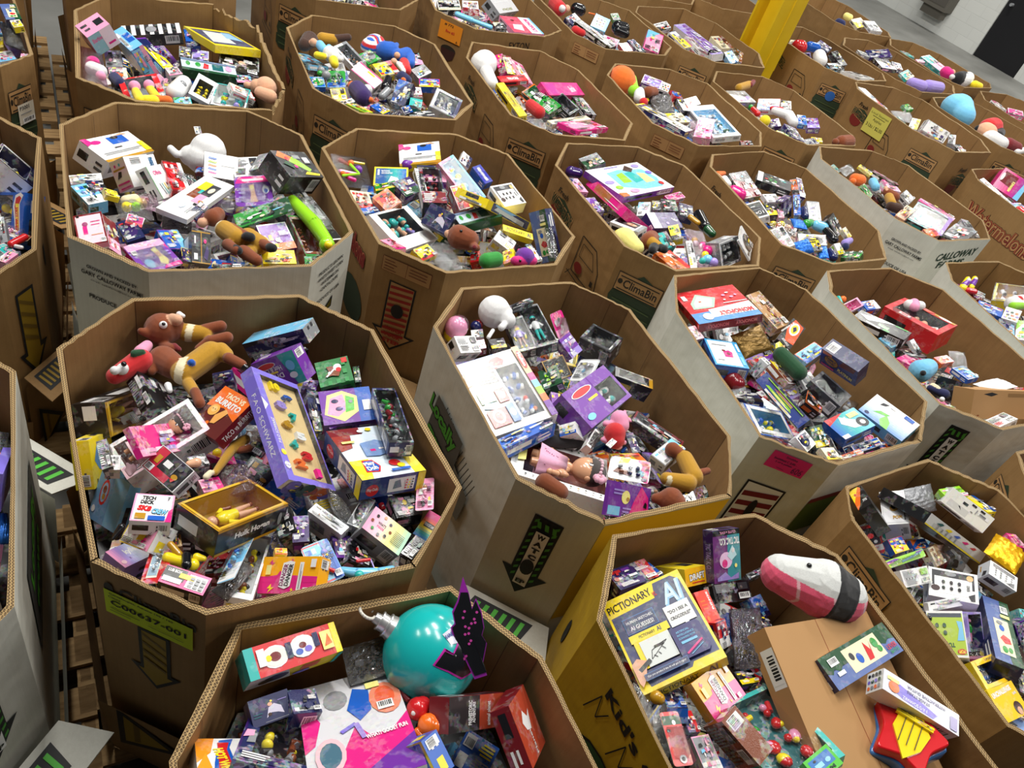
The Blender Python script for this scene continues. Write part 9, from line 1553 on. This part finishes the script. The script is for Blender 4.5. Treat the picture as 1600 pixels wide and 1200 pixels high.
# pallets
def make_pallet(n):
    z,ring = BINS[n]; cx = sum(p[0] for p in ring) / 8; cy = sum(p[1] for p in ring) / 8; a = Vector(ring[1]); b = Vector(ring[2]); yaw = math.atan2(b.y - a.y,b.x - a.x)
    return cx,cy,.68
def board(name,x0,y0,x1,y1,z0,z1,parent):
    mb = MB(); mb.faces([(x,y,z) for x in (x0,x1) for y in (y0,y1) for z in (z0,z1)],[(0,1,3,2),(4,6,7,5),(0,4,5,1),(2,3,7,6),(0,2,6,4),(1,5,7,3)],PAL['K'],0,False); return link(name,mb.mesh(name,M_WOOD),parent)
pal0 = bpy.data.objects.new('wooden_pallet',None); C.objects.link(pal0)
for i in range(7): y = -.61 + i * .187; board('deck_board',-.56,y,.56,y + .11,.122,.142,pal0)
for x in (-.56,-.02,.52): board('stringer',x,-.61,x + .04,.61,.022,.122,pal0)
for y in (-.61,-.05,.51): board('bottom_board',-.56,y,.56,y + .098,0,.02,pal0)
def clone(o,parent=None):
    c = o.copy(); C.objects.link(c)
    if parent: c.parent = parent
    for ch in o.children: clone(ch,c)
    return c
first = True
for n in BINS:
    cx,cy,yw = make_pallet(n); p = pal0 if first else clone(pal0); first = False; p.location = (cx,cy,0); p.rotation_euler = (0,0,yw); tag(p,'wooden pallet under the ' + ' '.join(STY[n][1].replace('cardboard ','').replace(',','').split()[:11]),'pallet','pallets under the bins')
for n in BINS: build_bin(n)
# ------------------------------------------------------------------ the toys placed one by one
for ix,ln in enumerate(TOYS.strip().split('\n')):
    f = ln.split('|'); k = f[0]
    if k == 'p':
        segs = []
        for g in f[1].split(';'):
            body,c = g.rsplit(' ',1); segs.append(([tuple(int(v) / 1000 for v in q.split()) for q in body.split(',')],c))
        o = make_blob(f[2],segs,{'f': 'fabric','p': 'plastic'}[f[5]],ix); tag(o,f[3],f[4] or CATS.get(f[2],'toy')); continue
    N_ = [int(v) / 1000 for v in f[1].split()]; opt = parse_opts(f[2]); art,nm,label,cat = f[3:7]; cat = cat or CATS.get(nm,'toy')
    if k == 'orn': o = make_ornament(nm,N_); tag(o,label,cat); continue
    w,h,t = N_[6:9]
    if k == 'b':
        sides = {q: v for q,v in opt.items() if len(q) == 1 and q in 'LRTB'}
        if art == 'PICT': sides = {'B': 'PICTSIDE','R': 'PICTSIDE'}
        if art == 'TACO': sides = {'R': 'TACOB'}
        if art == 'PLAYD': sides = {'B': 'PLAYE','L': 'PLAYE'}
        if art == 'FEUD': sides = {'B': 'FEUDS','L': 'FEUDS'}
        if art == 'REDPH': sides = {'B': 'REDPHB'}
        mt = M_MATTE if art.startswith('KRAFT') else (M_GLOSS if (ix * 7) % 5 < 2 or 'pack' in nm else M_CARD) if art[:2] == 'A:' else M_CLEAN
        if art == 'KRAFTBOX':
            mb = carton(w,h,t,art,ix,{'L': 'KLAB'}); o = link(nm,mb.mesh(nm,M_MATTE))
        else: o = link(nm,carton(w,h,t,art,ix,sides,opt.get('S')).mesh(nm,mt))
    elif k == 'w': o = make_window_box(nm,w,h,t,art,opt,ix)
    elif k == 'c': o = make_blister(nm,w,h,t,art,opt,ix)
    elif k == 'g': o = make_bag(nm,w,h,max(t,.03),opt['col'],ix)
    elif k == 'star': o = make_star(nm,w,h,t)
    elif k == 'tin': o = make_tin(nm,w,h,t,art)
    place(o,N_); tag(o,label,cat)
# ------------------------------------------------------------------ more toys and the buried heap in every bin
BN = {'B1': 'front left bin','B2': 'middle bin','B3': 'pink note bin','B4': 'narrow white bin','B5': 'right edge white bin','B6': 'yellow front bin','B7': 'right bin','B8': 'teal ornament bin','B9': 'lower left edge bin','B10': 'left middle bin','B11': 'top left bin','B12': 'front white bin','B13': 'watch step bin','B14': 'map puzzle bin','B15': 'game controller bin','B16': 'far white bin','B17': 'big red lettered bin','B18': 'torn rim bin','B19': 'blue plush bin','B20': 'white egg plush bin','B21': 'orange fruit bin','B22': 'bin right of orange fruit bin','B23': 'apples note bin','B24': 'sky blue plush bin','B25': 'right edge back bin','B26': 'yellow column bin','B27': 'lilac ruffle bin','B28': 'rearmost right bin','B29': 'bin nearest the wall','B30': 'white rimmed back bin','B31': 'round ended bin','B32': 'round blue card bin','B33': 'orange note bin','B34': 'top edge bin','B35': 'right edge corner bin','B36': 'top bin left of column','B37': 'bin behind the column','B38': 'bin behind torn rim bin','B39': 'top left back bin'}
def inside(pg,x,y,m):
    cx = sum(p[0] for p in pg) / 8; cy = sum(p[1] for p in pg) / 8
    for k in range(8):
        a,b = pg[k],pg[(k + 1) % 8]; ex,ey = b[0] - a[0],b[1] - a[1]; L = math.hypot(ex,ey); nx,ny = -ey / L,ex / L
        if nx * (cx - a[0]) + ny * (cy - a[1]) < 0: nx,ny = -nx,-ny
        if nx * (x - a[0]) + ny * (y - a[1]) < m: return False
    return True
SW = ['wpk','kwg','Bcw','mpw','uvy','ywB','rwk','bwy','kYh','cwb','wgk','Nwy','owk','twp','kdg','wry','gkw','pmw','UvY','wbr','ERk','kry','Swh','bky','wkk','Bkw']
used = set(); r = random.Random(11)
def near_label(x,y,cx,cy):
    d = math.hypot(x - cx,y - cy)
    if d < .16: return 'at centre'
    a = math.degrees(math.atan2(y - cy,x - cx)) % 360; return ['by right wall','in far right corner','at far wall','in far left corner','by left wall','in near left corner','at near wall','in near right corner'][int(((a - 39 + 22.5) % 360) // 45)]
BUSY = {'B1','B2','B12','B13','B7','B18','B19','B14','B15','B3'}; THIN = {'B6','B8'}
for n,(z,ring) in BINS.items():
    cx = sum(p[0] for p in ring) / 8; cy = sum(p[1] for p in ring) / 8; r = random.Random(int(n[1:]) * 101); base = z - (.24 if n in BUSY else .30 if n in THIN else .17)
    if n == 'B3' or n == 'B4': base = z - .22
    sp = .145; k = 0
    for gy in range(-5,6):
        for gx in range(-5,6):
            u,v = (gx + (gy % 2) * .5) * sp + r.uniform(-.03,.03),gy * sp * .9 + r.uniform(-.03,.03); x,y = cx + u * math.cos(.68) - v * math.sin(.68),cy + u * math.sin(.68) + v * math.cos(.68); k += 1
            w,h,t = r.uniform(.10,.19),r.uniform(.08,.14),r.uniform(.03,.08); m = math.hypot(w,h) / 2 * .8
            if not inside(ring,x,y,.03 + m): continue
            q = r.random(); pal = r.choice(SW); zz = base + r.uniform(-.03,.035) - .03; c1,c2,c3 = [NAMES[c] for c in pal]
            tl = r.choice(((.1,'lying flat'),(.35,'tilted'),(.6,'steeply tilted'))); az = r.uniform(0,6.28); M = Matrix.Translation((x,y,zz)) @ Matrix.Rotation(az,4,'Z') @ Matrix.Rotation(tl[0] * r.choice((-1,1)),4,'X') @ Matrix.Rotation(r.uniform(-.3,.3),4,'Y'); sd = int(n[1:]) * 1000 + k
            cn = [c1] + ([c2] if c2 != c1 else []) + ([c3] if c3 not in (c1,c2) else [])
            kind,nm,cat = ('printed toy box','toy_box','toy box') if q < .52 else ('clear windowed box','window_box','toy box') if q < .68 else ('blister card','blister_card','toy card') if q < .80 else ('flat toy packet','toy_packet','toy package') if q < .90 else ('toys in clear bag','plastic_bag','plastic bag')
            lab = None
            for cand in (f"{' and '.join(cn[:2])} {kind} {tl[1]} {near_label(x, y, cx, cy)} of {BN[n]}",f"{' '.join(cn)} {kind} {tl[1]} {near_label(x, y, cx, cy)} of {BN[n]}",f"{' '.join(cn)} {'large' if w > .15 else 'small'} {kind} {tl[1]} {near_label(x, y, cx, cy)} of {BN[n]}"):
                cand = cand.replace('nearest the wall','nearest wall').replace('behind the column','behind column').replace('right of orange','right of the orange') if False else cand
                if cand not in used and len(cand.split()) <= 16: lab = cand; break
            if lab is None: continue
            used.add(lab); q1,q2,q3,q4 = r.choice('xxltx'),r.random(),r.choice(('ykr','pwv','gkS','bwr','tyo','hkY')),r.choice('xl')
            if KEEP is not None and k not in KEEP.get(n,()): continue
            if nm == 'toy_box': o = link(nm,carton(w,h,t,f'A:{pal}:{q1}',sd).mesh(nm,M_GLOSS if q2 < .4 else M_CARD))
            elif nm == 'window_box': o = make_window_box(nm,w,h,max(t,.045),f'A:{pal}',{'win': '.1,.14,.9,.9','c': 'pcs:' + q3},sd)
            elif nm == 'blister_card': o = make_blister(nm,w,h,.025,f'A:{pal}',{'c': 'pcs:' + q3},sd)
            elif nm == 'plastic_bag': o = make_bag(nm,w * 1.15,h * 1.1,.05,'clear',sd,pal)
            else: o = link(nm,carton(w,h,.012,f'A:{pal}:{q4}',sd).mesh(nm,M_GLOSS))
            o.matrix_world = M; tag(o,lab,cat,None)
            if KEEP is None: o['fid'] = n + ' ' + str(k)
    # buried heap: nobody could count these
    mb = MB()
    for i in range(150):
        a = r.uniform(0,6.28); rr = math.sqrt(r.random()) * .55; x,y = cx + rr * math.cos(a),cy + rr * math.sin(a)
        if not inside(ring,x,y,.10): continue
        s = carton(r.uniform(.07,.15),r.uniform(.06,.11),r.uniform(.02,.06),'A:' + r.choice(SW) + ':l',i); M = Matrix.Translation((x,y,base - r.uniform(.06,.13))) @ Matrix.Rotation(r.uniform(0,6.28),4,'Z') @ Matrix.Rotation(r.uniform(-.8,.8),4,'X') @ Matrix.Rotation(r.uniform(-.5,.5),4,'Y'); s.xf(M)
        mb.v += []; i0 = len(mb.v); mb.v += s.v; mb.f += [tuple(i0 + j for j in f) for f in s.f]; mb.c += s.c; mb.m += s.m; mb.sm += s.sm
    pg = inset(ring,.025); mb.poly([(x,y,base - .14) for x,y in reversed(pg)],PAL['d'])
    o = link('toy_heap',mb.mesh('toy_heap',M_CARD)); tag(o,f'jumble of buried toy packages deep inside the {BN[n]}','toy packages',None,'stuff')
